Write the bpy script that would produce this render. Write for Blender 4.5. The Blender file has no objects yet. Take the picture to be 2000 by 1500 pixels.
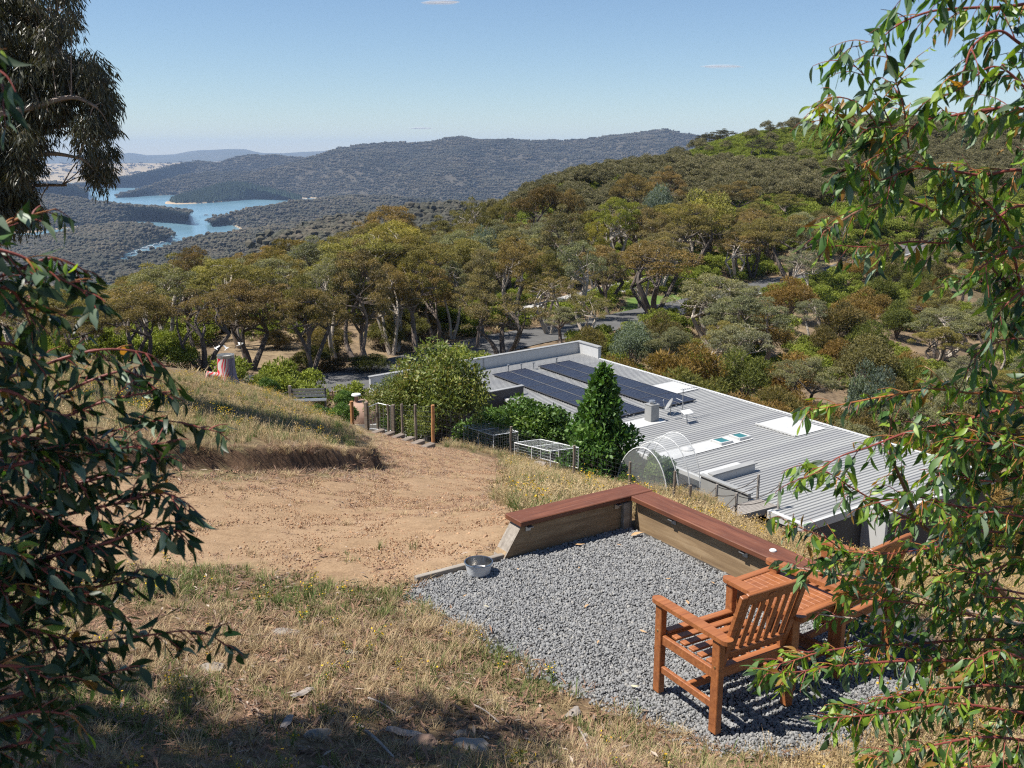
import bpy, bmesh, math, random
import numpy as np
from mathutils import Vector, Matrix

scene = bpy.context.scene
COL = scene.collection
R = math.radians

# ------------------------------------------------------------------ camera, sky, sun, exposure
CAM_H = 3.2
F_PX, HORIZON = 1890.0, 300.0
PITCH = math.atan((750.0 - HORIZON) / F_PX)
cam_data = bpy.data.cameras.new('camera')
cam_data.sensor_fit = 'HORIZONTAL'
cam_data.sensor_width = 36.0
cam_data.lens = 36.0 * F_PX / 2000.0
cam_data.clip_start = 0.1
cam_data.clip_end = 90000.0
cam_data.dof.use_dof = True
cam_data.dof.focus_distance = 9.0
cam_data.dof.aperture_fstop = 7.1
camera = bpy.data.objects.new('camera', cam_data)
COL.objects.link(camera)
camera.location = (0, 0, CAM_H)
camera.rotation_euler = (math.pi / 2 - PITCH, 0, 0)
scene.camera = camera

SUN_EL, SUN_AZ = 60.0, math.degrees(math.atan2(-0.985, -0.17))   # azimuth measured from +Y towards +X
sun_vec = Vector((math.sin(R(SUN_AZ)) * math.cos(R(SUN_EL)), math.cos(R(SUN_AZ)) * math.cos(R(SUN_EL)), math.sin(R(SUN_EL))))
world = bpy.data.worlds.new('World')
scene.world = world
world.use_nodes = True
wn, wl = world.node_tree.nodes, world.node_tree.links
wn.clear()
sky = wn.new('ShaderNodeTexSky')
sky.sky_type = 'NISHITA'
sky.sun_disc = False
sky.sun_elevation = R(SUN_EL)
sky.sun_rotation = R(SUN_AZ)
sky.altitude = 500.0
sky.air_density = 1.0
sky.dust_density = 0.0
sky.ozone_density = 5.0
bg = wn.new('ShaderNodeBackground')
bg.inputs['Strength'].default_value = 0.07
wo = wn.new('ShaderNodeOutputWorld')
wl.new(sky.outputs['Color'], bg.inputs['Color'])
wl.new(bg.outputs[0], wo.inputs['Surface'])
sun_data = bpy.data.lights.new('sun', 'SUN')
sun_data.energy = 5.0
sun_data.angle = R(0.53)
sun_data.color = (1.0, 0.955, 0.88)
sun = bpy.data.objects.new('sun', sun_data)
COL.objects.link(sun)
sun.rotation_euler = sun_vec.to_track_quat('Z', 'Y').to_euler()
sun.location = (0, 0, 60)
scene.view_settings.view_transform = 'Standard'
scene.view_settings.look = 'None'
scene.view_settings.gamma = 1.0
scene.view_settings.use_curve_mapping = False
scene.view_settings.exposure = 0.74
cy = scene.cycles
cy.max_bounces = 5
cy.filter_width = 1.15
cy.diffuse_bounces = 2
cy.glossy_bounces = 2
cy.transmission_bounces = 3
cy.transparent_max_bounces = 8
cy.volume_bounces = 0
cy.use_denoising = False
cy.use_adaptive_sampling = True
cy.adaptive_threshold = 0.01
cy.sample_clamp_indirect = 4.0
cy.volume_step_rate = 4.0

# ------------------------------------------------------------------ camera geometry (photo pixels of the 2000x1500 frame -> rays)
_fw = np.array([0, math.cos(PITCH), -math.sin(PITCH)])
_up = np.array([0, math.sin(PITCH), math.cos(PITCH)])
CAM = np.array([0, 0, CAM_H])
def ray(px, py):
    return _fw + np.array([1, 0, 0]) * (px - 1000) / F_PX + _up * (-(py - 750) / F_PX)
def at_y(px, py, y):
    d = ray(px, py); return CAM + d * (y / d[1])
def at_z(px, py, z):
    d = ray(px, py); return CAM + d * ((z - CAM_H) / d[2])
def top_z(py, y):
    """height of a thing whose top shows at row py at forward distance y"""
    return at_y(1000, py, y)[2]
def x_at(px, y, z):
    depth = y * math.cos(PITCH) - (z - CAM_H) * math.sin(PITCH)
    return (px - 1000) / F_PX * depth
def project(P):
    P = np.asarray(P, float) - CAM
    zc = P @ _fw
    return 1000 + F_PX * P[..., 0] / zc, 750 - F_PX * (P @ _up) / zc, zc

# ------------------------------------------------------------------ numpy value noise
_rs = np.random.RandomState(7)
_tab = _rs.rand(256, 256)
def vnoise(x, y):
    xi = np.floor(x).astype(int); yi = np.floor(y).astype(int)
    fx = x - xi; fy = y - yi
    fx = fx * fx * (3 - 2 * fx); fy = fy * fy * (3 - 2 * fy)
    a = _tab[xi & 255, yi & 255]; b = _tab[(xi + 1) & 255, yi & 255]
    c = _tab[xi & 255, (yi + 1) & 255]; d = _tab[(xi + 1) & 255, (yi + 1) & 255]
    return (a * (1 - fx) + b * fx) * (1 - fy) + (c * (1 - fx) + d * fx) * fy
def fbm(x, y, oct=4):
    s = 0; a = 0.5
    for o in range(oct):
        s = s + a * (vnoise(x + 17.3 * o, y - 9.1 * o) - 0.5); x = x * 2.03; y = y * 2.03; a *= 0.5
    return s
def sstep(a, b, x):
    t = np.clip((x - a) / (b - a), 0, 1); return t * t * (3 - 2 * t)

# ------------------------------------------------------------------ objects
def setp(o, label=None, cat=None, group=None, kind=None):
    if label: o['label'] = label
    if cat: o['category'] = cat
    if group: o['group'] = group
    if kind: o['kind'] = kind
    return o
def thing(name, label, cat, loc=(0, 0, 0), rz=0.0, group=None):
    o = bpy.data.objects.new(name, None); COL.objects.link(o)
    o.empty_display_size = 0.2
    o.location = loc; o.rotation_euler = (0, 0, rz)
    return setp(o, label, cat, group)
def link(name, mesh, parent=None, loc=None, rot=None):
    o = bpy.data.objects.new(name, mesh); COL.objects.link(o)
    if parent is not None: o.parent = parent
    if loc is not None: o.location = loc
    if rot is not None: o.rotation_euler = rot
    return o
def np_mesh(name, verts, faces, mat=None, smooth=False):
    """faces: (n,k) int array with k = 3 or 4"""
    verts = np.asarray(verts, np.float32); faces = np.asarray(faces, np.int32)
    m = bpy.data.meshes.new(name)
    n, k = faces.shape
    m.vertices.add(len(verts)); m.vertices.foreach_set('co', verts.ravel())
    m.loops.add(n * k); m.loops.foreach_set('vertex_index', faces.ravel())
    m.polygons.add(n)
    m.polygons.foreach_set('loop_start', np.arange(n, dtype=np.int32) * k)
    try: m.polygons.foreach_set('loop_total', np.full(n, k, np.int32))
    except Exception: pass
    if mat is not None:
        for q in (mat if isinstance(mat, (list, tuple)) else [mat]): m.materials.append(q)
    m.update(calc_edges=True)
    m.polygons.foreach_set('use_smooth', np.full(n, bool(smooth)))
    return m
def face_attr(m, name, vals):
    a = m.attributes.new(name, 'FLOAT', 'FACE'); a.data.foreach_set('value', np.asarray(vals, np.float32))
def vert_attr(m, name, vals):
    a = m.attributes.new(name, 'FLOAT', 'POINT'); a.data.foreach_set('value', np.asarray(vals, np.float32))

class MB:
    """collects simple shapes into one mesh"""
    def __init__(s): s.v = []; s.f = []
    def add(s, vs, fs):
        b = len(s.v); s.v += [tuple(map(float, q)) for q in vs]; s.f += [tuple(b + i for i in q) for q in fs]; return s
    def box(s, c, size, rot=None, bev=0.0):
        hx, hy, hz = [q / 2 for q in size]
        b = min(bev, hx * .9, hy * .9, hz * .9)
        if b <= 0:
            vs = [(x, y, z) for x in (-hx, hx) for y in (-hy, hy) for z in (-hz, hz)]
            fs = [(0, 1, 3, 2), (4, 6, 7, 5), (0, 4, 5, 1), (2, 3, 7, 6), (0, 2, 6, 4), (1, 5, 7, 3)]
        else:
            bm = bmesh.new(); bmesh.ops.create_cube(bm, size=1.0)
            for q in bm.verts: q.co = (q.co.x * size[0], q.co.y * size[1], q.co.z * size[2])
            bmesh.ops.bevel(bm, geom=bm.edges[:], offset=b, segments=1, profile=0.5, affect='EDGES')
            bm.verts.index_update()
            vs = [tuple(q.co) for q in bm.verts]; fs = [tuple(q.index for q in p.verts) for p in bm.faces]; bm.free()
        M = Matrix.Translation(Vector(c))
        if rot is not None: M = M @ (rot.to_4x4() if hasattr(rot, 'to_4x4') else rot)
        return s.add([M @ Vector(q) for q in vs], fs)
    def tube(s, pts, rad, sides=6, cap=True):
        pts = [Vector(q) for q in pts]; n = len(pts)
        if not hasattr(rad, '__len__'): rad = [rad] * n
        rings = []; ref = None
        for i, p in enumerate(pts):
            t = (pts[min(i + 1, n - 1)] - pts[max(i - 1, 0)])
            t = t.normalized() if t.length > 1e-9 else Vector((0, 0, 1))
            if ref is None: ref = t.orthogonal().normalized()
            ref = (ref - t * ref.dot(t)); ref = ref.normalized() if ref.length > 1e-6 else t.orthogonal().normalized()
            w = t.cross(ref)
            rings.append([p + (ref * math.cos(2 * math.pi * k / sides) + w * math.sin(2 * math.pi * k / sides)) * rad[i] for k in range(sides)])
        fs = []
        for i in range(n - 1):
            for k in range(sides):
                k2 = (k + 1) % sides
                fs.append((i * sides + k, i * sides + k2, (i + 1) * sides + k2, (i + 1) * sides + k))
        if cap:
            fs.append(tuple(reversed(range(sides)))); fs.append(tuple((n - 1) * sides + k for k in range(sides)))
        return s.add([q for r in rings for q in r], fs)
    def lathe(s, prof, sides=24, c=(0, 0, 0), M=None):
        vs = []; fs = []
        for r, z in prof:
            for k in range(sides):
                a = 2 * math.pi * k / sides; p = Vector((r * math.cos(a), r * math.sin(a), z))
                if M is not None: p = M @ p
                vs.append(p + Vector(c))
        for i in range(len(prof) - 1):
            for k in range(sides):
                k2 = (k + 1) % sides
                fs.append((i * sides + k, i * sides + k2, (i + 1) * sides + k2, (i + 1) * sides + k))
        return s.add(vs, fs)
    def prism(s, poly, z0, z1):
        """convex-ish polygon in xy extruded from z0 to z1"""
        n = len(poly)
        vs = [(x, y, z0) for x, y in poly] + [(x, y, z1) for x, y in poly]
        fs = [tuple(reversed(range(n))), tuple(range(n, 2 * n))] + [(i, (i + 1) % n, n + (i + 1) % n, n + i) for i in range(n)]
        return s.add(vs, fs)
    def mesh(s, name, mat, smooth=False):
        m = bpy.data.meshes.new(name); m.from_pydata(s.v, [], s.f)
        if mat is not None: m.materials.append(mat)
        m.update()
        if smooth:
            m.polygons.foreach_set('use_smooth', np.full(len(m.polygons), True))
            try: m.set_sharp_from_angle(angle=R(40))
            except Exception: pass
        return m
    def build(s, name, mat, parent=None, smooth=False, loc=None, rot=None):
        return link(name, s.mesh(name, mat, smooth), parent, loc, rot)

# ------------------------------------------------------------------ materials
def new_mat(name):
    m = bpy.data.materials.new(name); m.use_nodes = True
    nt = m.node_tree; nt.nodes.clear()
    out = nt.nodes.new('ShaderNodeOutputMaterial')
    return m, nt, out
def N(nt, t, **kw):
    n = nt.nodes.new(t)
    for k, v in kw.items():
        if k in n.inputs: n.inputs[k].default_value = v
        else: setattr(n, k, v)
    return n
def c4(c): return (c[0], c[1], c[2], 1.0)
def ramp(nt, fac, stops):
    r = nt.nodes.new('ShaderNodeValToRGB'); e = r.color_ramp.elements
    while len(e) < len(stops): e.new(0.5)
    for q, (p, c) in zip(e, stops): q.position = p; q.color = c4(c)
    nt.links.new(fac, r.inputs[0]); return r.outputs[0]
def noise(nt, vec, scale, detail=4, rough=0.55, dist=0.0):
    n = N(nt, 'ShaderNodeTexNoise'); n.inputs['Scale'].default_value = scale; n.inputs['Detail'].default_value = detail
    n.inputs['Roughness'].default_value = rough; n.inputs['Distortion'].default_value = dist
    if vec is not None: nt.links.new(vec, n.inputs['Vector'])
    return n.outputs['Fac']
def mixc(nt, fac, a, b, mode='MIX'):
    n = nt.nodes.new('ShaderNodeMix'); n.data_type = 'RGBA'; n.blend_type = mode
    def s(sock, v):
        if hasattr(v, 'is_linked') or hasattr(v, 'links'): nt.links.new(v, sock)
        elif hasattr(v, '__len__'): sock.default_value = c4(v)
        else: sock.default_value = v
    s(n.inputs[0], fac); s(n.inputs[6], a); s(n.inputs[7], b)
    return n.outputs[2]
def math_n(nt, op, a, b=0.0, clamp=False):
    n = nt.nodes.new('ShaderNodeMath'); n.operation = op; n.use_clamp = clamp
    for i, v in enumerate((a, b)):
        if hasattr(v, 'links'): nt.links.new(v, n.inputs[i])
        else: n.inputs[i].default_value = v
    return n.outputs[0]
def coords(nt, kind='Object', scale=(1, 1, 1)):
    t = nt.nodes.new('ShaderNodeTexCoord')
    mp = nt.nodes.new('ShaderNodeMapping'); mp.inputs['Scale'].default_value = scale
    nt.links.new(t.outputs[kind], mp.inputs['Vector']); return mp.outputs['Vector']
def bump(nt, h, strength, dist):
    b = N(nt, 'ShaderNodeBump'); b.inputs['Strength'].default_value = strength; b.inputs['Distance'].default_value = dist
    nt.links.new(h, b.inputs['Height']); return b.outputs['Normal']
def pmat(name, c1, c2=None, scale=6.0, rough=0.7, bmp=0.0, metallic=0.0, stretch=(1, 1, 1), spec=0.4, coat=0.0, kind='Object', contrast=0.25, bscale=None, detail=5):
    m, nt, out = new_mat(name)
    p = N(nt, 'ShaderNodeBsdfPrincipled')
    p.inputs['Roughness'].default_value = rough; p.inputs['Metallic'].default_value = metallic
    p.inputs['Specular IOR Level'].default_value = spec; p.inputs['Coat Weight'].default_value = coat
    v = coords(nt, kind, stretch)
    if c2 is None: c2 = tuple(q * 0.75 for q in c1)
    f = noise(nt, v, scale, detail)
    col = ramp(nt, f, [(0.5 - contrast, c2), (0.5 + contrast, c1)])
    nt.links.new(col, p.inputs['Base Color'])
    rr = N(nt, 'ShaderNodeMapRange'); rr.inputs['To Min'].default_value = max(0.02, rough - 0.12); rr.inputs['To Max'].default_value = min(1, rough + 0.12)
    nt.links.new(f, rr.inputs['Value']); nt.links.new(rr.outputs[0], p.inputs['Roughness'])
    if bmp > 0:
        h = noise(nt, v, bscale or scale * 3, 5)
        nt.links.new(bump(nt, h, min(1, bmp), 0.01), p.inputs['Normal'])
    nt.links.new(p.outputs[0], out.inputs['Surface'])
    return m
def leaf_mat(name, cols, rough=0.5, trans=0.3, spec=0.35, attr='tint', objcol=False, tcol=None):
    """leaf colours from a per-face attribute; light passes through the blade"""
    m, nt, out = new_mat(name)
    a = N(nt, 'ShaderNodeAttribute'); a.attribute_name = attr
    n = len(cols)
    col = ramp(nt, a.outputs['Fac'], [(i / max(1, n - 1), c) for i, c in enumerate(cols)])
    oi = N(nt, 'ShaderNodeObjectInfo')
    if objcol:
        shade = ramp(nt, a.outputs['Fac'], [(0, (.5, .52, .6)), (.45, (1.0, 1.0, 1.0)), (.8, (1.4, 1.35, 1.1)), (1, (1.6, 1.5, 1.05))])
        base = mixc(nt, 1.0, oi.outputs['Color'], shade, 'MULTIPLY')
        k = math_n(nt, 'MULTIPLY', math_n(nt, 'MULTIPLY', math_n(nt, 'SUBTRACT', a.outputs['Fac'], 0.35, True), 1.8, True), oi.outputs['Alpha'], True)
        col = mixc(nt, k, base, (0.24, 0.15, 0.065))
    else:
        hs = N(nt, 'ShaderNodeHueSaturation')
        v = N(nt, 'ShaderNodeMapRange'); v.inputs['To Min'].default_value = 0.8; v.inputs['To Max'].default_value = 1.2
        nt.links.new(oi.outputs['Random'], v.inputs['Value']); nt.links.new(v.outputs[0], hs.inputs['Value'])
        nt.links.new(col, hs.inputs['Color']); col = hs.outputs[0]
    p = N(nt, 'ShaderNodeBsdfPrincipled'); p.inputs['Roughness'].default_value = rough; p.inputs['Specular IOR Level'].default_value = spec
    nt.links.new(col, p.inputs['Base Color'])
    t = N(nt, 'ShaderNodeBsdfTranslucent')
    tc = mixc(nt, 1.0, col, tcol or (1.25, 1.3, .55), 'MULTIPLY'); nt.links.new(tc, t.inputs['Color'])
    mx = N(nt, 'ShaderNodeMixShader'); mx.inputs[0].default_value = trans
    nt.links.new(p.outputs[0], mx.inputs[1]); nt.links.new(t.outputs[0], mx.inputs[2]); nt.links.new(mx.outputs[0], out.inputs['Surface'])
    return m
def random_mat(name, cols, rough=0.85, scale=0.0, bmp=0.0, spec=0.3, patch=0.0):
    """each instance draws its own colour"""
    m, nt, out = new_mat(name)
    oi = N(nt, 'ShaderNodeObjectInfo')
    n = len(cols)
    col = ramp(nt, oi.outputs['Random'], [(i / max(1, n - 1), c) for i, c in enumerate(cols)])
    p = N(nt, 'ShaderNodeBsdfPrincipled'); p.inputs['Roughness'].default_value = rough; p.inputs['Specular IOR Level'].default_value = spec
    if patch:
        pn = noise(nt, oi.outputs['Location'], patch, 5, .65)
        col = mixc(nt, 1.0, col, ramp(nt, pn, [(.32, (.55, .6, .6)), (.5, (1, 1, 1)), (.68, (1.45, 1.3, 1.15))]), 'MULTIPLY')
    if scale:
        f = noise(nt, coords(nt, 'Object'), scale, 4)
        col = mixc(nt, 1.0, col, ramp(nt, f, [(.3, (.7, .7, .7)), (.7, (1.25, 1.25, 1.25))]), 'MULTIPLY')
        if bmp: nt.links.new(bump(nt, f, bmp, 0.01), p.inputs['Normal'])
    nt.links.new(col, p.inputs['Base Color'])
    nt.links.new(p.outputs[0], out.inputs['Surface']); return m

# ------------------------------------------------------------------ scatter (only for what nobody could count)
def scatter(name, protos, pts, rot, scl, pid, label, cat, extra=None):
    c = bpy.data.collections.new(name + '_source')
    for i, (mesh) in enumerate(protos):
        o = bpy.data.objects.new('%s_source_%02d' % (name, i), mesh); c.objects.link(o)
    m = bpy.data.meshes.new(name)
    m.vertices.add(len(pts)); m.vertices.foreach_set('co', np.asarray(pts, np.float32).ravel())
    a = m.attributes.new('rot', 'FLOAT_VECTOR', 'POINT'); a.data.foreach_set('vector', np.asarray(rot, np.float32).ravel())
    scl = np.asarray(scl, np.float32)
    if scl.ndim == 1: scl = np.repeat(scl[:, None], 3, 1)
    a = m.attributes.new('scl', 'FLOAT_VECTOR', 'POINT'); a.data.foreach_set('vector', scl.ravel())
    a = m.attributes.new('pid', 'INT', 'POINT'); a.data.foreach_set('value', np.asarray(pid, np.int32))
    o = link(name, m)
    ng = bpy.data.node_groups.new(name + '_nodes', 'GeometryNodeTree')
    ng.interface.new_socket('Geometry', in_out='INPUT', socket_type='NodeSocketGeometry')
    ng.interface.new_socket('Geometry', in_out='OUTPUT', socket_type='NodeSocketGeometry')
    gi = ng.nodes.new('NodeGroupInput'); go = ng.nodes.new('NodeGroupOutput')
    ip = ng.nodes.new('GeometryNodeInstanceOnPoints'); ci = ng.nodes.new('GeometryNodeCollectionInfo')
    ci.inputs['Collection'].default_value = c; ci.inputs['Separate Children'].default_value = True; ci.inputs['Reset Children'].default_value = True
    ip.inputs['Pick Instance'].default_value = True
    def attr(nm, ty):
        n = ng.nodes.new('GeometryNodeInputNamedAttribute'); n.data_type = ty; n.inputs['Name'].default_value = nm; return n.outputs[0]
    er = ng.nodes.new('FunctionNodeEulerToRotation')
    ng.links.new(attr('rot', 'FLOAT_VECTOR'), er.inputs[0])
    ng.links.new(gi.outputs[0], ip.inputs['Points']); ng.links.new(ci.outputs[0], ip.inputs['Instance'])
    ng.links.new(attr('pid', 'INT'), ip.inputs['Instance Index']); ng.links.new(er.outputs[0], ip.inputs['Rotation'])
    ng.links.new(attr('scl', 'FLOAT_VECTOR'), ip.inputs['Scale']); ng.links.new(ip.outputs[0], go.inputs[0])
    md = o.modifiers.new('scatter', 'NODES'); md.node_group = ng
    return setp(o, label, cat, kind='stuff')
def poly_mask(poly, x, y):
    poly = np.asarray(poly); inside = np.zeros(np.shape(x), bool); j = len(poly) - 1
    for i in range(len(poly)):
        xi, yi = poly[i][0], poly[i][1]; xj, yj = poly[j][0], poly[j][1]
        c = ((yi > y) != (yj > y)) & (x < (xj - xi) * (y - yi) / ((yj - yi) if abs(yj - yi) > 1e-9 else 1e-9) + xi)
        inside ^= c; j = i
    return inside
def poly_dist(line, x, y, closed=False):
    line = np.asarray(line, float)[:, :2]; best = np.full(np.shape(x), 1e9)
    n = len(line)
    for i in range(n if closed else n - 1):
        a = line[i]; b = line[(i + 1) % n]; d = b - a; L2 = max(1e-9, d @ d)
        t = np.clip(((x - a[0]) * d[0] + (y - a[1]) * d[1]) / L2, 0, 1)
        best = np.minimum(best, np.hypot(x - a[0] - t * d[0], y - a[1] - t * d[1]))
    return best
# ------------------------------------------------------------------ the near hillside: control points -> smooth height function
H_A = R(31.7)
HU = np.array([math.sin(H_A), -math.cos(H_A)]); HV = np.array([math.cos(H_A), math.sin(H_A)])     # house axes in plan
H_P0 = at_z(1009, 785, -8.0)                                                                      # a point on the near eave
def house_xy(u, v): return H_P0[:2] + HU * u + HV * v
WA = np.array([0.838, 0.545]); WB = np.array([0.545, -0.838])     # directions of the two low timber walls
WC = np.array([1.05, 8.02])                                       # inner corner of the walls
def wall_xy(a, b): return WC + WA * a + WB * b                    # a along wall A, b along wall B

ctrl = []
def cp(x, y, z): ctrl.append((x, y, z))
def cpx(px, py, y): ctrl.append(tuple(at_y(px, py, y)))
def cpz(px, py, z): ctrl.append(tuple(at_z(px, py, z)))
for q in ((0, 0, 1.55), (-4, 0, 1.8), (4, 0, 1.05), (-10, 0, 2.2), (10, 0, -0.6), (0, -6, 3.0), (-9, -6, 3.6), (9, -6, 1.6),
          (0, 2.4, .95), (-2.5, 2.6, 1.0), (2.6, 3.0, .42), (-6, 3, 1.1), (6, 4, -.7)): cp(*q)
for q in ((600, 1500, .36), (300, 1300, .25), (0, 1420, .6), (1000, 1490, .28), (1300, 1490, .12), (1600, 1500, .1), (150, 1150, .12), (420, 1140, .06)): cpz(*q)
for q in ((-.7, 6.9), (1.05, 8.0), (0.2, 7.3), (2.2, 6.3), (1.2, 6.4), (0, 5.6), (.6, 4.8), (1.6, 4.7), (2.6, 5.4), (1, 5.5), (2.9, 4.6)): cp(q[0], q[1], 0.0)
for q in ((860, 1120, 0), (600, 1150, .02), (700, 1080, -.12), (980, 1060, -.06)): cpz(*q)
for q in ((700, 1000, 10.6), (450, 960, 11.0), (250, 1000, 9.6), (900, 960, 13.2), (960, 930, 16.0), (880, 900, 19.0), (800, 872, 23.4), (760, 858, 26.0), (600, 940, 12.4),
          (846, 866, 28), (720, 842, 30), (998, 892, 29), (1122, 937, 27.2), (1232, 962, 26.6), (1320, 980, 26.6), (1030, 930, 18), (1150, 985, 10.4), (1100, 945, 16.5),
          (1400, 1032, 9.2), (1420, 1036, 15), (1440, 1031, 22), (1448, 1026, 28.6), (1560, 1068, 22), (1640, 1090, 19), (1560, 1075, 11), (1700, 1110, 11), (1850, 1160, 9.5), (1950, 1260, 7.0), (1950, 1150, 12), (1880, 1118, 22), (1990, 1100, 22)): cpx(*q)
# the grass mound on the left, its top and far rim
for q in ((400, 905, 12.6), (150, 880, 12.2), (600, 910, 14.5), (700, 915, 16.4), (400, 830, 17), (200, 800, 17), (550, 850, 20), (400, 770, 26), (200, 740, 27), (640, 850, 24), (60, 720, 30), (440, 752, 32), (300, 742, 33), (150, 700, 36), (20, 690, 37), (560, 800, 29)): cpx(*q)
# below the mound: garden, road, house platform
for q in ((600, 790, 42), (680, 830, 37), (560, 775, 52), (680, 745, 57), (440, 745, 50), (250, 720, 52), (900, 690, 68), (1150, 640, 83), (1290, 608, 95), (1570, 542, 125), (1150, 572, 108), (1500, 505, 142), (760, 625, 74), (700, 680, 66), (1050, 600, 98), (1260, 592, 101)): cpx(*q)
for u, v, z in ((-6, -4, -10.9), (-6, 8, -11.2), (0, 0, -11), (5, 0, -11), (10, -0.5, -11), (0, 9, -11.8), (10, 9, -12.4), (18, 9, -13), (18, 0, -12), (14, -1.2, -9.6), (4, 14, -13.5), (12, 15, -14.5), (20, 16, -16)):
    p = house_xy(u, v); cp(p[0], p[1], z)
# the bench of trees, the gully and the slopes beyond
for q in ((-40, 45, -8), (-60, 60, -12), (-35, 80, -12.5), (-20, 100, -12.5), (-70, 110, -22), (-30, 130, -16), (-12, 125, -12.5), (5, 125, -11.5), (20, 125, -11.3), (-10, 170, -20), (-60, 200, -55), (-150, 200, -85),
          (10, 165, -14), (30, 150, -10), (45, 150, -9.5), (-140, 110, -50), (-250, 350, -160), (-60, 400, -150), (0, 330, -60), (40, 60, -17), (60, 60, -19), (30, 75, -16.5), (50, 85, -18), (75, 95, -19), (45, 110, -15), (70, 130, -15), (110, 90, -20),
          (0, 270, -32), (130, 430, -4), (250, 450, -2), (60, 430, -30), (20, 420, -70), (25, 330, -28)): cp(*q)
for q in ((1380, 302, 335), (1440, 287, 340), (1500, 273, 340), (1560, 265, 340), (1640, 258, 340), (1750, 255, 340), (1850, 254, 340), (2000, 258, 340), (2250, 262, 340), (1310, 326, 300), (1210, 358, 270), (1120, 385, 235), (1030, 404, 205),
          (1350, 338, 262), (1450, 328, 260), (1600, 320, 260), (1800, 318, 260), (2100, 322, 260), (1150, 398, 196), (1260, 386, 198), (1400, 376, 200), (1600, 374, 200), (1800, 376, 200), (2100, 388, 200)): cpx(*q)
CT = np.array(ctrl); CX = CT[:, :2]
def _phi(d, r): return np.sqrt(d * d + r * r)
CR = 0.4 + 0.10 * np.hypot(CX[:, 0], CX[:, 1])          # softer far away
_n = len(CT)
_D = np.hypot(CX[:, None, 0] - CX[None, :, 0], CX[:, None, 1] - CX[None, :, 1])
_A = np.zeros((_n + 3, _n + 3)); _A[:_n, :_n] = _phi(_D, CR[None, :]); _A[:_n, _n] = 1; _A[:_n, _n + 1:] = CX
_A[_n, :_n] = 1; _A[_n + 1:, :_n] = CX.T
_A[:_n, :_n] += np.eye(_n) * -0.02
_w = np.linalg.solve(_A, np.concatenate([CT[:, 2], [0, 0, 0]]))
# gravel bed outline and mound cut edge, in plan
PAD = [tuple(wall_xy(-2.08, 0)), tuple(wall_xy(0, 0)), tuple(wall_xy(0, 2.12))] + [tuple(at_z(a, b, 0.0)[:2]) for a, b in
      ((1700, 1150), (1790, 1200), (1840, 1270), (1830, 1340), (1760, 1400), (1660, 1455), (1540, 1480), (1400, 1458), (1290, 1420), (1180, 1372), (1090, 1335), (1010, 1285), (920, 1228), (840, 1188), (792, 1166))]
CUT = [tuple(at_y(a, b, y)[:2]) for a, b, y in ((-500, 850, 11.5), (0, 900, 11.0), (200, 915, 11.4), (400, 925, 12.2), (560, 930, 13.2), (660, 930, 14.6), (738, 915, 16.4), (735, 890, 18.4), (690, 862, 21.5), (640, 845, 26))]
_cutpoly = CUT + [(-8, 34), (-40, 40), (-40, 11)]
def zt(x, y, fine=True):
    x = np.asarray(x, float); y = np.asarray(y, float); sh = x.shape
    xf = x.ravel(); yf = y.ravel(); z = np.empty(xf.shape)
    for s in range(0, len(xf), 40000):
        a = xf[s:s + 40000]; b = yf[s:s + 40000]
        d = np.hypot(a[:, None] - CX[None, :, 0], b[:, None] - CX[None, :, 1])
        z[s:s + 40000] = _phi(d, CR[None, :]) @ _w[:_n] + _w[_n] + _w[_n + 1] * a + _w[_n + 2] * b
    x = xf; y = yf
    # flat gravel bed
    ins = poly_mask(PAD, x, y); dp = poly_dist(PAD, x, y, True); sd = np.where(ins, -dp, dp)
    kp = 1 - sstep(-0.05, 0.55, sd); z = z * (1 - kp) + 0.0 * kp
    # grass mound stands proud of the dirt with a cut face
    m = poly_mask(_cutpoly, x, y); dc = poly_dist(CUT, x, y); sdc = np.where(m, dc, -dc)
    sdc = sdc + 0.55 * fbm(x * 1.1, y * 1.1, 4)
    face = sstep(-0.13, 0.13, sdc); away = 1 - sstep(1.5, 7.0, sdc)
    z = z + (0.36 + .24 * fbm(x * .8, y * .8, 3)) * face * (0.35 + 0.65 * away) * sstep(45, 20, y)
    if fine:
        r = np.hypot(x, y)
        z = z + 0.05 * fbm(x * 0.9, y * 0.9, 3) * (1 - kp) + fbm(x * .12, y * .12, 3) * 1.2 * sstep(40, 90, r) * (1 if not CARVE else 1)
    for line, zl, half in CARVE:
        rg = np.hypot(x, y); sel = np.where((rg > 40) & (rg < 190))[0]
        if len(sel) == 0: continue
        dx = x[sel][:, None] - line[None, :, 0]; dy = y[sel][:, None] - line[None, :, 1]; d2 = dx * dx + dy * dy
        k = np.argmin(d2, 1); d = np.sqrt(d2[np.arange(len(sel)), k])
        w = 1 - sstep(half, half + 4.0, d); z[sel] = z[sel] * (1 - w) + zl[k] * w
    return z.reshape(sh)
CARVE = []
def gz(x, y): return float(zt(np.array([x]), np.array([y]))[0])
def ground_hit(px, py, ymax=420.0):
    d = ray(px, py); ys = np.geomspace(1.5, ymax, 900); P = CAM[None] + d[None] * (ys / d[1])[:, None]
    g = zt(P[:, 0], P[:, 1]); k = np.argmax(P[:, 2] < g)
    return P[k] if (P[:, 2] < g).any() else P[-1]
DIRT_PX = [(380, 1110), (120, 1110), (60, 1000), (120, 940), (380, 932), (560, 934), (660, 936), (745, 905), (735, 880), (700, 862), (740, 846), (830, 870), (900, 880), (985, 900), (1010, 940), (985, 975), (1010, 1000), (1060, 1010), (1000, 1075), (900, 1110), (800, 1155), (740, 1165), (640, 1140), (520, 1125)]
DIRT = [tuple(ground_hit(a, b)[:2]) for a, b in DIRT_PX]
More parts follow.
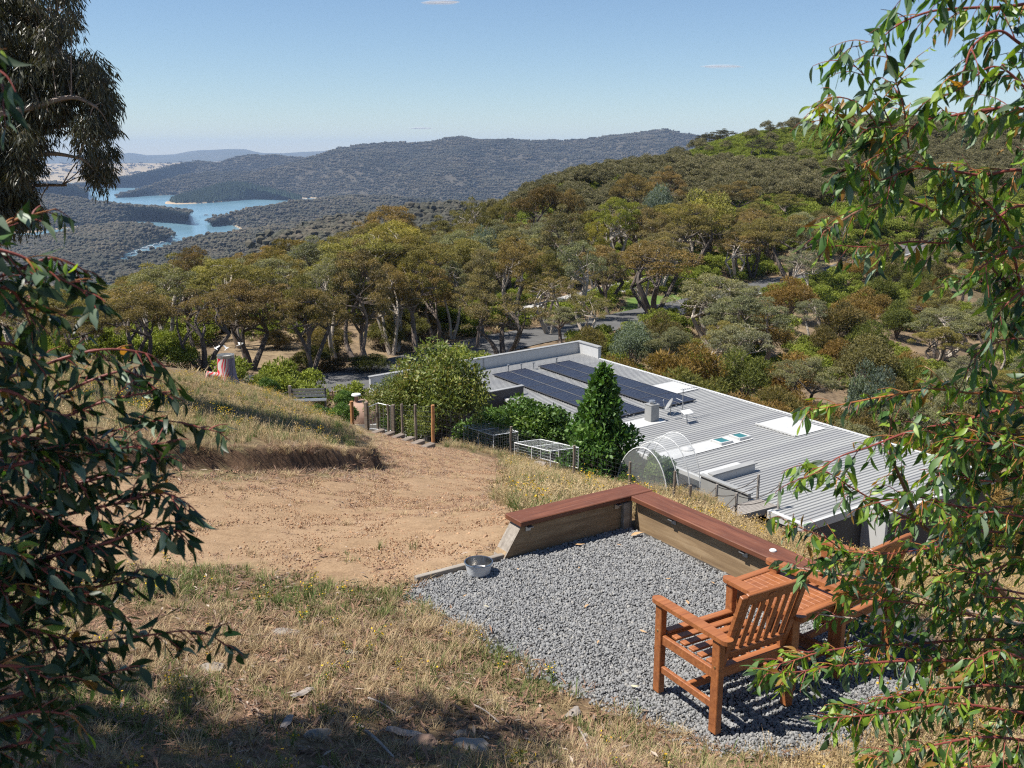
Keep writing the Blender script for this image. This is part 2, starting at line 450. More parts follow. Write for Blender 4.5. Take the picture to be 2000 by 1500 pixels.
ROAD_PX = [(470, 795), (560, 768), (650, 745), (740, 725), (860, 700), (1000, 672), (1150, 640), (1290, 608)]
ROAD = [(-20.5, 42), (-17.5, 48.5)] + [tuple(at_y(a, b, y)[:2]) for a, b, y in ((560, 770, 54), (680, 745, 57), (790, 715, 62), (900, 690, 68), (1020, 666, 75), (1150, 640, 83), (1290, 608, 95), (1420, 575, 108), (1530, 552, 120), (1590, 538, 127), (1680, 515, 138), (1800, 490, 150))]
def smooth_line(pts, n=8):
    p = np.array(pts, float); out = []
    for i in range(len(p) - 1):
        p0 = p[max(i - 1, 0)]; p1 = p[i]; p2 = p[i + 1]; p3 = p[min(i + 2, len(p) - 1)]
        for k in range(n):
            t = k / n
            out.append(0.5 * ((2 * p1) + (-p0 + p2) * t + (2 * p0 - 5 * p1 + 4 * p2 - p3) * t * t + (-p0 + 3 * p1 - 3 * p2 + p3) * t ** 3))
    out.append(p[-1]); return np.array(out)
ROAD_S = smooth_line(ROAD)
DRIVE_S = smooth_line([tuple(at_y(a, b, y)[:2]) for a, b, y in ((1000, 622, 88), (1060, 602, 96), (1110, 586, 102), (1160, 574, 107), (1225, 563, 112), (1290, 556, 117))])
for _l, _h in ((ROAD_S, 3.4), (DRIVE_S, 2.6)):
    _z = zt(_l[:, 0], _l[:, 1], False); _z = np.convolve(np.pad(_z, 6, 'edge'), np.ones(13) / 13, 'valid'); CARVE.append((_l, _z, _h))
LAWN = [tuple(at_y(a, b, y)[:2]) for a, b, y in ((1205, 612, 93), (1230, 582, 104), (1330, 574, 109), (1340, 598, 98))]

# --- materials of the ground
def ground_material():
    m, nt, out = new_mat('hillside_ground')
    p = N(nt, 'ShaderNodeBsdfPrincipled'); p.inputs['Roughness'].default_value = 0.95; p.inputs['Specular IOR Level'].default_value = 0.15
    g = nt.nodes.new('ShaderNodeNewGeometry'); pos = g.outputs['Position']
    n1 = noise(nt, pos, 0.9, 6); n2 = noise(nt, pos, 7.0, 6, .65); n3 = noise(nt, pos, 45.0, 4, .7)
    dirt = ramp(nt, n2, [(.3, (.19, .12, .063)), (.5, (.275, .182, .098)), (.72, (.345, .24, .14))])
    dirt = mixc(nt, 0.45, dirt, ramp(nt, n3, [(.35, (.15, .092, .056)), (.6, (.37, .25, .16))]))
    dirt = mixc(nt, ramp(nt, n1, [(.42, (0, 0, 0)), (.7, (.5, .5, .5))]), dirt, (.35, .24, .15))
    soil = ramp(nt, n2, [(.3, (.06, .04, .025)), (.52, (.16, .105, .06)), (.72, (.28, .20, .115))])
    soil = mixc(nt, ramp(nt, n1, [(.45, (0, 0, 0)), (.62, (1, 1, 1))]), soil, ramp(nt, n3, [(.3, (.10, .09, .04)), (.7, (.26, .21, .11))]))
    far = ramp(nt, noise(nt, pos, .09, 6, .6), [(.35, (.12, .095, .055)), (.5, (.20, .145, .095)), (.68, (.25, .19, .11))])
    far = mixc(nt, 1.0, far, ramp(nt, noise(nt, pos, 1.6, 6, .75), [(.32, (.35, .33, .3)), (.52, (1.0, 1.0, 1.0)), (.7, (1.35, 1.3, 1.2))]), 'MULTIPLY')
    def at(nm): a = N(nt, 'ShaderNodeAttribute'); a.attribute_name = nm; return a.outputs['Fac']
    c = mixc(nt, at('far'), soil, far)
    c = mixc(nt, at('dirt'), c, dirt)
    c = mixc(nt, at('lawn'), c, ramp(nt, n1, [(.3, (.075, .135, .03)), (.7, (.13, .19, .045))]))
    c = mixc(nt, at('cutface'), c, ramp(nt, n2, [(.3, (.045, .028, .018)), (.7, (.15, .09, .055))]))  # shade under the lip put into the cut face's darker soil colour
    c = mixc(nt, at('pad'), c, (.05, .05, .05))
    nt.links.new(c, p.inputs['Base Color'])
    h = math_n(nt, 'ADD', math_n(nt, 'MULTIPLY', n2, .7), math_n(nt, 'MULTIPLY', n3, .35))
    nt.links.new(bump(nt, h, .8, .035), p.inputs['Normal'])
    nt.links.new(p.outputs[0], out.inputs['Surface']); return m
NA, NR = 430, 720
az = np.linspace(R(-66), R(66), NA); rr = np.geomspace(0.8, 520.0, NR)
AZ, RR = np.meshgrid(az, rr); GX = RR * np.sin(AZ); GY = RR * np.cos(AZ)
GZ = zt(GX, GY)
dmask = poly_mask(DIRT, GX, GY); dd = poly_dist(DIRT, GX, GY, True); dsd = np.where(dmask, dd, -dd) + 0.9 * fbm(GX * 1.1, GY * 1.1, 4) * np.clip(RR / 10, .4, 1.5)
A_dirt = sstep(-0.25, 0.35, dsd)
GZ = GZ + A_dirt * (0.035 * fbm(GX * 6, GY * 6, 3) + 0.05 * fbm(GX * 2.2, GY * 2.2, 3)) * sstep(40, 10, RR)
pm = poly_mask(PAD, GX, GY); pdist = poly_dist(PAD, GX, GY, True); A_pad = sstep(-0.06, 0.02, np.where(pm, pdist, -pdist))
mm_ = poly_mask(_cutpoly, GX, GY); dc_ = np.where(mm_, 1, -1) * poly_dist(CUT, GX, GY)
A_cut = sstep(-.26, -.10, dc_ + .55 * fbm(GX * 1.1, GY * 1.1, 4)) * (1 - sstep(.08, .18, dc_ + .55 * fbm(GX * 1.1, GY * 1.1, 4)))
A_lawn = poly_mask(LAWN, GX, GY).astype(float); A_far = sstep(34, 48, RR)
idx = np.arange(NA * NR).reshape(NR, NA)
fcs = np.stack([idx[:-1, :-1], idx[:-1, 1:], idx[1:, 1:], idx[1:, :-1]], -1).reshape(-1, 4)[:, ::-1]
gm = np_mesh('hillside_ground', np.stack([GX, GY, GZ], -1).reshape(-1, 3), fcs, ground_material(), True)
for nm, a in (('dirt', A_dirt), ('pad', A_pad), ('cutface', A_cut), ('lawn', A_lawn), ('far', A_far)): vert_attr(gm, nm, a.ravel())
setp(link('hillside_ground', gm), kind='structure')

# --- road and driveway laid on the hillside
def ribbon(name, line, width, mat, lift, nx=6):
    d = np.gradient(line, axis=0); d /= np.linalg.norm(d, axis=1)[:, None]; nrm = np.stack([-d[:, 1], d[:, 0]], 1)
    vs = []
    zc = zt(line[:, 0], line[:, 1], False)
    for k in range(nx + 1):
        q = line + nrm * width * (k / nx - .5)
        vs.append(np.concatenate([q, (zc + lift)[:, None]], 1))
    v = np.stack(vs, 1); n = len(line); ii = np.arange(n * (nx + 1)).reshape(n, nx + 1)
    f = np.stack([ii[:-1, :-1], ii[1:, :-1], ii[1:, 1:], ii[:-1, 1:]], -1).reshape(-1, 4)[:, ::-1]
    # skirt so that the edge is a real step
    return setp(link(name, np_mesh(name, v.reshape(-1, 3), f, mat, True)), kind='structure')
M_asphalt = pmat('asphalt', (.12, .118, .115), (.075, .074, .074), 1.5, .9, .3, kind='Object')
M_concrete = pmat('pale_concrete', (.46, .45, .42), (.36, .35, .33), 1.2, .85, .2)
ribbon('road', ROAD_S, 5.4, M_asphalt, .06)
ribbon('driveway', DRIVE_S, 4.2, M_concrete, .07)
M_line = pmat('road_paint', (.7, .7, .68), (.55, .55, .53), 3, .8)
ribbon('road_edge_line', ROAD_S[len(ROAD_S) // 2:] + np.array([1.4, -1.9]), .14, M_line, .075, 1)

# ------------------------------------------------------------------ lake, far plain and far hills
LAKE_Z = -200.0
def water_mat():
    m, nt, out = new_mat('lake_water')
    p = N(nt, 'ShaderNodeBsdfPrincipled'); p.inputs['Roughness'].default_value = .22; p.inputs['Specular IOR Level'].default_value = .5; p.inputs['IOR'].default_value = 1.33
    g = nt.nodes.new('ShaderNodeNewGeometry')
    mp = nt.nodes.new('ShaderNodeMapping'); mp.inputs['Scale'].default_value = (1, .35, 1); nt.links.new(g.outputs['Position'], mp.inputs['Vector'])
    f = noise(nt, mp.outputs[0], .006, 5, .6)
    nt.links.new(ramp(nt, f, [(.35, (.10, .20, .26)), (.65, (.16, .28, .34))]), p.inputs['Base Color'])
    nt.links.new(bump(nt, noise(nt, mp.outputs[0], .09, 4, .7), .35, 2.0), p.inputs['Normal'])
    nt.links.new(p.outputs[0], out.inputs['Surface']); return m
v = []
for r_ in (600.0, 12000.0):
    for a_ in np.linspace(R(-75), R(75), 61): v.append((r_ * math.sin(a_), r_ * math.cos(a_), LAKE_Z))
f = [(i, i + 1, 61 + i + 1, 61 + i) for i in range(60)]
setp(link('lake', np_mesh('lake', v, np.array(f)[:, ::-1], water_mat())), kind='structure')
def hill_mat(name, soil1, soil2, sand=(.42, .32, .21), farm=False):
    m, nt, out = new_mat(name)
    p = N(nt, 'ShaderNodeBsdfPrincipled'); p.inputs['Roughness'].default_value = .95; p.inputs['Specular IOR Level'].default_value = .1
    g = nt.nodes.new('ShaderNodeNewGeometry')
    f = noise(nt, g.outputs['Position'], .0022 if farm else .012, 6, .6)
    c = ramp(nt, f, [(.35, soil2), (.65, soil1)])
    s = nt.nodes.new('ShaderNodeSeparateXYZ'); nt.links.new(g.outputs['Position'], s.inputs[0])
    mr = N(nt, 'ShaderNodeMapRange'); mr.inputs['From Min'].default_value = LAKE_Z + 2.2; mr.inputs['From Max'].default_value = LAKE_Z + 4.5
    nt.links.new(s.outputs['Z'], mr.inputs['Value'])
    if not farm: c = mixc(nt, mr.outputs[0], sand, c)
    nt.links.new(c, p.inputs['Base Color']); nt.links.new(p.outputs[0], out.inputs['Surface']); return m
M_hill = hill_mat('forest_hill_soil', (.085, .073, .055), (.06, .054, .042))
M_farm = hill_mat('dry_farmland', (.36, .28, .18), (.27, .22, .14), farm=True)
M_blue = hill_mat('distant_range', (.10, .10, .08), (.07, .08, .065), farm=True)
def interp_line(pts, t):
    p = np.array(pts, float); s = (p[:, 0] - p[0, 0]) / (p[-1, 0] - p[0, 0])
    return np.stack([np.interp(t, s, p[:, k]) for k in range(p.shape[1])], 1)
HILLS = {}
def hill(name, crest, shore, back, ncol=120, nrow=34, rough=.10, power=.9, mat=None, base=LAKE_Z - 1.0, seed=0, shore_y=None, tree_h=8.0):
    """crest: (px,py,distance); shore: (px,py) on the lake, or (px,distance) with shore_y"""
    t = np.linspace(0, 1, ncol)
    cr = interp_line(crest, t); sh = interp_line(shore, t)
    C = np.array([at_y(a, b, d) for a, b, d in cr])
    if shore_y is None: S = np.array([at_z(a, b, LAKE_Z) for a, b in sh])
    else: S = np.array([(x_at(a, d, shore_y), d, shore_y) for a, d in sh])
    # keep a little ragged tree-free silhouette
    C[:, 2] -= tree_h; C[:, 2] += 0.004 * C[:, 1] * fbm(t * 40 + seed, t * 0 + seed, 3) * .5
    rows = []
    for k in range(nrow + 1):
        s = k / nrow
        P = S[:, :2] * (1 - s) + C[:, :2] * s
        z = S[:, 2] + (C[:, 2] - S[:, 2]) * s ** power
        amp = (C[:, 2] - S[:, 2] + 20) * rough * math.sin(math.pi * s) ** .8
        L = 0.0032
        z = z + amp * (fbm(P[:, 0] * L + seed, P[:, 1] * L * .6 + seed, 4) * 2.4 - np.abs(fbm(P[:, 0] * L * 1.7 + 5 + seed, P[:, 1] * L * .5, 3)) * 1.6 + .15)
        if k == 0: z = z - 3.0
        rows.append(np.concatenate([P, z[:, None]], 1))
    dirv = C[:, :2] / np.linalg.norm(C[:, :2], axis=1)[:, None]
    for k in range(1, 9):
        s = k / 8; P = C[:, :2] + dirv * back * s
        z = C[:, 2] * (1 - s ** 1.3) + (base - 4) * s ** 1.3
        rows.append(np.concatenate([P, z[:, None]], 1))
    V = np.stack(rows); nr = len(rows)
    # close the two ends down to the water
    ii = np.arange(nr * ncol).reshape(nr, ncol)
    f = np.stack([ii[:-1, :-1], ii[:-1, 1:], ii[1:, 1:], ii[1:, :-1]], -1).reshape(-1, 4)
    ok = setp(link(name, np_mesh(name, V.reshape(-1, 3), f[:, ::-1] if False else f, mat or M_hill, True)), kind='structure')
    HILLS[name] = V[:nrow + 3]
    return ok
hill('blue_mountain_range', [(-400, 300, 15000), (150, 303, 15000), (220, 302, 15000), (255, 297, 15000), (285, 303, 15000), (340, 302, 15000), (380, 295, 15000), (430, 293, 15000), (485, 291, 15000), (508, 298, 15000), (560, 299, 15000), (600, 297, 15000), (645, 295, 15000), (720, 300, 15000), (2400, 297, 15000)], [(-400, 11000), (2400, 11000)], 3000, 160, 16, .05, mat=M_blue, shore_y=-190, tree_h=0)
hill('farmland_plain', [(-400, 318, 10400), (180, 320, 10400), (240, 318, 10400), (320, 319, 10400), (420, 317, 10400), (600, 318, 10400), (2400, 320, 10400)], [(-400, 7000), (2400, 7000)], 1500, 120, 16, .05, mat=M_farm, shore_y=-198.5, power=1.2, tree_h=0)
hill('lakeside_hill_distant', [(150, 358, 6000), (200, 351, 6000), (250, 342, 6000), (300, 331, 6100), (345, 319, 6200), (385, 312, 6300), (425, 318, 6300), (455, 306, 6400), (490, 301, 6400), (540, 302, 6400), (600, 308, 6400), (700, 315, 6400)], [(150, 362), (200, 362), (268, 362), (330, 364), (700, 372)], 700, 100, seed=3)
hill('lakeside_hill_wooded', [(226, 381, 4650), (250, 375, 4700), (290, 364, 4900), (330, 349, 5050), (370, 338, 5150), (420, 335, 5200), (470, 333, 5250), (530, 338, 5300), (600, 345, 5300)], [(226, 382), (300, 382), (345, 381), (420, 384), (600, 388)], 500, 100, seed=5)
hill('forested_main_ridge', [(400, 372, 4500), (440, 357, 4700), (480, 343, 4900), (520, 330, 5050), (560, 318, 5200), (600, 306, 5300), (640, 296, 5400), (665, 287, 5450), (700, 281, 5500), (760, 276, 5500), (800, 279, 5500), (840, 276, 5500), (880, 267, 5500), (905, 264, 5500), (940, 270, 5500), (1000, 271, 5600), (1050, 273, 5600), (1100, 272, 5600), (1150, 269, 5600), (1200, 262, 5600), (1250, 256, 5600), (1300, 250, 5600), (1330, 257, 5600), (1370, 264, 5600), (1420, 268, 5600), (1500, 280, 5600), (2100, 290, 5600)], [(400, 396), (480, 389), (560, 386), (612, 387), (700, 393), (860, 402), (1000, 400), (2100, 400)], 1200, 220, 46, rough=.24, power=.8, seed=9)
hill('pine_clad_spit', [(306, 397, 4160), (330, 391, 4200), (370, 379, 4300), (410, 367, 4400), (450, 357, 4480), (480, 360, 4480), (520, 369, 4450), (560, 379, 4380), (585, 386, 4250)], [(306, 398), (350, 399), (400, 397), (440, 394), (490, 389), (530, 388), (585, 388)], 250, 80, 24, rough=.05, seed=12)
hill('left_lake_hill', [(-200, 340, 4200), (60, 350, 4100), (110, 354, 4050), (150, 361, 3950), (170, 371, 3900)], [(-200, 372), (60, 376), (120, 374), (150, 373), (172, 373)], 500, 50, 20, seed=15)
hill('long_wooded_peninsula', [(-300, 352, 3300), (0, 368, 3250), (100, 379, 3150), (180, 390, 3080), (240, 397, 3020), (300, 402, 2960), (340, 407, 2900), (366, 413, 2840)], [(-300, 462), (60, 455), (100, 450), (150, 444), (200, 440), (250, 433), (300, 424), (370, 416)], 260, 90, 30, rough=.1, seed=17)
hill('near_wooded_peninsula', [(-300, 460, 2250), (0, 462, 2250), (80, 462, 2260), (120, 452, 2300), (180, 440, 2350), (230, 434, 2380), (270, 434, 2360), (310, 440, 2320), (330, 455, 2230)], [(-300, 690), (0, 680), (110, 650), (190, 590), (222, 530), (240, 498), (285, 480), (315, 470), (333, 461)], 240, 90, 34, rough=.1, seed=21)
hill('right_wooded_shore', [(409, 430, 2780), (430, 421, 2830), (460, 412, 2880), (500, 402, 2900), (540, 396, 2900), (600, 389, 2950), (660, 381, 3000), (700, 379, 3000), (760, 380, 3000), (840, 388, 3000), (900, 398, 3000), (2000, 398, 3000)], [(409, 431), (440, 437), (462, 442), (480, 455), (520, 480), (600, 500), (700, 520), (900, 520), (2000, 520)], 320, 130, 34, rough=.14, seed=25)
hill('near_valley_forest', [(226, 517, 1500), (250, 508, 1560), (290, 494, 1640), (330, 480, 1700), (360, 468, 1750), (400, 459, 1800), (450, 452, 1850), (520, 441, 1900), (580, 434, 1900), (640, 436, 1900), (700, 440, 1900), (800, 436, 1850), (900, 430, 1800), (2000, 430, 1800)], [(150, 700), (600, 700), (900, 700), (2000, 700)], 420, 120, 30, rough=.12, shore_y=-150, seed=31)
hill('ridge_spur_forest', [(520, 470, 760), (600, 430, 820), (690, 412, 860), (800, 396, 880), (900, 383, 860), (980, 385, 760), (1040, 383, 640), (1120, 378, 560), (1240, 352, 520), (2100, 350, 560)], [(420, 430), (700, 430), (900, 420), (2100, 420)], 300, 110, 20, rough=.08, shore_y=-70, seed=35)
# ------------------------------------------------------------------ tree prototypes (meshes shared by every copy)
M_bark_dark = pmat('gum_bark_dark', (.14, .11, .09), (.05, .042, .036), 5, .9, .5, stretch=(1, 1, .35))
M_bark_pale = pmat('gum_bark_pale', (.52, .46, .38), (.26, .21, .17), 3, .85, .3, stretch=(1, 1, .4))
M_bark_mid = pmat('gum_bark_mid', (.28, .22, .18), (.12, .095, .08), 4, .9, .4, stretch=(1, 1, .4))
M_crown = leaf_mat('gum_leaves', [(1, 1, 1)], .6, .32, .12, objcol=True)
def quad_leaves(P, A, B):
    """P base (n,3), A long axis (n,3), B half width (n,3): a kite per leaf"""
    n = len(P); V = np.empty((n, 4, 3), np.float32)
    V[:, 0] = P; V[:, 1] = P + A * .45 + B; V[:, 2] = P + A; V[:, 3] = P + A * .45 - B
    return V.reshape(-1, 3), np.arange(n * 4).reshape(n, 4)
def rnd_dir(rs, n):
    d = rs.normal(size=(n, 3)); return d / np.linalg.norm(d, axis=1)[:, None]
def clump_leaves(rs, centers, radii, per, L, W, droop=.6, flat=.75, shell=.45, tip=0.0, up=0.0):
    Ps, As, Bs, Ts = [], [], [], []
    for c, r in zip(centers, radii):
        k = max(6, int(per * r * r))
        d = rnd_dir(rs, k); d[:, 2] = np.where(rs.rand(k) < .7, np.abs(d[:, 2]), d[:, 2])
        rad = r * (shell + (1 - shell) * rs.rand(k) ** .5)
        p = c + d * rad[:, None] * np.array([1, 1, flat])
        a = rnd_dir(rs, k) * .8 + d * .45 + np.array([0, 0, -droop + up]); a /= np.linalg.norm(a, axis=1)[:, None]
        ln = L * (.6 + .8 * rs.rand(k)); a = a * ln[:, None]
        b = np.cross(a, rnd_dir(rs, k)); b /= np.linalg.norm(b, axis=1)[:, None] + 1e-9
        b = b * (W * (.6 + .7 * rs.rand(k)))[:, None]
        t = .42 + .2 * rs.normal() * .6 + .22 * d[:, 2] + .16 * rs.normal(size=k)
        Ps.append(p); As.append(a); Bs.append(b); Ts.append(t)
    return np.concatenate(Ps), np.concatenate(As), np.concatenate(Bs), np.clip(np.concatenate(Ts), 0, 1)
def make_gum(seed, H=9.0, spread=7.5, stems=2, nclump=30, base_crown=.42, lean=.12, L=.2, W=.034, per=720, droop=.55, cr=(.42, .85), bark=None, flat=.58):
    """crown 1 unit = 1 m for a tree H metres high"""
    rs = np.random.RandomState(seed); wood = MB()
    cz = H * (base_crown + 1) / 2; rz = H * (1 - base_crown) / 2 * .86; rx = spread / 2 * .8
    # clump centres on an irregular dome
    C = []
    tries = 0
    while len(C) < nclump and tries < 4000:
        tries += 1
        d = rnd_dir(rs, 1)[0]; d[2] = abs(d[2]) * 1.1 - .35
        ang = math.atan2(d[1], d[0]); lob = 1 + .28 * math.sin(2 * ang + seed) + .18 * math.sin(5 * ang + seed * 2)
        p = np.array([d[0] * rx * lob, d[1] * rx * lob, cz + d[2] * rz]) * 1.0
        p[:2] *= (.45 + .6 * rs.rand() ** .5)
        p[2] += rs.normal() * .25
        if all(np.linalg.norm((p - q) * np.array([1, 1, 1.5])) > .62 * rx / math.sqrt(nclump) * 2.2 for q in C): C.append(p)
    C = np.array(C)
    # stems, limbs, branchlets
    limbs = []
    for s in range(stems):
        a = 2 * math.pi * (s / stems + rs.rand() * .3); out = np.array([math.cos(a), math.sin(a), 0])
        b0 = out * (.12 + .12 * stems) * rs.rand(); top = b0 + out * (lean * H * (.6 + rs.rand())) + np.array([0, 0, H * (.32 + .16 * rs.rand())])
        if stems == 1: top = np.array([rs.normal() * lean * H * .4, rs.normal() * lean * H * .4, H * (.34 + .12 * rs.rand())])
        mid = (b0 + top) / 2 + np.array([rs.normal() * .22, rs.normal() * .22, 0]); r0 = H * (.026 if stems > 1 else .034) * (.8 + .4 * rs.rand())
        q = smooth_line([b0 - np.array([0, 0, .5]), b0, mid, top], 3); wood.tube(q, np.linspace(r0 * 1.25, r0 * .62, len(q)), 7)
        nl = 3 if stems > 1 else 5
        for l in range(nl):
            tgt = C[rs.randint(len(C))] * np.array([.62, .62, .9])
            m2 = top * .5 + tgt * .5 + np.array([rs.normal() * .3, rs.normal() * .3, .25])
            q = smooth_line([top, m2, tgt], 4); wood.tube(q, np.linspace(r0 * .55, r0 * .22, len(q)), 5)
            limbs += [(q[k], r0 * .3) for k in range(4, len(q), 2)]
    for c in C:
        k = min(range(len(limbs)), key=lambda i: np.linalg.norm(limbs[i][0] - c) + (2 if limbs[i][0][2] > c[2] else 0))
        p, r = limbs[k]; m2 = (p + c) / 2 + np.array([rs.normal() * .18, rs.normal() * .18, -.1])
        q = smooth_line([p, m2, c], 3); wood.tube(q, np.linspace(r * .7, r * .18, len(q)), 4, False)
    for k in range(14):                                     # bare twigs reaching out between the clumps
        p, r = limbs[rs.randint(len(limbs))]; d = rnd_dir(rs, 1)[0]; d[2] = abs(d[2]) * .7 + .1
        e = p + d * rs.uniform(.8, 1.9); q = smooth_line([p, (p + e) / 2 + rs.normal(size=3) * .15, e, e + rs.normal(size=3) * .3 + d * .3], 2); wood.tube(q, np.linspace(r * .4, .008, len(q)), 4, False)
    rad = rs.uniform(cr[0], cr[1], len(C))
    P, A, B, T = clump_leaves(rs, C, rad, per, L, W, droop, flat)
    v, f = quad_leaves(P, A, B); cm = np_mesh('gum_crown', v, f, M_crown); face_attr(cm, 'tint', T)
    return wood.mesh('gum_trunk', bark or M_bark_dark, True), cm, H
def make_bush(seed, H=3.0, spread=3.2, nclump=26, per=420, L=.2, W=.05, droop=.1, shell=.6, cone=False, bark=None, cr=(.45, .75), up=.0, mat=None, top_dense=True):
    rs = np.random.RandomState(seed); wood = MB(); C = []; rad = []
    for i in range(nclump):
        if cone:
            h = rs.rand() ** .8; r = spread / 2 * (1 - h) ** 1.0 * (.6 + .4 * rs.rand()); a = rs.rand() * 6.283
            C.append(np.array([r * math.cos(a), r * math.sin(a), H * (.1 + .84 * h)])); rad.append(cr[0] + (cr[1] - cr[0]) * (1 - h) * (.6 + .5 * rs.rand()))
        else:
            d = rnd_dir(rs, 1)[0]; d[2] = abs(d[2]) * 1.15 - .2
            C.append(np.array([d[0] * spread * .36, d[1] * spread * .36, H * .5 + d[2] * H * .36]) * rs.uniform(.75, 1.12)); rad.append(rs.uniform(*cr))
    if cone: C.append(np.array([0, 0, H * .95])); rad.append(cr[0] * .6)
    for c in C:
        m2 = np.array([c[0] * .3, c[1] * .3, c[2] * .55]); q = smooth_line([np.array([0, 0, -.3]), m2, c], 4)
        wood.tube(q, np.linspace(.035 * H / 3, .008, len(q)), 5, False)
    P, A, B, T = clump_leaves(rs, C, rad, per, L, W, droop, .85, shell, up=up)
    v, f = quad_leaves(P, A, B); cm = np_mesh('bush_crown', v, f, mat or M_crown); face_attr(cm, 'tint', T)
    return wood.mesh('bush_stems', bark or M_bark_mid, True), cm, H
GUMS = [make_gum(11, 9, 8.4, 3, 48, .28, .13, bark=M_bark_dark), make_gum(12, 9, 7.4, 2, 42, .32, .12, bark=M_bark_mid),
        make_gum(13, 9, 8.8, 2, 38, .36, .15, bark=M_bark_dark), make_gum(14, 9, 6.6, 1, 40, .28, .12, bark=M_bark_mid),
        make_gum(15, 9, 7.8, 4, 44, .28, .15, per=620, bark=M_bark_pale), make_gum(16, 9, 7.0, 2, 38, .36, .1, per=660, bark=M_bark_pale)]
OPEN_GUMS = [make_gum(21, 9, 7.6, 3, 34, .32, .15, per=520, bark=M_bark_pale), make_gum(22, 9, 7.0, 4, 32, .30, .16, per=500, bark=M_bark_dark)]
DOMES = [make_bush(31, 6, 7.0, 40, 260, .22, .05, .1, .6, cr=(.9, 1.35)), make_bush(32, 6, 6.0, 34, 260, .22, .05, .1, .6, cr=(.8, 1.25))]
WATTLES = [make_bush(41, 4, 4.8, 34, 420, .30, .032, -.1, .5, cr=(.6, .95), up=.35), make_bush(42, 4, 4.2, 30, 420, .30, .032, -.1, .5, cr=(.55, .9), up=.35), make_bush(43, 4, 5.4, 40, 420, .28, .03, -.1, .5, cr=(.55, .95), up=.3)]
OLIVE = (.195, .178, .064, .25); RUST = (.215, .16, .068, .45); GREY = (.195, .198, .12, .08); YELLOW = (.26, .23, .055, .2)
DARK = (.07, .07, .03, .5); BLUE = (.14, .175, .15, .0); ORANGE = (.20, .135, .045, .4); GREEN = (.125, .14, .042, .15); TAN = (.21, .175, .095, .3)
_trng = random.Random(5)
def tree(proto, x, y, height, label, cat='tree', name='gum_tree', color=OLIVE, group=None, width=1.0, rz=None, z=None):
    tm, cm, H = proto
    s = height / H
    o = thing(name, label, cat, (x, y, (gz(x, y) if z is None else z) - .1), _trng.random() * 6.283 if rz is None else rz, group)
    o.scale = (s * width, s * width, s)
    t = link('trunk' if cat == 'tree' else 'stem', tm, o)
    c = link('crown', cm, o)
    k = _trng.uniform(.86, 1.14)
    c.color = (color[0] * k * _trng.uniform(.95, 1.05), color[1] * k, color[2] * k * _trng.uniform(.9, 1.1), min(1, color[3] * _trng.uniform(.7, 1.2)))
    return o
PLACED = []
def tree_px(proto, px, top, y, wpx, label, color=OLIVE, group=None, name='gum_tree', cat='tree', hmin=2.0, rz=None):
    """a tree whose crown is centred on column px, its top at row top, at forward distance y, about wpx wide in the photo"""
    zt_ = top_z(top, y); x = x_at(px, y, zt_); g = gz(x, y); h = max(hmin, zt_ - g)
    dist = math.hypot(x, y); wm = wpx * dist / F_PX
    ref = {id(q): w for q, w in [(g_, w_) for g_, w_ in zip(GUMS + OPEN_GUMS + DOMES + WATTLES, (8.2, 7.4, 8.8, 6.8, 8, 7, 7.8, 7.2, 7.4, 6.6, 5, 4.5, 5.6))]}.get(id(proto), 7)
    w = wm / (ref * h / proto[2])
    PLACED.append((x, y, wm / 2))
    return tree(proto, x, y, h, label, cat, name, color, group, max(.55, min(1.9, w)), rz)

# --- trees that the photograph lets one point at
G = GUMS; O_ = OPEN_GUMS
tree_px(G[2], 758, 388, 126, 165, 'rust-tinted gum with broad flat crown and pale forked trunk, left of the ridge line', RUST)
tree_px(G[1], 858, 418, 132, 100, 'olive gum leaning right, just right of the broad rust-tinted crown', OLIVE)
tree_px(G[3], 795, 425, 118, 70, 'dark slim gum tucked between the rust crown and the leaning olive gum', DARK)
tree_px(O_[0], 925, 371, 150, 95, 'thin gum with bare trunk and small flat olive crown against the lake ridge', OLIVE)
tree_px(G[5], 982, 376, 152, 58, 'small olive gum between the thin flat-crowned gum and the dark tall gum', OLIVE)
tree_px(G[0], 1062, 349, 126, 140, 'tall dark gum with rusty top, highest crown in the middle of the tree belt', (.11, .085, .04, .7))
tree_px(G[3], 1118, 355, 130, 60, 'dark rusty gum close against the right side of the highest crown', RUST)
tree_px(G[1], 1105, 396, 108, 125, 'pale grey-olive gum below the highest dark crown', (.17, .165, .085, .3))
tree_px(G[5], 1165, 420, 110, 70, 'yellow-olive gum with sunlit top right of the pale grey-olive gum', YELLOW)
tree_px(G[4], 1212, 370, 122, 110, 'bright yellow-green gum with pale thin trunks in the middle distance', (.20, .22, .05, .1))
tree_px(DOMES[0], 1282, 356, 140, 92, 'blue-grey rounded tree among the olive gums at middle right', BLUE)
tree_px(DOMES[1], 1388, 368, 138, 130, 'bright yellow domed tree standing out among the olive gums', (.26, .235, .06, .1))
tree_px(G[2], 1440, 344, 155, 125, 'rounded rusty-olive gum behind the bright yellow domed tree', (.15, .115, .045, .6))
tree_px(G[0], 1238, 330, 165, 110, 'rusty gum on the foot of the right hill above the blue-grey tree', RUST)
tree_px(G[1], 1300, 322, 172, 90, 'rust and olive gum right of the rusty gum on the hill foot', RUST)
tree_px(DOMES[1], 945, 440, 104, 70, 'pale blue-grey shrub tree below the thin flat-crowned gum', BLUE)
tree_px(G[2], 1552, 408, 118, 165, 'golden-olive gum with tall trunk beside the far road bend', (.165, .135, .05, .4))
tree_px(G[0], 1475, 420, 122, 90, 'olive gum left of the golden-olive gum by the road bend', OLIVE)
tree_px(G[1], 1540, 372, 160, 110, 'small olive gum behind the golden-olive gum', OLIVE)
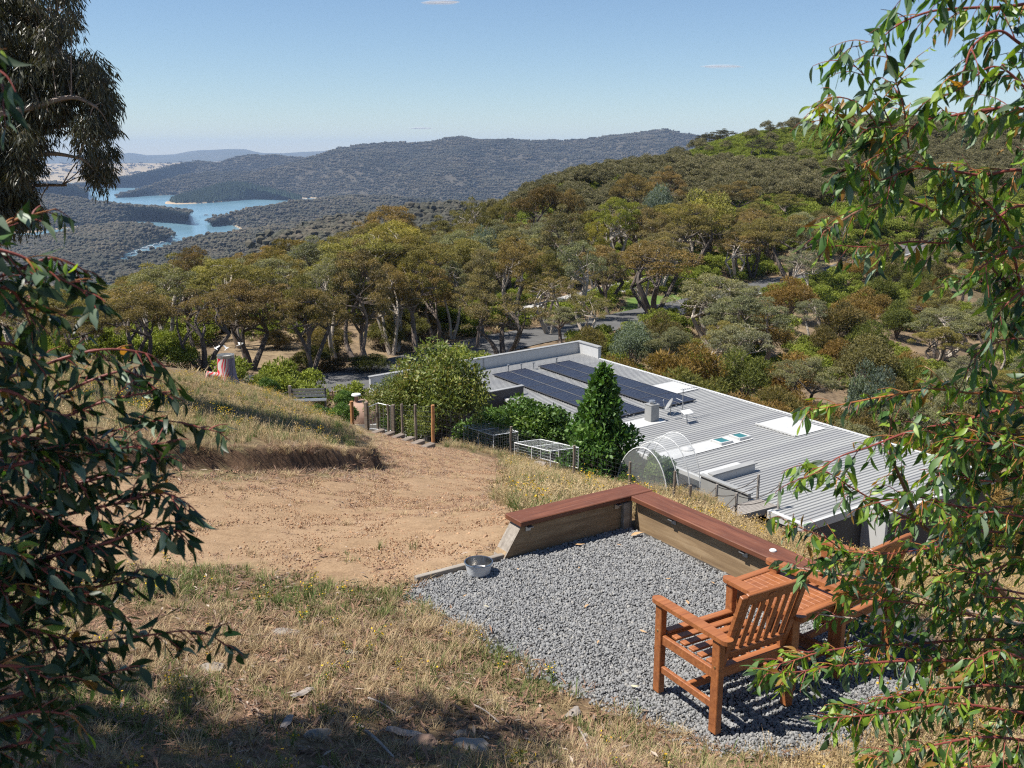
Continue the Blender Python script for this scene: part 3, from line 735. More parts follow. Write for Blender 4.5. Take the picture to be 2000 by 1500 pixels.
tree_px(O_[1], 985, 556, 66, 165, 'dark-trunked gum standing by the road directly behind the house parapet', (.18, .155, .07, .4), rz=1.0)
tree_px(G[1], 930, 520, 70, 120, 'grey-olive gum left of the dark-trunked gum behind the parapet', (.185, .16, .08, .4))
tree_px(O_[0], 1075, 520, 78, 130, 'twin-trunked gum over the road right of the dark-trunked gum', (.19, .155, .07, .4))
tree_px(G[2], 1010, 470, 92, 170, 'rusty-topped spreading gum above the driveway trees', RUST)
tree_px(G[0], 1185, 470, 98, 150, 'brown rust-crowned gum above the pale driveway', RUST)
tree_px(O_[1], 1285, 455, 92, 200, 'wide rust-crowned gum with forked dark trunks over the green lawn', RUST)
tree_px(G[4], 1400, 520, 84, 165, 'grey-green gum with pale trunk right of the green lawn', GREY)
tree_px(G[1], 1470, 560, 78, 170, 'grey-green spreading gum above the wattle thicket with pale leaning trunk', GREY)
tree_px(DOMES[0], 1232, 625, 68, 120, 'blue-green feathery bush beside the end of the house roof', (.125, .16, .115, 0), name='wattle_bush', cat='bush')
tree_px(O_[0], 1150, 560, 76, 120, 'slim gum at the near edge of the road behind the house end', OLIVE)
tree_px(G[3], 1098, 590, 73, 80, 'small gum between the twin-trunked gum and the house end', GREY)
tree_px(WATTLES[2], 1150, 640, 70, 90, 'brown-green bush at the road edge left of the blue-green bush', (.14, .125, .05, .2), name='roadside_bush', cat='bush', hmin=1.2)
tree_px(G[4], 372, 462, 76, 100, 'tall thin-crowned gum reaching against the lake at left', (.15, .115, .06, .8))
tree_px(G[2], 560, 452, 92, 170, 'yellow-olive broad gum at the left skyline of the belt', (.17, .14, .05, .4))
tree_px(G[5], 640, 448, 96, 110, 'olive gum right of the yellow-olive broad gum on the left skyline', OLIVE)
tree_px(O_[0], 650, 500, 74, 110, 'silver-grey sparse gum in the left half of the belt', (.19, .19, .15, 0))
tree_px(G[0], 480, 530, 58, 190, 'dense brown-olive gum behind the painted stump', (.165, .13, .06, .5))
tree_px(G[2], 600, 545, 58, 170, 'multi-stemmed gum with spreading dark limbs above the shaded road', (.165, .14, .065, .4))
tree_px(O_[1], 385, 545, 54, 160, 'tangled many-limbed gum left of the painted stump', (.165, .13, .065, .5))
tree_px(G[3], 712, 540, 64, 110, 'thick shaggy-trunked gum on the bank beyond the shaded road', (.16, .14, .06, .3))
tree_px(G[5], 770, 520, 68, 120, 'slim-trunked gum right of the thick shaggy-trunked gum', (.18, .15, .065, .4))
tree_px(G[1], 845, 505, 72, 130, 'rust-flecked gum above the roadside bank left of the parapet', RUST)
tree_px(G[0], 260, 560, 52, 180, 'brown-olive gum behind the long grass at left', (.165, .13, .06, .5))
tree_px(G[2], 140, 590, 50, 170, 'gum with rusty leaves behind the near left branches', (.165, .13, .06, .5))
tree_px(O_[0], 1570, 470, 108, 90, 'thin dark-stemmed gum at the edge of the far road', GREY)
tree_px(G[4], 1850, 590, 92, 150, 'pale grey-green gum low in the right gully', GREY)
tree_px(DOMES[1], 1712, 705, 58, 80, 'blue-grey shrub beside the grassy clearing right of the roof', BLUE, name='saltbush_shrub', cat='bush', hmin=1.5)
tree_px(DOMES[0], 1690, 650, 76, 150, 'dense olive dome bush above the grassy clearing', (.13, .125, .05, .1), name='dome_bush', cat='bush')
tree_px(WATTLES[0], 720, 700, 60, 95, 'dark green roadside bush under the shaggy-trunked gum', (.075, .085, .03, .1), name='roadside_bush', cat='bush', hmin=1.2)
tree_px(WATTLES[1], 648, 705, 60, 70, 'dry brown-green scrub beside the shaded road', (.11, .085, .045, .3), name='roadside_bush', cat='bush', hmin=1.0)
for i, (px_, dy) in enumerate(((600, 5), (655, 7), (700, 5), (765, 6), (815, 5), (880, 6.5), (940, 5), (1005, 6.5), (1065, 5.5), (1125, 6), (1190, 6), (1250, 5.5))):
    k = int(np.argmin(np.abs(project(np.concatenate([ROAD_S, CARVE[0][1][:, None]], 1))[0] - px_))); yy = ROAD_S[k, 1] + dy; xx = x_at(px_, yy, -10); PLACED.append((xx, yy, 1.6))
    tree(GUMS[(3, 5, 1, 4, 3, 5)[i % 6]], xx, yy, 6.6 + (i * 7 % 5) * .45, 'slender gum in the row along the far edge of the shaded road', 'tree', 'gum_tree', (OLIVE, GREY, TAN, RUST)[i % 4], 'gums along the far road edge', .72)
# --- skyline of the belt, so that nothing pokes into lake or sky where the photo shows none
SKY_X = [-200, 60, 120, 200, 300, 345, 370, 420, 470, 560, 640, 690, 760, 830, 870, 925, 990, 1060, 1130, 1180, 1240, 1300, 1400, 1600, 2200]
SKY_Y = [540, 545, 560, 545, 512, 490, 470, 500, 490, 458, 455, 430, 405, 440, 440, 420, 410, 390, 400, 400, 380, 375, 380, 400, 420]
def fill_ok(x, y):
    if poly_dist(ROAD_S, np.array([x]), np.array([y]))[0] < 4.2 or poly_dist(DRIVE_S, np.array([x]), np.array([y]))[0] < 3.4: return False
    if poly_mask(LAWN, np.array([x]), np.array([y]))[0]: return False
    q = np.array([x, y]) - H_P0[:2]; u, v_ = q @ HU, q @ HV
    if -10 < u < 26 and -8 < v_ < 10.5: return False
    return True
rs = np.random.RandomState(77); cells = []
for yy in np.arange(44, 160, 5.4):
    for xx in np.arange(-62, 96, 5.6):
        cells.append((xx + rs.uniform(-2, 2), yy + rs.uniform(-2, 2)))
rs.shuffle(cells)
for x, y in cells:
    g = gz(x, y); px, py, _ = project((x, y, g))
    if px < -60 or px > 2060: continue
    if not fill_ok(x, y): continue
    if any(math.hypot(x - a, y - b) < max(2.6, c * .75) for a, b, c in PLACED): continue
    droad = np.min(np.hypot(ROAD_S[:, 0] - x, ROAD_S[:, 1] - y)); k = np.argmin(np.hypot(ROAD_S[:, 0] - x, ROAD_S[:, 1] - y))
    near_side = y < ROAD_S[k, 1] + (x - ROAD_S[k, 0]) * .3
    gully = near_side and px > 1195
    if near_side and not gully and px > 545: continue           # nothing hides the road and the house end
    if px < 545 and y < 46 and px > 300: continue
    if not gully and 1000 < px < 1330 and 84 < y < 116 and rs.rand() < .55: continue
    if 1380 < px < 1700 and 100 < y < 135 and rs.rand() < .5: continue
    lim = top_z(float(np.interp(px, SKY_X, SKY_Y)) + rs.uniform(-4, 26), y)
    c = rs.rand()
    if gully:
        p_ = project((x, y, g + 3.4))
        q = np.array([x, y]) - H_P0[:2]; v_ = q @ HV
        if 1740 < px < 1800 and v_ < 34 and rs.rand() < .6: continue
        if c < (.78 if px < 1800 else .45):
            col, word = [(ORANGE, 'rust-orange'), ((.125, .112, .045, .4), 'brown-olive'), (GREEN, 'dark green')][0 if rs.rand() < .4 else (1 if rs.rand() < .6 else 2)]
            zone = 'near side' if v_ < 26 else 'far side'
            tree(WATTLES[rs.randint(3)], x, y, rs.uniform(3.0, 4.6), '%s feathery wattle bush on the %s of the gully thicket' % (word, zone), 'bush', 'wattle_bush', col, '%s wattles, %s of the gully' % (word, zone), rs.uniform(.95, 1.3))
        else:
            gy_ = rs.rand() < .7; side_ = 'right edge' if px > 1700 else 'left part'
            tree(G[rs.randint(6)], x, y, rs.uniform(4.2, 6.0), 'small %s gum rising out of the thicket in the %s of the gully' % ('grey-green' if gy_ else 'olive', side_), 'tree', 'gum_tree', GREY if gy_ else OLIVE, 'small %s gums, %s of the gully' % ('grey' if gy_ else 'olive', side_), rs.uniform(.9, 1.2))
        continue
    h = min(rs.uniform(6.4, 9.6) if y > 56 else rs.uniform(5.0, 7.0), lim - g)
    if h < 2.6: continue
    left = px < 620
    if c < .40: col, word = (.195, .17, .066, .3), 'olive-brown'
    elif c < .58: col, word = RUST, 'rust-tinged'
    elif c < .76: col, word = GREY, 'grey-green'
    elif c < .88: col, word = TAN, 'tan-olive'
    else: col, word = (.23, .205, .065, .2), 'yellow-olive'
    zone = 'left part' if left else ('middle' if px < 1250 else 'right part')
    row = 'front row' if y < (66 if left else 90) else ('second rank' if y < (90 if left else 115) else 'far side')
    if h > 4:
        pr = (GUMS + OPEN_GUMS)[rs.randint(8)]
        tree(pr, x, y, h, '%s gum on the %s of the tree belt, in its %s' % (word, row, zone) if row == 'far side' else '%s gum in the %s of the tree belt, in its %s' % (word, row, zone), 'tree', 'gum_tree', col,
             '%s gums, %s, %s of the belt' % (word, row, zone), rs.uniform(.95, 1.3))
    else:
        tree(WATTLES[rs.randint(3)], x, y, h, 'low olive scrub bush between the gums of the tree belt', 'bush', 'scrub_bush', (.11, .105, .045, .3), 'scrub between the gums', rs.uniform(.9, 1.3))
# scrub on the bank beyond the shaded road
for i in range(46):
    px = rs.uniform(540, 960); y = rs.uniform(60, 84); x = x_at(px, y, -10)
    if not fill_ok(x, y): continue
    k = np.argmin(np.hypot(ROAD_S[:, 0] - x, ROAD_S[:, 1] - y))
    if y < ROAD_S[k, 1]: continue
    w_ = rs.rand() < .5
    tree(WATTLES[rs.randint(3)], x, y, rs.uniform(.9, 2.3), '%s scrub bush on the bank beyond the shaded road' % ('dry brown' if w_ else 'dull green'), 'bush', 'scrub_bush', (.17, .135, .07, .3) if w_ else (.125, .13, .05, .1), '%s scrub on the road bank' % ('brown' if w_ else 'green'), rs.uniform(1.0, 1.6))
# the gully thicket right behind the roof
for i in range(42):
    u = rs.uniform(-4, 24); v_ = rs.uniform(11.5, 24); p = house_xy(u, v_)
    px = project((p[0], p[1], gz(*p)))[0]
    if px > 2080 or any(math.hypot(p[0] - a, p[1] - b) < 2.0 for a, b, c in PLACED): continue
    if u > 16 and v_ < 20: continue
    PLACED.append((p[0], p[1], 1.2))
    col, word = [(ORANGE, 'rust-orange'), ((.125, .112, .045, .4), 'brown-olive'), (GREEN, 'dark green')][0 if rs.rand() < .5 else (1 if rs.rand() < .6 else 2)]
    zone = 'left half' if u < 9 else 'right half'
    tree(WATTLES[rs.randint(3)], p[0], p[1], rs.uniform(2.8, 4.2), '%s wattle bush close behind the %s of the long roof' % (word, zone), 'bush', 'wattle_bush', col, '%s wattles behind the %s of the roof' % (word, zone), rs.uniform(.95, 1.25))

# ------------------------------------------------------------------ woods too far to count: low crowns scattered over the hills
def far_crown(seed, n=5, R0=14.0, tall=9.0, cone=False, mat=None, sub=1):
    """a handful of small trees standing together, rough crowns with stems"""
    rs = np.random.RandomState(seed); V = []; F = []; b = 0
    for i in range(n):
        c = np.array([rs.uniform(-R0, R0), rs.uniform(-R0, R0)]); h = tall * rs.uniform(.65, 1.2); w = h * rs.uniform(.34, .5)
        bm = bmesh.new()
        if cone:
            bmesh.ops.create_cone(bm, segments=6, radius1=h * .22, radius2=.0, depth=h * .9, cap_ends=False); off = h * .5
        else:
            bmesh.ops.create_icosphere(bm, subdivisions=sub, radius=1.0); off = h * .66
            for q in bm.verts: q.co = Vector((q.co.x * w, q.co.y * w, q.co.z * h * .34)) * rs.uniform(.72, 1.25)
        bm.verts.index_update()
        V += [(q.co.x + c[0], q.co.y + c[1], q.co.z + off) for q in bm.verts]
        fs = [tuple(q.index + b for q in p.verts) for p in bm.faces]
        F += [t if len(t) == 3 else t for t in fs]; b = len(V); bm.free()
        if not cone:
            V += [(c[0] - .3, c[1], -2), (c[0] + .3, c[1], -2), (c[0], c[1], off)]; F.append((b, b + 1, b + 2)); b = len(V)
    m = bpy.data.meshes.new('far_trees'); m.from_pydata(V, [], F); m.materials.append(mat); m.update(); return m
M_far = random_mat('far_forest', [(.045, .045, .03), (.065, .06, .04), (.08, .07, .048), (.055, .055, .038), (.09, .076, .055), (.07, .066, .047)], .9, patch=.0035)
M_pine = random_mat('far_pines', [(.025, .045, .022), (.04, .06, .03), (.03, .05, .03)], .9)
FP = [far_crown(i, 9, 13, 8.5, mat=M_far) for i in range(4)]
FPP = [far_crown(20 + i, 7, 11, 17, True, mat=M_pine) for i in range(3)]
def surf_points(V, n, rs, zmin, keep=None):
    nr, nc, _ = V.shape
    # sample proportional to cell area
    a = V[:-1, :-1]; b_ = V[:-1, 1:]; c_ = V[1:, :-1]
    ar = np.linalg.norm(np.cross(b_ - a, c_ - a), axis=2).ravel(); ar /= ar.sum()
    k = rs.choice(len(ar), n, p=ar); r_, q = k // (nc - 1), k % (nc - 1)
    s, t = rs.rand(n), rs.rand(n)
    P = V[r_, q] * ((1 - s) * (1 - t))[:, None] + V[r_, q + 1] * ((1 - s) * t)[:, None] + V[r_ + 1, q] * (s * (1 - t))[:, None] + V[r_ + 1, q + 1] * (s * t)[:, None]
    P = P[P[:, 2] > zmin]
    px, py, zc = project(P); ok = (px > -150) & (px < 2150) & (zc > 0)
    return P[ok]
rs = np.random.RandomState(3)
def forest(name, hname, n, protos, label, smin=.8, smax=1.25, zmin=LAKE_Z + 4.5, thin=.0):
    P = surf_points(HILLS[hname], n, rs, zmin)
    if thin > 0:
        d = fbm(P[:, 0] * .008, P[:, 1] * .008, 4); P = P[d > -.30 + 0 * thin]
    k = len(P); P[:, 2] -= 1.0
    rot = np.zeros((k, 3)); rot[:, 2] = rs.rand(k) * 6.283
    scatter(name, protos, P, rot, np.clip(rs.normal((smin + smax) / 2, .22, k), .45, 1.6), rs.randint(0, len(protos), k), label, 'forest')
forest('ridge_forest', 'forested_main_ridge', 26000, FP, 'hazy grey-brown forest covering the long main ridge across the lake', thin=1)
forest('pine_forest', 'pine_clad_spit', 2600, FPP, 'dark green pine plantation on the spit reaching into the lake')
forest('distant_hill_forest', 'lakeside_hill_distant', 6000, FP, 'hazy forest on the distant hill left of the main ridge', thin=1)
forest('wooded_hill_forest', 'lakeside_hill_wooded', 3500, FP, 'forest on the small rounded hill between lake and main ridge', thin=1)
forest('left_hill_forest', 'left_lake_hill', 700, FP, 'forest on the low shore hill behind the big left tree')
forest('peninsula_forest', 'long_wooded_peninsula', 5200, FP, 'grey-green forest on the long peninsula crossing the lake')
forest('near_peninsula_forest', 'near_wooded_peninsula', 5200, FP, 'grey-green forest on the near peninsula with moored houseboats')
forest('right_shore_forest', 'right_wooded_shore', 7500, FP, 'grey-green forest on the right shore of the lake')
forest('valley_forest', 'near_valley_forest', 7000, FP, 'grey-green forest in the valley just beyond the tree belt', .7, 1.05)
forest('spur_forest', 'ridge_spur_forest', 5000, FP, 'dark olive forest on the spur below the main ridge', .45, .75, zmin=-80)
P = surf_points(HILLS['farmland_plain'], 2500, rs, -195); k = len(P)
scatter('farmland_trees', FP, P, np.stack([np.zeros(k), np.zeros(k), rs.rand(k) * 6.28], 1), rs.uniform(.8, 2.2, k), rs.randint(0, 4, k), 'scattered dark trees on the far yellow farmland', 'trees')

# --- the scrubby right hill: shrubs and gums grown together as one wood
SH = []
for i in range(3):
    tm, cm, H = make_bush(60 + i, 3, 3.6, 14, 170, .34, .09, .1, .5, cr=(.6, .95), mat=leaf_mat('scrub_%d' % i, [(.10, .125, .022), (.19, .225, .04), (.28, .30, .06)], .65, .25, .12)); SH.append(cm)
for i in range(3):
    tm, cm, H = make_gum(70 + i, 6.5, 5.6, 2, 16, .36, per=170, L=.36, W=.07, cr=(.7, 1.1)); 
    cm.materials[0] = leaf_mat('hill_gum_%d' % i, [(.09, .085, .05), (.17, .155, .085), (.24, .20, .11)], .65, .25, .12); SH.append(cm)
n = 24000
x = rs.uniform(-30, 250, n); y = rs.uniform(150, 440, n); z = zt(x, y); px, py, zc = project(np.stack([x, y, z], 1))
ok = (px > 830) & (px < 2080) & (py > 180) & (py < 520) & ~((y < 165) & (x < 30))
nn = fbm(x * .025, y * .025, 3)
ok &= ~((np.abs(px - 1640) < 55) & (py > 330) & (py < 400) & (rs.rand(n) < .75))
x, y, z, nn, px, py = [a[ok] for a in (x, y, z, nn, px, py)]; k = len(x)
green = ((py < 345) & (px > 1330) & (px < 1640)) | (nn > .10)
pid = np.where(rs.rand(k) < np.where(green, .975, .5), rs.randint(0, 3, k), 3 + rs.randint(0, 3, k))
scatter('hill_scrub', SH, np.stack([x, y, z - .2], 1), np.stack([np.zeros(k), np.zeros(k), rs.rand(k) * 6.28], 1), np.where(pid < 3, rs.uniform(.4, .85, k), rs.uniform(.45, .9, k)), pid, 'green and grey scrub and gums covering the hill at right', 'forest')
for px_, top_, y_, w_, lab in ((1412, 252, 330, 62, 'dark lone gum on the left shoulder of the right hill skyline'), (1378, 275, 325, 40, 'dark gum just left of the lone gum on the hill skyline'), (1480, 300, 270, 50, 'grey gum on the upper slope of the right hill')):
    tree_px(G[1], px_, top_, y_, w_, lab, (.07, .07, .04, .2), hmin=6)
# low scrub and litter under the belt
# ------------------------------------------------------------------ the long house below, seen over its roof
H_RZ = math.atan2(HU[1], HU[0]); H_BASE = -11.2; EAVE = 3.2; PITCH_R = 0.04
def roof_z(v): return EAVE + PITCH_R * v
def house_uv(px, py, lift=0.0):
    """roof-plane coordinates under a photo pixel"""
    n = np.cross(np.array([HU[0], HU[1], 0]), np.array([HV[0], HV[1], PITCH_R])); P0 = np.array([H_P0[0], H_P0[1], -8.0 + lift])
    d = ray(px, py); t = ((P0 - CAM) @ n) / (d @ n); q = CAM + t * d - P0
    return float(q[:2] @ HU), float(q[:2] @ HV)
def house_world(u, v, z): p = house_xy(u, v); return (p[0], p[1], H_BASE + z)
HOUSE_LOC = (H_P0[0], H_P0[1], H_BASE)
M_roof = pmat('zinc_roof_sheet', (.37, .37, .365), (.28, .28, .275), .5, .55, 0, .1, spec=.4, contrast=.3, stretch=(3.0, .25, 1), detail=7)
_nt = M_roof.node_tree; _oi = N(_nt, 'ShaderNodeObjectInfo'); _p = [q for q in _nt.nodes if q.type == 'BSDF_PRINCIPLED'][0]; _src = _p.inputs['Base Color'].links[0].from_socket
_nt.links.new(mixc(_nt, 1.0, _src, ramp(_nt, _oi.outputs['Random'], [(0, (.9, .9, .91)), (1, (1.06, 1.06, 1.04))]), 'MULTIPLY'), _p.inputs['Base Color'])
M_tray = pmat('pale_flashing', (.54, .54, .525), (.46, .46, .45), 1.5, .5, 0, .1)
M_fascia = pmat('grey_fascia', (.30, .30, .29), (.25, .25, .245), 2, .5)
M_lightclad = pmat('light_grey_cladding', (.50, .50, .49), (.43, .43, .425), 1.2, .55, stretch=(3, 3, .4))
M_midclad = pmat('mid_grey_cladding', (.30, .30, .29), (.25, .25, .24), 1.5, .6)
M_dark = pmat('charcoal_cladding', (.055, .055, .06), (.04, .04, .045), 2, .55)
M_void = pmat('opening_darkness', (.012, .012, .013), (.008, .008, .009), 2, .8)  # near-black sheets, the shade inside openings put into their colour
M_white = pmat('white_render', (.68, .68, .67), (.58, .58, .57), 2, .7)
M_steel = pmat('galvanised_steel', (.45, .46, .47), (.32, .33, .34), 12, .42, 0, .75)
def glass_mat(name, col, rough=.05):
    m, nt, out = new_mat(name); p = N(nt, 'ShaderNodeBsdfPrincipled')
    p.inputs['Roughness'].default_value = rough; p.inputs['Specular IOR Level'].default_value = .9
    f = noise(nt, coords(nt, 'Object'), .8, 3); nt.links.new(ramp(nt, f, [(.3, tuple(q * .8 for q in col)), (.7, tuple(q * 1.15 for q in col))]), p.inputs['Base Color'])
    nt.links.new(bump(nt, noise(nt, coords(nt, 'Object'), 1.5, 2), .05, .01), p.inputs['Normal'])
    nt.links.new(p.outputs[0], out.inputs['Surface']); return m
M_glass = glass_mat('window_glass', (.02, .028, .035)); M_skyglass = glass_mat('skylight_glass', (.03, .16, .15), .12)
M_blueglass = glass_mat('painted_sky_glass', (.10, .15, .26), .08)  # sky reflection painted into the blue base colour
house = thing('house', 'long low grey house with ribbed metal roof set into the slope below', 'house', HOUSE_LOC, H_RZ)
# roof sheets, four ribs each, laid side by side along the house
def roof_sheet(v0, v1, w=.78):
    m = MB(); prof = []; p = w / 4
    for k in range(4):
        b = k * p
        prof += [(b, 0), (b + p * .60, 0), (b + p * .70, .034), (b + p * .88, .034), (b + p * .98, 0)]
    prof.append((w, 0))
    prof = [(x, z) for x, z in prof]
    n = len(prof); vs = []
    for v in (v0, v1):
        for x, z in prof: vs.append((x, v, roof_z(v) + z))
    fs = [(i, i + 1, n + i + 1, n + i) for i in range(n - 1)]
    return m.add(vs, fs).mesh('roof_sheet', M_roof)
_sheets = {}
def lay(u0, u1, v0, v1):
    n = max(1, round((u1 - u0) / .78)); w = (u1 - u0) / n
    key = (round(v0, 2), round(v1, 2), round(w, 3))
    if key not in _sheets: _sheets[key] = roof_sheet(v0, v1, w)
    for i in range(n): link('roof_sheet', _sheets[key], house, (u0 + i * w, 0, 0))
VB = 8.08
lay(-6.4, -1.02, -4.4, VB); lay(-1.02, 13.3, -.02, VB); lay(13.3, 17.6, -.42, VB); lay(17.6, 18.5, 2.42, VB)
def hbox(name, mat, u0, u1, v0, v1, z0, z1, parent=None, bev=.0):
    return MB().box(((u0 + u1) / 2, (v0 + v1) / 2, (z0 + z1) / 2), (u1 - u0, v1 - v0, z1 - z0), bev=bev).build(name, mat, parent or house)
def slope_box(name, mat, u0, u1, v0, v1, dz0, dz1, parent=None):
    """box that follows the fall of the roof"""
    vs = [(u, v, roof_z(v) + d) for u in (u0, u1) for v in (v0, v1) for d in (dz0, dz1)]
    fs = [(0, 1, 3, 2), (4, 6, 7, 5), (0, 4, 5, 1), (2, 3, 7, 6), (0, 2, 6, 4), (1, 5, 7, 3)]
    return MB().add(vs, fs).build(name, mat, parent or house)
# end parapet with its return, coping on top
slope_box('parapet', M_lightclad, -6.62, -6.42, -4.5, 8.3, -.3, .62); slope_box('coping', M_fascia, -6.66, -6.38, -4.54, 8.34, .622, .665)
slope_box('parapet', M_lightclad, -6.418, -4.6, 8.1, 8.3, -.3, .62); slope_box('coping', M_fascia, -6.378, -4.56, 8.06, 8.34, .622, .665)
MB().box((-6.41, 1.95, roof_z(1.95) + .31), (.03, .05, .6)).build('downpipe', M_fascia, house)
slope_box('parapet', M_dark, -1.0, -.82, -4.5, .9, -.6, .44); slope_box('coping', M_fascia, -1.03, -.79, -4.53, .93, .442, .475)
slope_box('fascia', M_fascia, -6.42, -1.0, -4.56, -4.402, -.26, .05)
# near eave: fascia, gutter, soffit; far eave
slope_box('fascia', M_fascia, -.8, 12.9, -.06, -.022, -.24, .03); slope_box('gutter', M_tray, -.8, 12.9, -.19, -.064, -.12, .025)
slope_box('soffit', M_dark, -.8, 12.9, -.02, 1.2, -.3, -.24); slope_box('gutter', M_tray, -4.55, 18.5, VB + .004, VB + .14, -.14, .03)
slope_box('end_flashing', M_tray, 17.602, 17.72, -.5, 2.42, -.2, .05); slope_box('end_flashing', M_tray, 18.502, 18.64, 2.36, VB, -.2, .05)
slope_box('front_flashing', M_tray, 16.2, 17.72, -.6, -.424, -.2, .05); slope_box('front_flashing', M_tray, 17.722, 18.64, 2.24, 2.358, -.2, .05)
# walls
hbox('wall', M_white, -6.4, -1.0, -4.4, -4.25, -2, EAVE - .44); hbox('wall', M_lightclad, -6.4, -6.25, -4.248, 8.05, -2, EAVE - .48)
hbox('wall', M_dark, -1.15, -.85, -4.248, 1.2, -2, EAVE - .62)
hbox('wall', M_dark, -.848, 12.9, 1.202, 1.35, -2, EAVE - .26); hbox('wall', M_dark, -6.2, 18.4, 7.7, 7.85, -3, EAVE)
hbox('wall', M_midclad, 12.92, 15.2, -.45, -.33, -2, roof_z(-.4) + .24); hbox('coping', M_fascia, 12.86, 15.24, -.5, -.28, roof_z(-.4) + .242, roof_z(-.4) + .29)
slope_box('parapet', M_lightclad, 13.12, 13.28, -.278, 1.8, -.3, .30); slope_box('coping', M_fascia, 13.06, 13.34, -.276, 1.86, .302, .35)
hbox('wall', M_midclad, 16.2, 17.6, -.5, -.38, -3, EAVE - .24); hbox('wall', M_dark, 17.48, 17.6, -.378, 2.4, -3, EAVE - .22)
hbox('wall', M_dark, 15.2, 16.2, .4, .5, -2, EAVE - .22); hbox('wall', M_void, 12.78, 12.9, -.33, 1.2, -2, EAVE - .3)  # the void wall is a near-black sheet standing in for a shaded opening
hbox('wall', M_lightclad, 17.602, 18.5, 2.3, 2.42, 1.2, EAVE - .16); hbox('wall', M_void, 17.602, 18.5, 2.9, 3.0, -3, 1.2); hbox('wall', M_dark, 18.38, 18.5, 2.422, 7.9, -4, EAVE - .1)
for i in range(4):
    w = MB().box((2.4 + i * 2.8, 1.19, 1.7), (2.0, .02, 1.5)).build('window', M_glass, house)
    for q in (-1, 0, 1): MB().box((2.4 + i * 2.8 + q * 1.02, 1.165, 1.7), (.06, .03, 1.56)).build('frame', M_fascia, w)
# lower level at the right end: windows with the sky's blue in their colour, white balcony edge
for i in range(3):
    w = MB().box((18.515, 4.1 + i * 1.35, .9), (.03, 1.2, 1.7)).build('window', M_blueglass, house)
    MB().box((18.53, 4.1 + i * 1.35, .02), (.05, 1.26, .06)).build('sill', M_fascia, w)
hbox('balcony_slab', M_dark, 18.5, 20.2, 2.6, 8.0, -.75, -.5); hbox('balcony_edge', M_white, 20.202, 20.28, 2.6, 8.0, -.72, -.46)
for k in range(5): hbox('glass_panel', M_blueglass, 20.22, 20.235, 2.65 + k * 1.07, 3.65 + k * 1.07, -.44, .45)
# flat trays and vents on the roof
def tray(u0, u1, v0, v1): return slope_box('flat_tray', M_tray, u0, u1, v0, v1, .036, .045)
tray(9.72, 10.6, .02, 4.45); tray(12.2, 13.1, .02, 1.95); tray(5.75, 6.7, .02, 3.3)
a = [house_uv(*q) for q in ((1260, 754), (1316, 749), (1373, 762), (1322, 773))]; tray(min(q[0] for q in a) + .3, max(q[0] for q in a) - .2, min(q[1] for q in a) + .2, max(q[1] for q in a) - .1)
tray(9.25, 11.4, 6.0, 7.7); hbox('tray_lip', M_tray, 9.25, 11.4, 5.9, 5.98, roof_z(6) + .03, roof_z(6) + .09); tray(7.6, 8.3, .02, .85)
def vent(u, v):
    MB().lathe([(0.0, .11), (.09, .105), (.15, .08), (.17, .05), (.26, .045), (.27, .0)], 20, (u, v, roof_z(v) + .045)).build('roof_vent', M_tray, house, True)
for q in ((1342, 880), (1437, 918)): vent(*house_uv(*q))
vent(7.95, .45)
for q in ((993, 727), (1018, 725), (1042, 722), (1087, 713)):
    u, v = house_uv(*q); MB().lathe([(.035, 0), (.035, .34), (.06, .34), (.06, .4), (0, .42)], 10, (u, v, roof_z(v))).build('vent_pipe', M_steel, house, True)
def skylight(u, v):
    s = .56; z = roof_z(v)
    g = MB().box((u, v, z + .115), (s - .1, s - .1, .02)).build('skylight', M_skyglass, house)
    m = MB()
    for dx, dy, sx, sy in ((-s / 2, 0, .07, s + .07), (s / 2, 0, .07, s + .07)): m.box((u + dx, v + dy, z + .085), (sx, sy, .12), bev=.01)
    for dx, dy, sx, sy in ((0, -s / 2, s - .072, .07), (0, s / 2, s - .072, .07)): m.box((u + dx, v + dy, z + .083), (sx, sy, .12), bev=.01)
    m.build('frame', M_tray, g)
skylight(10.17, 3.15); u, v = house_uv(1446.5, 857); skylight(10.17, v)
ch = MB().box((6.2, 2.9, roof_z(2.9) + .36), (.44, .44, .76), bev=.012).build('chimney', M_midclad, house)
MB().box((6.2, 2.9, roof_z(2.9) + .755), (.47, .47, .03)).build('chimney_cap', M_fascia, ch)
MB().lathe([(.09, .77), (.09, .85), (.15, .86), (.13, .92), (0, .93)], 16, (6.2, 2.9, roof_z(2.9))).build('flue_cowl', M_steel, ch, True)

# solar arrays: twelve panels each
def panel_mat():
    m, nt, out = new_mat('solar_cells'); p = N(nt, 'ShaderNodeBsdfPrincipled'); p.inputs['Roughness'].default_value = .35; p.inputs['Specular IOR Level'].default_value = .22
    b = N(nt, 'ShaderNodeTexBrick'); b.offset = 0; b.inputs['Scale'].default_value = 1; b.inputs['Brick Width'].default_value = .157; b.inputs['Row Height'].default_value = .157; b.inputs['Mortar Size'].default_value = .004
    b.inputs['Color1'].default_value = (.012, .014, .026, 1); b.inputs['Color2'].default_value = (.016, .019, .034, 1); b.inputs['Mortar'].default_value = (.11, .11, .12, 1)
    nt.links.new(coords(nt, 'Object'), b.inputs['Vector']); nt.links.new(b.outputs['Color'], p.inputs['Base Color']); nt.links.new(p.outputs[0], out.inputs['Surface']); return m
M_cells = panel_mat(); M_alu = pmat('dark_aluminium', (.10, .10, .11), (.07, .07, .075), 4, .4, 0, .5)
_glass = MB().box((0, 0, .016), (1.60, .93, .012)).mesh('panel', M_cells)
_fr = MB()
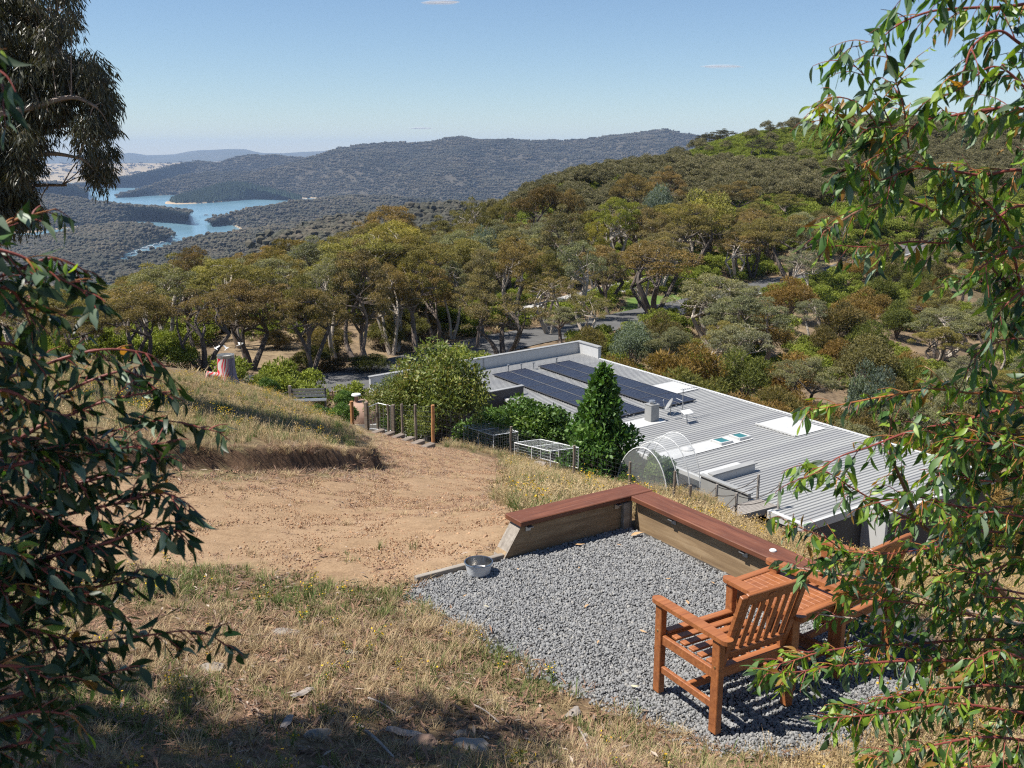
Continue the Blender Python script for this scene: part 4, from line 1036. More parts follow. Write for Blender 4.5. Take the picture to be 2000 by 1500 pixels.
for dx, dy, sx, sy in ((-.815, 0, .03, .98), (.815, 0, .03, .98), (0, -.475, 1.60, .03), (0, .475, 1.60, .03)): _fr.box((dx, dy, .01), (sx, sy, .04))
_fr = _fr.mesh('frame', M_alu)
tilt = math.atan(PITCH_R)
for lab, v0 in (('array of twelve dark blue solar panels nearest the eave', 1.56), ('array of twelve dark blue solar panels on the upper part of the roof', 4.36)):
    arr = thing('solar_array', lab, 'solar panels', HOUSE_LOC, H_RZ)
    for i in range(6):
        for j in range(2):
            v = v0 + .49 + j * 1.02
            p = link('panel', _glass, arr, (-4.85 + .83 + i * 1.665, v, roof_z(v) + .11), (tilt, 0, 0)); link('frame', _fr, p)
    for v in (v0 + .15, v0 + .8, v0 + 1.2, v0 + 1.85): MB().box((.15, v, roof_z(v) + .065), (10.1, .04, .05)).build('rail', M_steel, arr)
    MB().box((.15, v0 + .998, roof_z(v0 + 1) + .118), (10.0, .03, .02)).build('clamp_strip', M_tray, arr)
# aerials
def hthing(name, label, cat, u, v, dz=0): return thing(name, label, cat, house_world(u, v, roof_z(v) + dz), H_RZ)
t = hthing('tv_antenna', 'tall thin television antenna mast on the metal roof', 'antenna', *house_uv(1332, 818))
MB().tube([(0, 0, 0), (0, 0, 1.3)], .018, 6).build('mast', M_steel, t)
m = MB().tube([(0, -.1, 1.28), (0, .75, 1.30)], .011, 5)
for k in range(7): m.tube([(-.17 + .012 * k, -.05 + k * .12, 1.285), (.17 - .012 * k, -.05 + k * .12, 1.285)], .007, 4)
m.build('yagi', M_steel, t)
m = MB()
for q in range(3):
    a = q * 2.1 + .4; m.tube([(0, 0, .6), (math.cos(a) * .7, math.sin(a) * .7, .05)], .006, 4); m.tube([(0, 0, .03), (math.cos(a) * .35, math.sin(a) * .35, .03)], .015, 5)
m.build('guy_brace', M_steel, t); MB().tube([(0, 0, .78), (-.4, .0, .82)], .01, 4).build('side_arm', M_white, t)
t = hthing('satellite_dish', 'small grey satellite dish tilted up beside the chimney', 'dish', *house_uv(1309, 810))
M = Matrix.Rotation(R(-35), 4, 'Z') @ Matrix.Rotation(R(58), 4, 'X')
MB().lathe([(0, 0), (.12, .012), (.22, .04), (.31, .085), (.315, .095), (.30, .09), (.2, .05), (0, .015)], 24, (0, 0, .42), M).build('reflector', M_fascia, t, True)
MB().tube([(0, 0, 0), (0, .03, .4)], .02, 6).build('mount', M_steel, t)
hd = M @ Vector((0, 0, .38)) + Vector((0, 0, .42)); MB().tube([M @ Vector((0, -.3, .08)) + Vector((0, 0, .42)), hd], .01, 5).tube([hd, hd + Vector((.0, .03, .05))], .025, 8).build('receiver_arm', M_steel, t)
t = hthing('flat_dish', 'white flat rectangular dish on a short bent pole', 'dish', *house_uv(1341, 827))
MB().box((0, 0, .5), (.30, .52, .03), Matrix.Rotation(R(22), 3, 'Y'), bev=.012).build('panel', M_white, t)
MB().tube([(0, 0, 0), (.02, 0, .12), (0, 0, .25), (.0, 0, .48)], .02, 6).tube([(0, 0, .2), (.14, 0, .02)], .012, 5).build('pole', M_steel, t)

# timber bridge from the bank to the roof, with rope rails
M_oldwood = pmat('weathered_grey_timber', (.33, .30, .27), (.19, .17, .15), 5, .85, .4, stretch=(8, .8, 8)); M_rope = pmat('dark_rope', (.12, .10, .085), (.07, .06, .05), 30, .9)
dz = .06
cor = [house_uv(*q, dz) for q in ((1478, 972), (1514, 988), (1450, 1012), (1416, 998))]
u0 = np.mean([cor[0][0], cor[3][0]]); u1 = np.mean([cor[1][0], cor[2][0]]); v1 = np.mean([cor[0][1], cor[1][1]]); v0 = np.mean([cor[2][1], cor[3][1]])
deck = thing('timber_bridge', 'weathered timber bridge with rope rails leading from the bank to the roof', 'bridge', house_world(u0, v0, roof_z(0) + dz), H_RZ)
DU, DV = u1 - u0, v1 - v0; nb = 9
for k in range(nb): MB().box((DU * (k + .5) / nb, DV / 2 - .1, 0), (DU / nb - .012, DV + .2, .035), bev=.004).build('plank', M_oldwood, deck)
for u_ in (.05, DU - .05): MB().box((u_, DV / 2 - .2, -.11), (.06, DV + .6, .17)).build('bearer', M_oldwood, deck)
posts = [(-.06, -.25), (DU + .06, -.3), (-.06, DV), (DU + .06, DV)]
for a, b in posts: MB().box((a, b, .36), (.07, .07, .95), bev=.006).build('post', M_oldwood, deck)
def rope(p, q, sag, n=10):
    p, q = Vector(p), Vector(q); return [p.lerp(q, k / n) + Vector((0, 0, -sag * 4 * (k / n) * (1 - k / n))) for k in range(n + 1)]
for a, b in ((0, 2), (1, 3)):
    for h, s in ((.76, .26), (.45, .14)): MB().tube(rope((posts[a][0], posts[a][1], h), (posts[b][0], posts[b][1], h), s), .014, 5).build('rope', M_rope, deck)
for a in (0, 1):
    for h, s in ((.76, .12), (.45, .08)): MB().tube(rope((posts[a][0], posts[a][1], h), (posts[a][0] - .25, posts[a][1] - 1.3, h - .75), s), .014, 5).build('rope', M_rope, deck)
# ------------------------------------------------------------------ low timber walls round the gravel bed
def wood_mat(name, c1, c2, c3, rough=.5, grain=26, spec=.4, coat=0.0, wear=0.0):
    m, nt, out = new_mat(name); p = N(nt, 'ShaderNodeBsdfPrincipled'); p.inputs['Specular IOR Level'].default_value = spec; p.inputs['Coat Weight'].default_value = coat; p.inputs['Coat Roughness'].default_value = .3
    v = coords(nt, 'Object', (1.2, grain, grain)); oi = N(nt, 'ShaderNodeObjectInfo')
    add = nt.nodes.new('ShaderNodeVectorMath'); add.operation = 'ADD'; nt.links.new(v, add.inputs[0])
    sc = nt.nodes.new('ShaderNodeVectorMath'); sc.operation = 'SCALE'; sc.inputs[0].default_value = (13, 31, 7); nt.links.new(oi.outputs['Random'], sc.inputs['Scale']); nt.links.new(sc.outputs[0], add.inputs[1])
    f = noise(nt, add.outputs[0], 1.6, 6, .6, .6); big = noise(nt, coords(nt, 'Object', (1.5, 4, 4)), 2.2, 4)
    c = ramp(nt, f, [(.28, c2), (.5, c1), (.75, c3)])
    c = mixc(nt, ramp(nt, big, [(.4, (0, 0, 0)), (.7, (.6, .6, .6))]), c, c2)
    if wear:
        w = noise(nt, coords(nt, 'Object', (4, 14, 14)), 3, 6, .7); c = mixc(nt, ramp(nt, w, [(.60, (0, 0, 0)), (.72, (wear, wear, wear))]), c, (.32, .25, .2))
    nt.links.new(c, p.inputs['Base Color'])
    mr = N(nt, 'ShaderNodeMapRange'); mr.inputs['To Min'].default_value = rough - .12; mr.inputs['To Max'].default_value = rough + .18; nt.links.new(big, mr.inputs['Value']); nt.links.new(mr.outputs[0], p.inputs['Roughness'])
    nt.links.new(bump(nt, f, .35, .004), p.inputs['Normal']); nt.links.new(p.outputs[0], out.inputs['Surface']); return m
M_cap = wood_mat('red_stained_hardwood', (.16, .058, .03), (.085, .032, .02), (.22, .09, .05), .48, 22, .3, .0, .35)
M_pine = wood_mat('treated_pine', (.28, .19, .105), (.17, .11, .06), (.38, .28, .17), .7, 16)
M_pinegrey = wood_mat('weathered_pine', (.27, .235, .195), (.17, .145, .12), (.36, .32, .275), .75, 18)
M_seat = wood_mat('oiled_teak', (.31, .108, .034), (.18, .06, .022), (.39, .155, .058), .48, 24, .45, .1)
WANG = math.atan2(WA[1], WA[0]); WBNG = math.atan2(WB[1], WB[0])
def board(name, mat, parent, c, size, rot=(0, 0, 0), bev=.004):
    return MB().box((0, 0, 0), size, bev=bev).build(name, mat, parent, loc=c, rot=rot)
# wall A: local x along the wall (0 at the inner corner, negative to the left), y outwards (away from gravel)
wa = thing('timber_wall', 'low timber wall with red seat cap along the dirt side of the gravel', 'wall', (WC[0], WC[1], 0), WANG)
m = MB(); x0, x1 = -1.33, -.02; t = .14
m.add([(x0, 0, -.15), (x1, 0, -.15), (x1, 0, .262), (x0 + .17, 0, .262), (x0, 0, .02), (x0, t, -.15), (x1, t, -.15), (x1, t, .262), (x0 + .17, t, .262), (x0, t, .02)],
      [(0, 1, 2, 3, 4), (9, 8, 7, 6, 5), (0, 5, 6, 1), (1, 6, 7, 2), (2, 7, 8, 3), (3, 8, 9, 4), (4, 9, 5, 0)])
m.build('wall_board', M_pine, wa)
MB().add([(x0 - .012, -.012, .0), (x0 - .012, t + .004, .0), (x0 + .163, t + .004, .262), (x0 + .163, -.012, .262), (x0 - .02, -.012, -.06), (x0 - .02, t + .004, -.06)], [(0, 3, 2, 1), (0, 1, 5, 4)]).build('end_face', M_pinegrey, wa)
cap = board('seat_cap', M_cap, wa, (-.50, .07, .288), (1.40, .238, .046), bev=.006)
board('post', M_pinegrey, wa, (-.085, -.022, .06), (.07, .04, .38))
for q in (-1.1, -.17): MB().box((q, -.03, .247), (.05, .05, .004)).box((q, -.006, .225), (.05, .006, .045)).build('bracket', M_steel, wa)
# wall B: local x along the wall from the corner towards the chairs, y outwards
wb = thing('timber_wall', 'longer low timber wall with red seat cap along the downhill side of the gravel', 'wall', (WC[0], WC[1], 0), WBNG)
LB = 2.12
board('wall_board', M_pine, wb, (LB / 2 + .04, .026, .055), (LB - .02, .05, .414))
board('seat_cap', M_cap, wb, (LB / 2 + .03, .06, .288), (LB - .056, .238, .046), bev=.006)
board('backing_sleeper', M_pinegrey, wb, (LB / 2, .12, .04), (LB, .1, .3))
board('post', M_pinegrey, wb, (-.02, -.03, .055), (.08, .05, .41)); MB().box((LB - .36, -.022, .08), (.07, .05, .34)).build('post', M_steel, wb)
for q in (.55, 1.35): MB().box((q, -.03, .247), (.05, .05, .004)).box((q, -.006, .225), (.05, .006, .045)).build('bracket', M_steel, wb)
lid = MB().lathe([(0, .012), (.022, .012), (.026, .008), (.027, 0)], 18).build('bottle_lid', M_white, loc=(*wall_xy(.06, 1.56), .312)); setp(lid, 'small white round lid lying on the red seat cap', 'lid')
e = thing('edging_timber', 'thin timber edging between the dirt and the gravel by the bowl', 'edging', (*wall_xy(-1.72, 0), 0), WANG)
board('edging_board', M_pinegrey, e, (-.0, .03, -.005), (.80, .045, .09))
# metal bowl
bx, by = at_z(935, 1121, 0.0)[:2]
bowl = thing('dog_bowl', 'stainless steel dog bowl with ribbed pale sides on the gravel edge', 'bowl', (bx, by, .012))
M_inner = pmat('brushed_steel', (.60, .58, .55), (.42, .41, .39), 20, .28, 0, 1.0, stretch=(1, 1, .05)); M_ribs = pmat('pale_enamel', (.62, .63, .63), (.55, .55, .55), 6, .4)
pr = [(.088, 0)] + [(.089 + .0165 * k / 10 + (.0022 if k % 2 else 0), .006 + .078 * k / 10) for k in range(11)] + [(.108, .088)]
MB().lathe(pr, 40).build('outer_wall', M_ribs, bowl, True)
MB().lathe([(.1085, .086), (.114, .092), (.112, .096), (.104, .094), (.099, .06), (.092, .022), (.08, .014), (.001, .012)], 40).build('inner_dish', M_inner, bowl, True)
# ------------------------------------------------------------------ garden chairs and table
_cm = {}
def cbox(key, size, bev=.004):
    k = (key,) + tuple(round(q, 4) for q in size)
    if k not in _cm: _cm[k] = MB().box((0, 0, 0), size, bev=bev).mesh(key, M_seat)
    return _cm[k]
M_screw = pmat('brass_screw', (.35, .28, .14), (.2, .16, .08), 20, .4, 0, .8)
def make_chair(label, loc, rz):
    """local +y is the way the chair faces, x to its right"""
    ch = thing('garden_armchair', label, 'chair', loc, rz)
    W, D, AH = .56, .50, .60
    def bx(n, c, s, r=(0, 0, 0), par=ch, bev=.004): return link(n, cbox(n, s, bev), par, c, r)
    for sx in (-1, 1):
        fl = bx('leg', (sx * W / 2, D / 2, AH / 2 - .012), (.045, .058, AH - .026)); bl = bx('leg', (sx * W / 2, -D / 2, AH / 2 - .012), (.045, .062, AH - .026))
        for l in (fl, bl): MB().lathe([(0, .004), (.006, .004), (.007, 0)], 8, M=Matrix.Rotation(R(90) * sx, 4, 'Y')).build('screw', M_screw, l, loc=(sx * .0225, 0, .12))
        # arm with rounded ends
        m = MB(); n = 8; poly = [(-.036, -.33), (.036, -.33)] + [(.036 * math.cos(a) , .27 + .05 * math.sin(a)) for a in np.linspace(0, math.pi, n)]
        poly = [(.036 * math.cos(a), -.31 - .035 * math.sin(-a)) for a in np.linspace(-math.pi, 0, n)][::1] + [(.036 * math.cos(a), .28 + .04 * math.sin(a)) for a in np.linspace(0, math.pi, n)]
        m.prism(poly, -.013, .013); m.build('armrest', M_seat, ch, loc=(sx * W / 2, 0, AH - .011))
        bx('seat_rail', (sx * W / 2, 0, .355), (.026, D - .064, .06)); bx('stretcher', (sx * W / 2, 0, .16), (.026, D - .064, .045))
    bx('cross_rail', (0, D / 2 - .01, .345), (W - .047, .026, .07)); bx('cross_rail', (0, -D / 2 + .03, .345), (W - .047, .026, .06)); bx('cross_stretcher', (0, 0, .16), (W - .028, .03, .045))
    ns = 7
    for k in range(ns): bx('seat_slat', (0, D / 2 - .02 - (D - .03) * k / (ns - 1) * .96, .389 + (.012 if k == 0 else -.012 * k / ns)), (W - .05 if k else W - .047, .05, .018))
    # back, raked
    tilt_ = R(17); bk = Matrix.Rotation(tilt_, 4, 'X')
    org = Vector((0, -D / 2 + .035, .36))
    def bb(n, c, s, par=ch): 
        p = org + bk @ Vector(c); return link(n, cbox(n, s), par, p, (tilt_, 0, 0))
    for sx in (-1, 1): bb('back_stile', (sx * (W / 2 - .05), 0, .25), (.042, .03, .56))
    bb('top_rail', (0, 0, .50), (W - .142, .026, .075)); bb('lower_rail', (0, 0, .11), (W - .142, .026, .05))
    for k in range(7): bb('back_slat', (-(W - .19) / 2 + (W - .19) * k / 6, 0, .30), (.034, .014, .325))
    M_b = M_screw; p = org + bk @ Vector((-.02, -.0145, .50)); o = MB().lathe([(0, .002), (.03, .002), (.032, 0)], 20, M=Matrix.Scale(.45, 4, (0, 1, 0))).build('badge', M_seat, ch, loc=p, rot=(R(90) + tilt_, 0, 0))
    return ch
c1 = np.array([.885, 5.31]); c2 = np.array([1.15, 4.86]); fw_ = (c1 - c2) / np.linalg.norm(c1 - c2); rt_ = np.array([fw_[1], -fw_[0]])
cc = (c1 + c2) / 2 + rt_ * .28; RZ1 = math.atan2(fw_[1], fw_[0]) - math.pi / 2
make_chair('orange-brown slatted wooden armchair on the gravel, seen from behind', (cc[0], cc[1], .018), RZ1)
RZ2 = RZ1 + R(7); f2 = np.array([-math.sin(RZ2), math.cos(RZ2)]); r2 = np.array([f2[1], -f2[0]])
bl2 = np.array([2.02, 5.46]); cc2 = bl2 + f2 * .25 + r2 * .28
make_chair('matching wooden armchair behind the eucalyptus leaves at right', (cc2[0], cc2[1], .018), RZ2)
# slatted table joining the two chairs
RT = (RZ1 + RZ2) / 2; tc = np.array([1.72, 5.60])
tb = thing('slatted_table', 'slatted wooden table between the two armchairs', 'table', (tc[0], tc[1], .018), RT)
TW, TD, TH = .43, .58, .52
def tbx(n, c, s): return link(n, cbox(n, s), tb, c)
for k in range(7): tbx('table_slat', (-TW / 2 + .06 + (TW - .12) * k / 6, 0, TH), (.052, TD - .1, .018))
for s in (-1, 1): tbx('end_rail', (0, s * (TD / 2 - .02), TH + .002), (TW + .02, .055, .022)); tbx('apron', (0, s * (TD / 2 - .05), TH - .05), (TW - .05, .022, .06)); tbx('side_rail', (s * (TW / 2 - .01), 0, TH - .05), (.022, TD - .13, .06))
for sx in (-1, 1):
    for sy in (-1, 1): tbx('leg', (sx * (TW / 2 - .03), sy * (TD / 2 - .06), TH / 2 - .015), (.045, .045, TH - .035))
for k in range(6): tbx('shelf_slat', (-.17 + .34 * k / 5, 0, .15), (.04, TD - .14, .014))
tbx('shelf_rail', (0, -TD / 2 + .09, .135), (TW - .08, .03, .015)); tbx('shelf_rail', (0, TD / 2 - .09, .135), (TW - .08, .03, .015))
# ------------------------------------------------------------------ wire fence below the dirt
M_post = wood_mat('fence_post_wood', (.21, .17, .135), (.13, .10, .08), (.29, .24, .195), .8, 9); M_postorange = wood_mat('fresh_orange_post', (.42, .20, .08), (.30, .14, .06), (.5, .26, .12), .7, 9)
M_wire = pmat('fence_wire', (.10, .10, .10), (.06, .06, .06), 20, .5, 0, .5)
fence = thing('wire_fence', 'wire mesh fence on rough timber posts below the dirt track', 'fence')
FPX = [(737, 788, 841, 31), (758, 790, 847, 30.5), (785, 789, 853, 30), (812, 790, 858, 29.2), (846, 791, 866, 28), (998, 833, 892, 29), (1122, 870, 938, 27.2), (1232, 902, 962, 26.6), (1320, 920, 982, 26.6), (1352, 972, 990, 26.8)]
tops = []
for i, (px, t_, b_, y) in enumerate(FPX):
    x = x_at(px, y, -5); g = gz(x, y); zt_ = max(top_z(t_, y), g + .5); r_ = .042 if i != 4 else .06
    m = MB()
    sd = 7; rs_ = random.Random(i); q = []
    for k in range(5): q.append(Vector((rs_.uniform(-.008, .008), rs_.uniform(-.008, .008), -.4 + (zt_ - g + .4) * k / 4)))
    m.tube(q, [r_ * rs_.uniform(.92, 1.08) for _ in q], sd)
    m.build('post', M_postorange if i == 4 else M_post, fence, loc=(x, y, g)); tops.append(((x, y, g), (x, y, zt_)))
for i in range(len(tops) - 1):
    (b0, t0), (b1, t1) = tops[i], tops[i + 1]; m = MB(); L = math.dist(b0, b1); h = .92
    b0, t0, b1, t1 = map(Vector, (b0, t0, b1, t1))
    for k in range(8):
        f_ = .04 + h * k / 7; a = b0.lerp(t0, f_); b = b1.lerp(t1, f_); m.tube([a, a.lerp(b, .5) + Vector((0, 0, -.01)), b], .0032, 3, False)
    n = int(L / .14)
    for k in range(1, n):
        a = b0.lerp(b1, k / n); b = t0.lerp(t1, k / n); a.z = max(a.z, gz(a.x, a.y) - .02) if k % 4 == 0 else a.z; m.tube([a, a.lerp(b, .96)], .0028, 3, False)
    m.build('wire_mesh', M_wire, fence)
# gate, rail, steps at the bottom of the dirt
gp = (x_at(716, 31, -5.5), 31.0, top_z(842, 31.0)); gt = thing('metal_gate', 'grey tubular gate between dark posts by the white house wall', 'gate', tuple(gp), R(-20))
for dx in (0, 1.0): MB().box((dx, 0, .45), (.11, .11, 1.1), bev=.01).build('post', M_post, gt)
m = MB().tube([(.1, 0, .1), (.1, 0, .85), (.45, 0, 1.0), (.9, 0, .95), (.9, 0, .1), (.1, 0, .1)], .02, 6)
for k in range(5): m.tube([(.22 + k * .14, 0, .1), (.22 + k * .14, 0, .9)], .008, 4)
m.build('gate_leaf', M_steel, gt)
st = thing('sleeper_steps', 'grey sleeper steps leading down from the dirt to the gate', 'steps', tuple(at_y(770, 860, 27.0)), R(-32))
for k in range(6):
    p = at_y(822 - k * 19, 874 - k * 5.2, 24.5 + k * 1.0); p[2] = max(p[2], gz(p[0], p[1])); q = p - np.array(st.location)
    c, s_ = math.cos(R(32)), math.sin(R(32)); MB().box((q[0] * c - q[1] * s_, q[0] * s_ + q[1] * c, q[2] - .07), (.2, 1.05, .12), bev=.012).build('step', M_post, st)
# white mesh cages and the netted tunnel
M_net = None
def net_mat(name, alpha, col=(.75, .77, .77), scale=60):
    m, nt, out = new_mat(name); d = N(nt, 'ShaderNodeBsdfDiffuse'); d.inputs[0].default_value = c4(col); tr = N(nt, 'ShaderNodeBsdfTransparent'); mx = N(nt, 'ShaderNodeMixShader')
    f = noise(nt, coords(nt, 'Object'), 1.3, 3); mr = N(nt, 'ShaderNodeMapRange'); mr.inputs['To Min'].default_value = alpha * .6; mr.inputs['To Max'].default_value = alpha * 1.4; nt.links.new(f, mr.inputs['Value'])
    nt.links.new(mr.outputs[0], mx.inputs[0]); nt.links.new(tr.outputs[0], mx.inputs[1]); nt.links.new(d.outputs[0], mx.inputs[2]); nt.links.new(mx.outputs[0], out.inputs['Surface']); return m
M_net = net_mat('fine_white_net', .17); M_pvc = pmat('white_tube', (.72, .73, .73), (.6, .61, .61), 8, .4)
M_whitewire = pmat('white_wire', (.55, .57, .57), (.45, .47, .47), 9, .5)
def cage(label, p0, p1, wid, h, n=2):
    """box frame of white tubes, wire grid on every side"""
    p0 = np.array(p0); p1 = np.array(p1); d = p1[:2] - p0[:2]; L = np.linalg.norm(d); t = thing('mesh_cage', label, 'cage', tuple(p0), math.atan2(d[1], d[0]))
    dz_ = (p1[2] - p0[2])
    def P(a, b, c): return (a * L, b * wid, c * h + dz_ * a)
    fr = MB(); r_ = .018
    for a in np.linspace(0, 1, n + 1):
        fr.tube([P(a, 0, 0), P(a, 0, 1), P(a, 1, 1), P(a, 1, 0)], r_, 5)
    for b, c in ((0, 0), (0, 1), (1, 1), (1, 0)): fr.tube([P(0, b, c), P(1, b, c)], r_, 5)
    fr.build('frame', M_pvc, t)
    def grid(A, B, C, name):
        m = MB(); A, B, C = Vector(A), Vector(B), Vector(C); nu = max(2, int((B - A).length / .085)); nv = max(2, int((C - A).length / .085))
        for k in range(nu + 1): m.tube([A + (B - A) * k / nu, A + (B - A) * k / nu + (C - A)], .003, 3, False)
        for k in range(nv + 1): m.tube([A + (C - A) * k / nv, A + (C - A) * k / nv + (B - A)], .003, 3, False)
        m.build(name, M_whitewire, t)
    grid(P(0, 0, 0), P(1, 0, 0), P(0, 0, 1), 'side_mesh'); grid(P(0, 1, 0), P(1, 1, 0), P(0, 1, 1), 'side_mesh'); grid(P(0, 0, 1), P(1, 0, 1), P(0, 1, 1), 'top_mesh'); grid(P(0, 0, 0), P(0, 1, 0), P(0, 0, 1), 'end_mesh'); grid(P(1, 0, 0), P(1, 1, 0), P(1, 0, 1), 'end_mesh')
def gp_at(px, y): 
    x = x_at(px, y, -6); return (x, y, gz(x, y))
a0, a1 = gp_at(1005, 30.5), gp_at(1075, 28.0)
cage('white wire mesh cage behind the fence next to the cone-shaped tree', (a0[0], a0[1], top_z(902, a0[1])), (a1[0], a1[1], top_z(922, a1[1])), .95, .66)
a0, a1 = gp_at(905, 33.5), gp_at(964, 31.5)
cage('white wire mesh cage half under the big olive bush', (a0[0], a0[1], top_z(868, a0[1])), (a1[0], a1[1], top_z(888, a1[1])), .95, .68)
tn = thing('netted_tunnel', 'arched white netting tunnel over plants beside the roof eave', 'netting', gp_at(1283, 29.0), R(-38))
tn.location.z = top_z(985, 29.0)
hoops = []
HW, HH = .95, 2.1
for k, yy in enumerate((-.9, -.2, .5, 1.2)):
    h = [(HW * math.cos(a) * (1.0), yy, max(0, HH * math.sin(a) ** .8)) for a in np.linspace(0, math.pi, 19)]; hoops.append(h)
    MB().tube(h, .018, 6).build('hoop', M_pvc, tn)
m = MB(); n = 19
for k in range(3):
    for i in range(n - 1): m.add([Vector(hoops[k][i]) * 1.006, Vector(hoops[k][i + 1]) * 1.006, Vector(hoops[k + 1][i + 1]) * 1.006, Vector(hoops[k + 1][i]) * 1.006], [(0, 1, 2, 3)])
m.build('net_cover', M_net, tn)
m = MB(); m.add([Vector(q) * 1.004 for q in hoops[0]], [tuple(range(n))]); m.add([Vector(q) * 1.004 for q in hoops[3]], [tuple(range(n))]); m.build('net_end', M_net, tn)
# ------------------------------------------------------------------ shrubs by the house
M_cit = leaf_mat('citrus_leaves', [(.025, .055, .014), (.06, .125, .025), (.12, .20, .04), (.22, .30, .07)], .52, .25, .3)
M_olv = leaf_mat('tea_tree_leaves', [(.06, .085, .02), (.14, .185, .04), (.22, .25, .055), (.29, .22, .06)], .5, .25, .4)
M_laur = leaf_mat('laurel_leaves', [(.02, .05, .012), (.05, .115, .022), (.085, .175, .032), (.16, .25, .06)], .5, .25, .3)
def shrub_px(name, label, proto, px, base_py, top_py, y, w=1.0, cat='bush', zg=None):
    z1 = top_z(top_py, y); x = x_at(px, y, (z1 + top_z(base_py, y)) / 2); z0 = zg if zg is not None else top_z(base_py, y); s = (z1 - z0) / proto[2]
    o = thing(name, label, cat, (x, y, z0), 1.0); o.scale = (s * w, s * w, s)
    link('stem', proto[0], o); link('crown', proto[1], o); return o
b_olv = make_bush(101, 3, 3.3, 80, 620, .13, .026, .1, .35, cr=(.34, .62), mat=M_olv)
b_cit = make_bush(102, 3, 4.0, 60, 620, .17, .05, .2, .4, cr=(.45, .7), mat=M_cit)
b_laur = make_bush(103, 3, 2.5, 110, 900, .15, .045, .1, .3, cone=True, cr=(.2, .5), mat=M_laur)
shrub_px('tea_tree', 'large rounded olive-green bush with orange tips beside the house end', b_olv, 856, 900, 668, 32.5, .82)
shrub_px('tea_tree', 'smaller olive bush growing against the left side of the large rounded bush', b_olv, 772, 850, 735, 32.0, 1.0)
shrub_px('citrus_bush', 'spreading mid-green bush between the large olive bush and the cone-shaped tree', b_cit, 1022, 925, 780, 34.0, 1.0)
shrub_px('citrus_bush', 'darker green bush at the left foot of the spreading bush', b_cit, 960, 915, 800, 34.5, 1.0)
shrub_px('garden_shrub', 'mixed green shrub behind the fence left of the orange post', b_olv, 812, 880, 800, 31.0, 1.0)
shrub_px('laurel_tree', 'bright green cone-shaped dense tree in front of the roof', b_laur, 1176, 965, 708, 29.5, .76, 'tree')
shrub_px('citrus_bush', 'leafy green plants inside the netted tunnel', b_cit, 1280, 985, 885, 29.2, .62)
shrub_px('citrus_bush', 'small green bush at the foot of the cone-shaped tree', b_cit, 1218, 972, 925, 28.2, .8)
shrub_px('garden_shrub', 'round green shrub below the rocks left of the shaded road', b_cit, 520, 800, 738, 41, .75, zg=top_z(790, 41))
shrub_px('garden_shrub', 'low dark green shrubs in front of the grey bench', b_cit, 618, 845, 792, 38, 1.0)
shrub_px('garden_shrub', 'green bush right of the bench below the dome oven', b_cit, 668, 838, 788, 37, .9)
shrub_px('garden_shrub', 'pale green bush between the road and the dome oven', b_cit, 672, 800, 762, 46, .8)
shrub_px('garden_shrub', 'flowering green shrub behind the fence under the olive bush', b_cit, 770, 850, 805, 31.2, 1.0)
# dome oven, bench, sign and posts in the garden
M_terra = pmat('terracotta_render', (.34, .22, .165), (.26, .165, .12), 5, .9, .3)
ov = thing('dome_oven', 'pink rendered dome oven with flue and pale cap beside the white wall', 'oven', (x_at(712, 42, -7.5), 42, top_z(818, 42)))
MB().lathe([(.95, 0), (.95, .25), (.9, .45), (.74, .66), (.45, .8), (0, .85)], 22).build('dome', M_terra, ov, True)
MB().lathe([(.09, 0), (.09, .45)], 12, (-.35, -.1, .7)).build('flue', M_terra, ov, True); MB().lathe([(.22, 1.12), (.2, 1.18), (0, 1.2)], 16, (-.35, -.1, 0)).build('flue_cap', M_white, ov, True)
MB().box((0, 0, -.5), (1.9, 1.9, 1.0)).build('base', M_concrete, ov)
bn = thing('metal_bench', 'grey metal bench among the garden shrubs left of the dome oven', 'bench', (x_at(604, 40, -7.6), 40, top_z(800, 40)), R(8))
for k in range(4): MB().box((0, -.18 + k * .12, .42), (1.5, .1, .03)).build('seat_slat', M_steel, bn)
for k in range(3): MB().box((0, .24 + k * .02, .55 + k * .13), (1.5, .03, .1)).build('back_slat', M_steel, bn)
for s in (-.7, .7): MB().box((s, .02, .2), (.05, .5, .42)).box((s, .25, .62), (.05, .05, .5)).build('leg', M_dark, bn)
tp = thing('timber_post', 'weathered square post with a wire running left from it below the road', 'post', (x_at(567, 41, -7.2), 41, top_z(790, 41))); MB().box((0, 0, .3), (.12, .12, 1.1), bev=.01).build('post', M_pinegrey, tp); MB().tube([(0, 0, .6), (-1.2, -.3, .25), (-2.6, -.8, -.1)], .012, 4).build('wire', M_steel, tp)
tp = thing('timber_post', 'reddish round post standing left of the gate', 'post', (x_at(688, 35, -6.5), 35, top_z(826, 35))); MB().tube([(0, 0, -.3), (0, 0, .84)], .07, 8).build('post', M_postorange, tp)
sg = thing('road_sign', 'small pale triangular marker at the road edge', 'sign', (x_at(553, 50, -8.5), 50, top_z(776, 50))); MB().add([(-.28, 0, .05), (.28, 0, .05), (0, 0, .62), (-.28, .02, .05), (.28, .02, .05), (0, .02, .62)], [(0, 1, 2), (5, 4, 3), (0, 3, 4, 1), (1, 4, 5, 2), (2, 5, 3, 0)]).build('plate', M_steel, sg); MB().tube([(0, .03, -.6), (0, .03, .3)], .03, 6).build('pole', M_steel, sg)
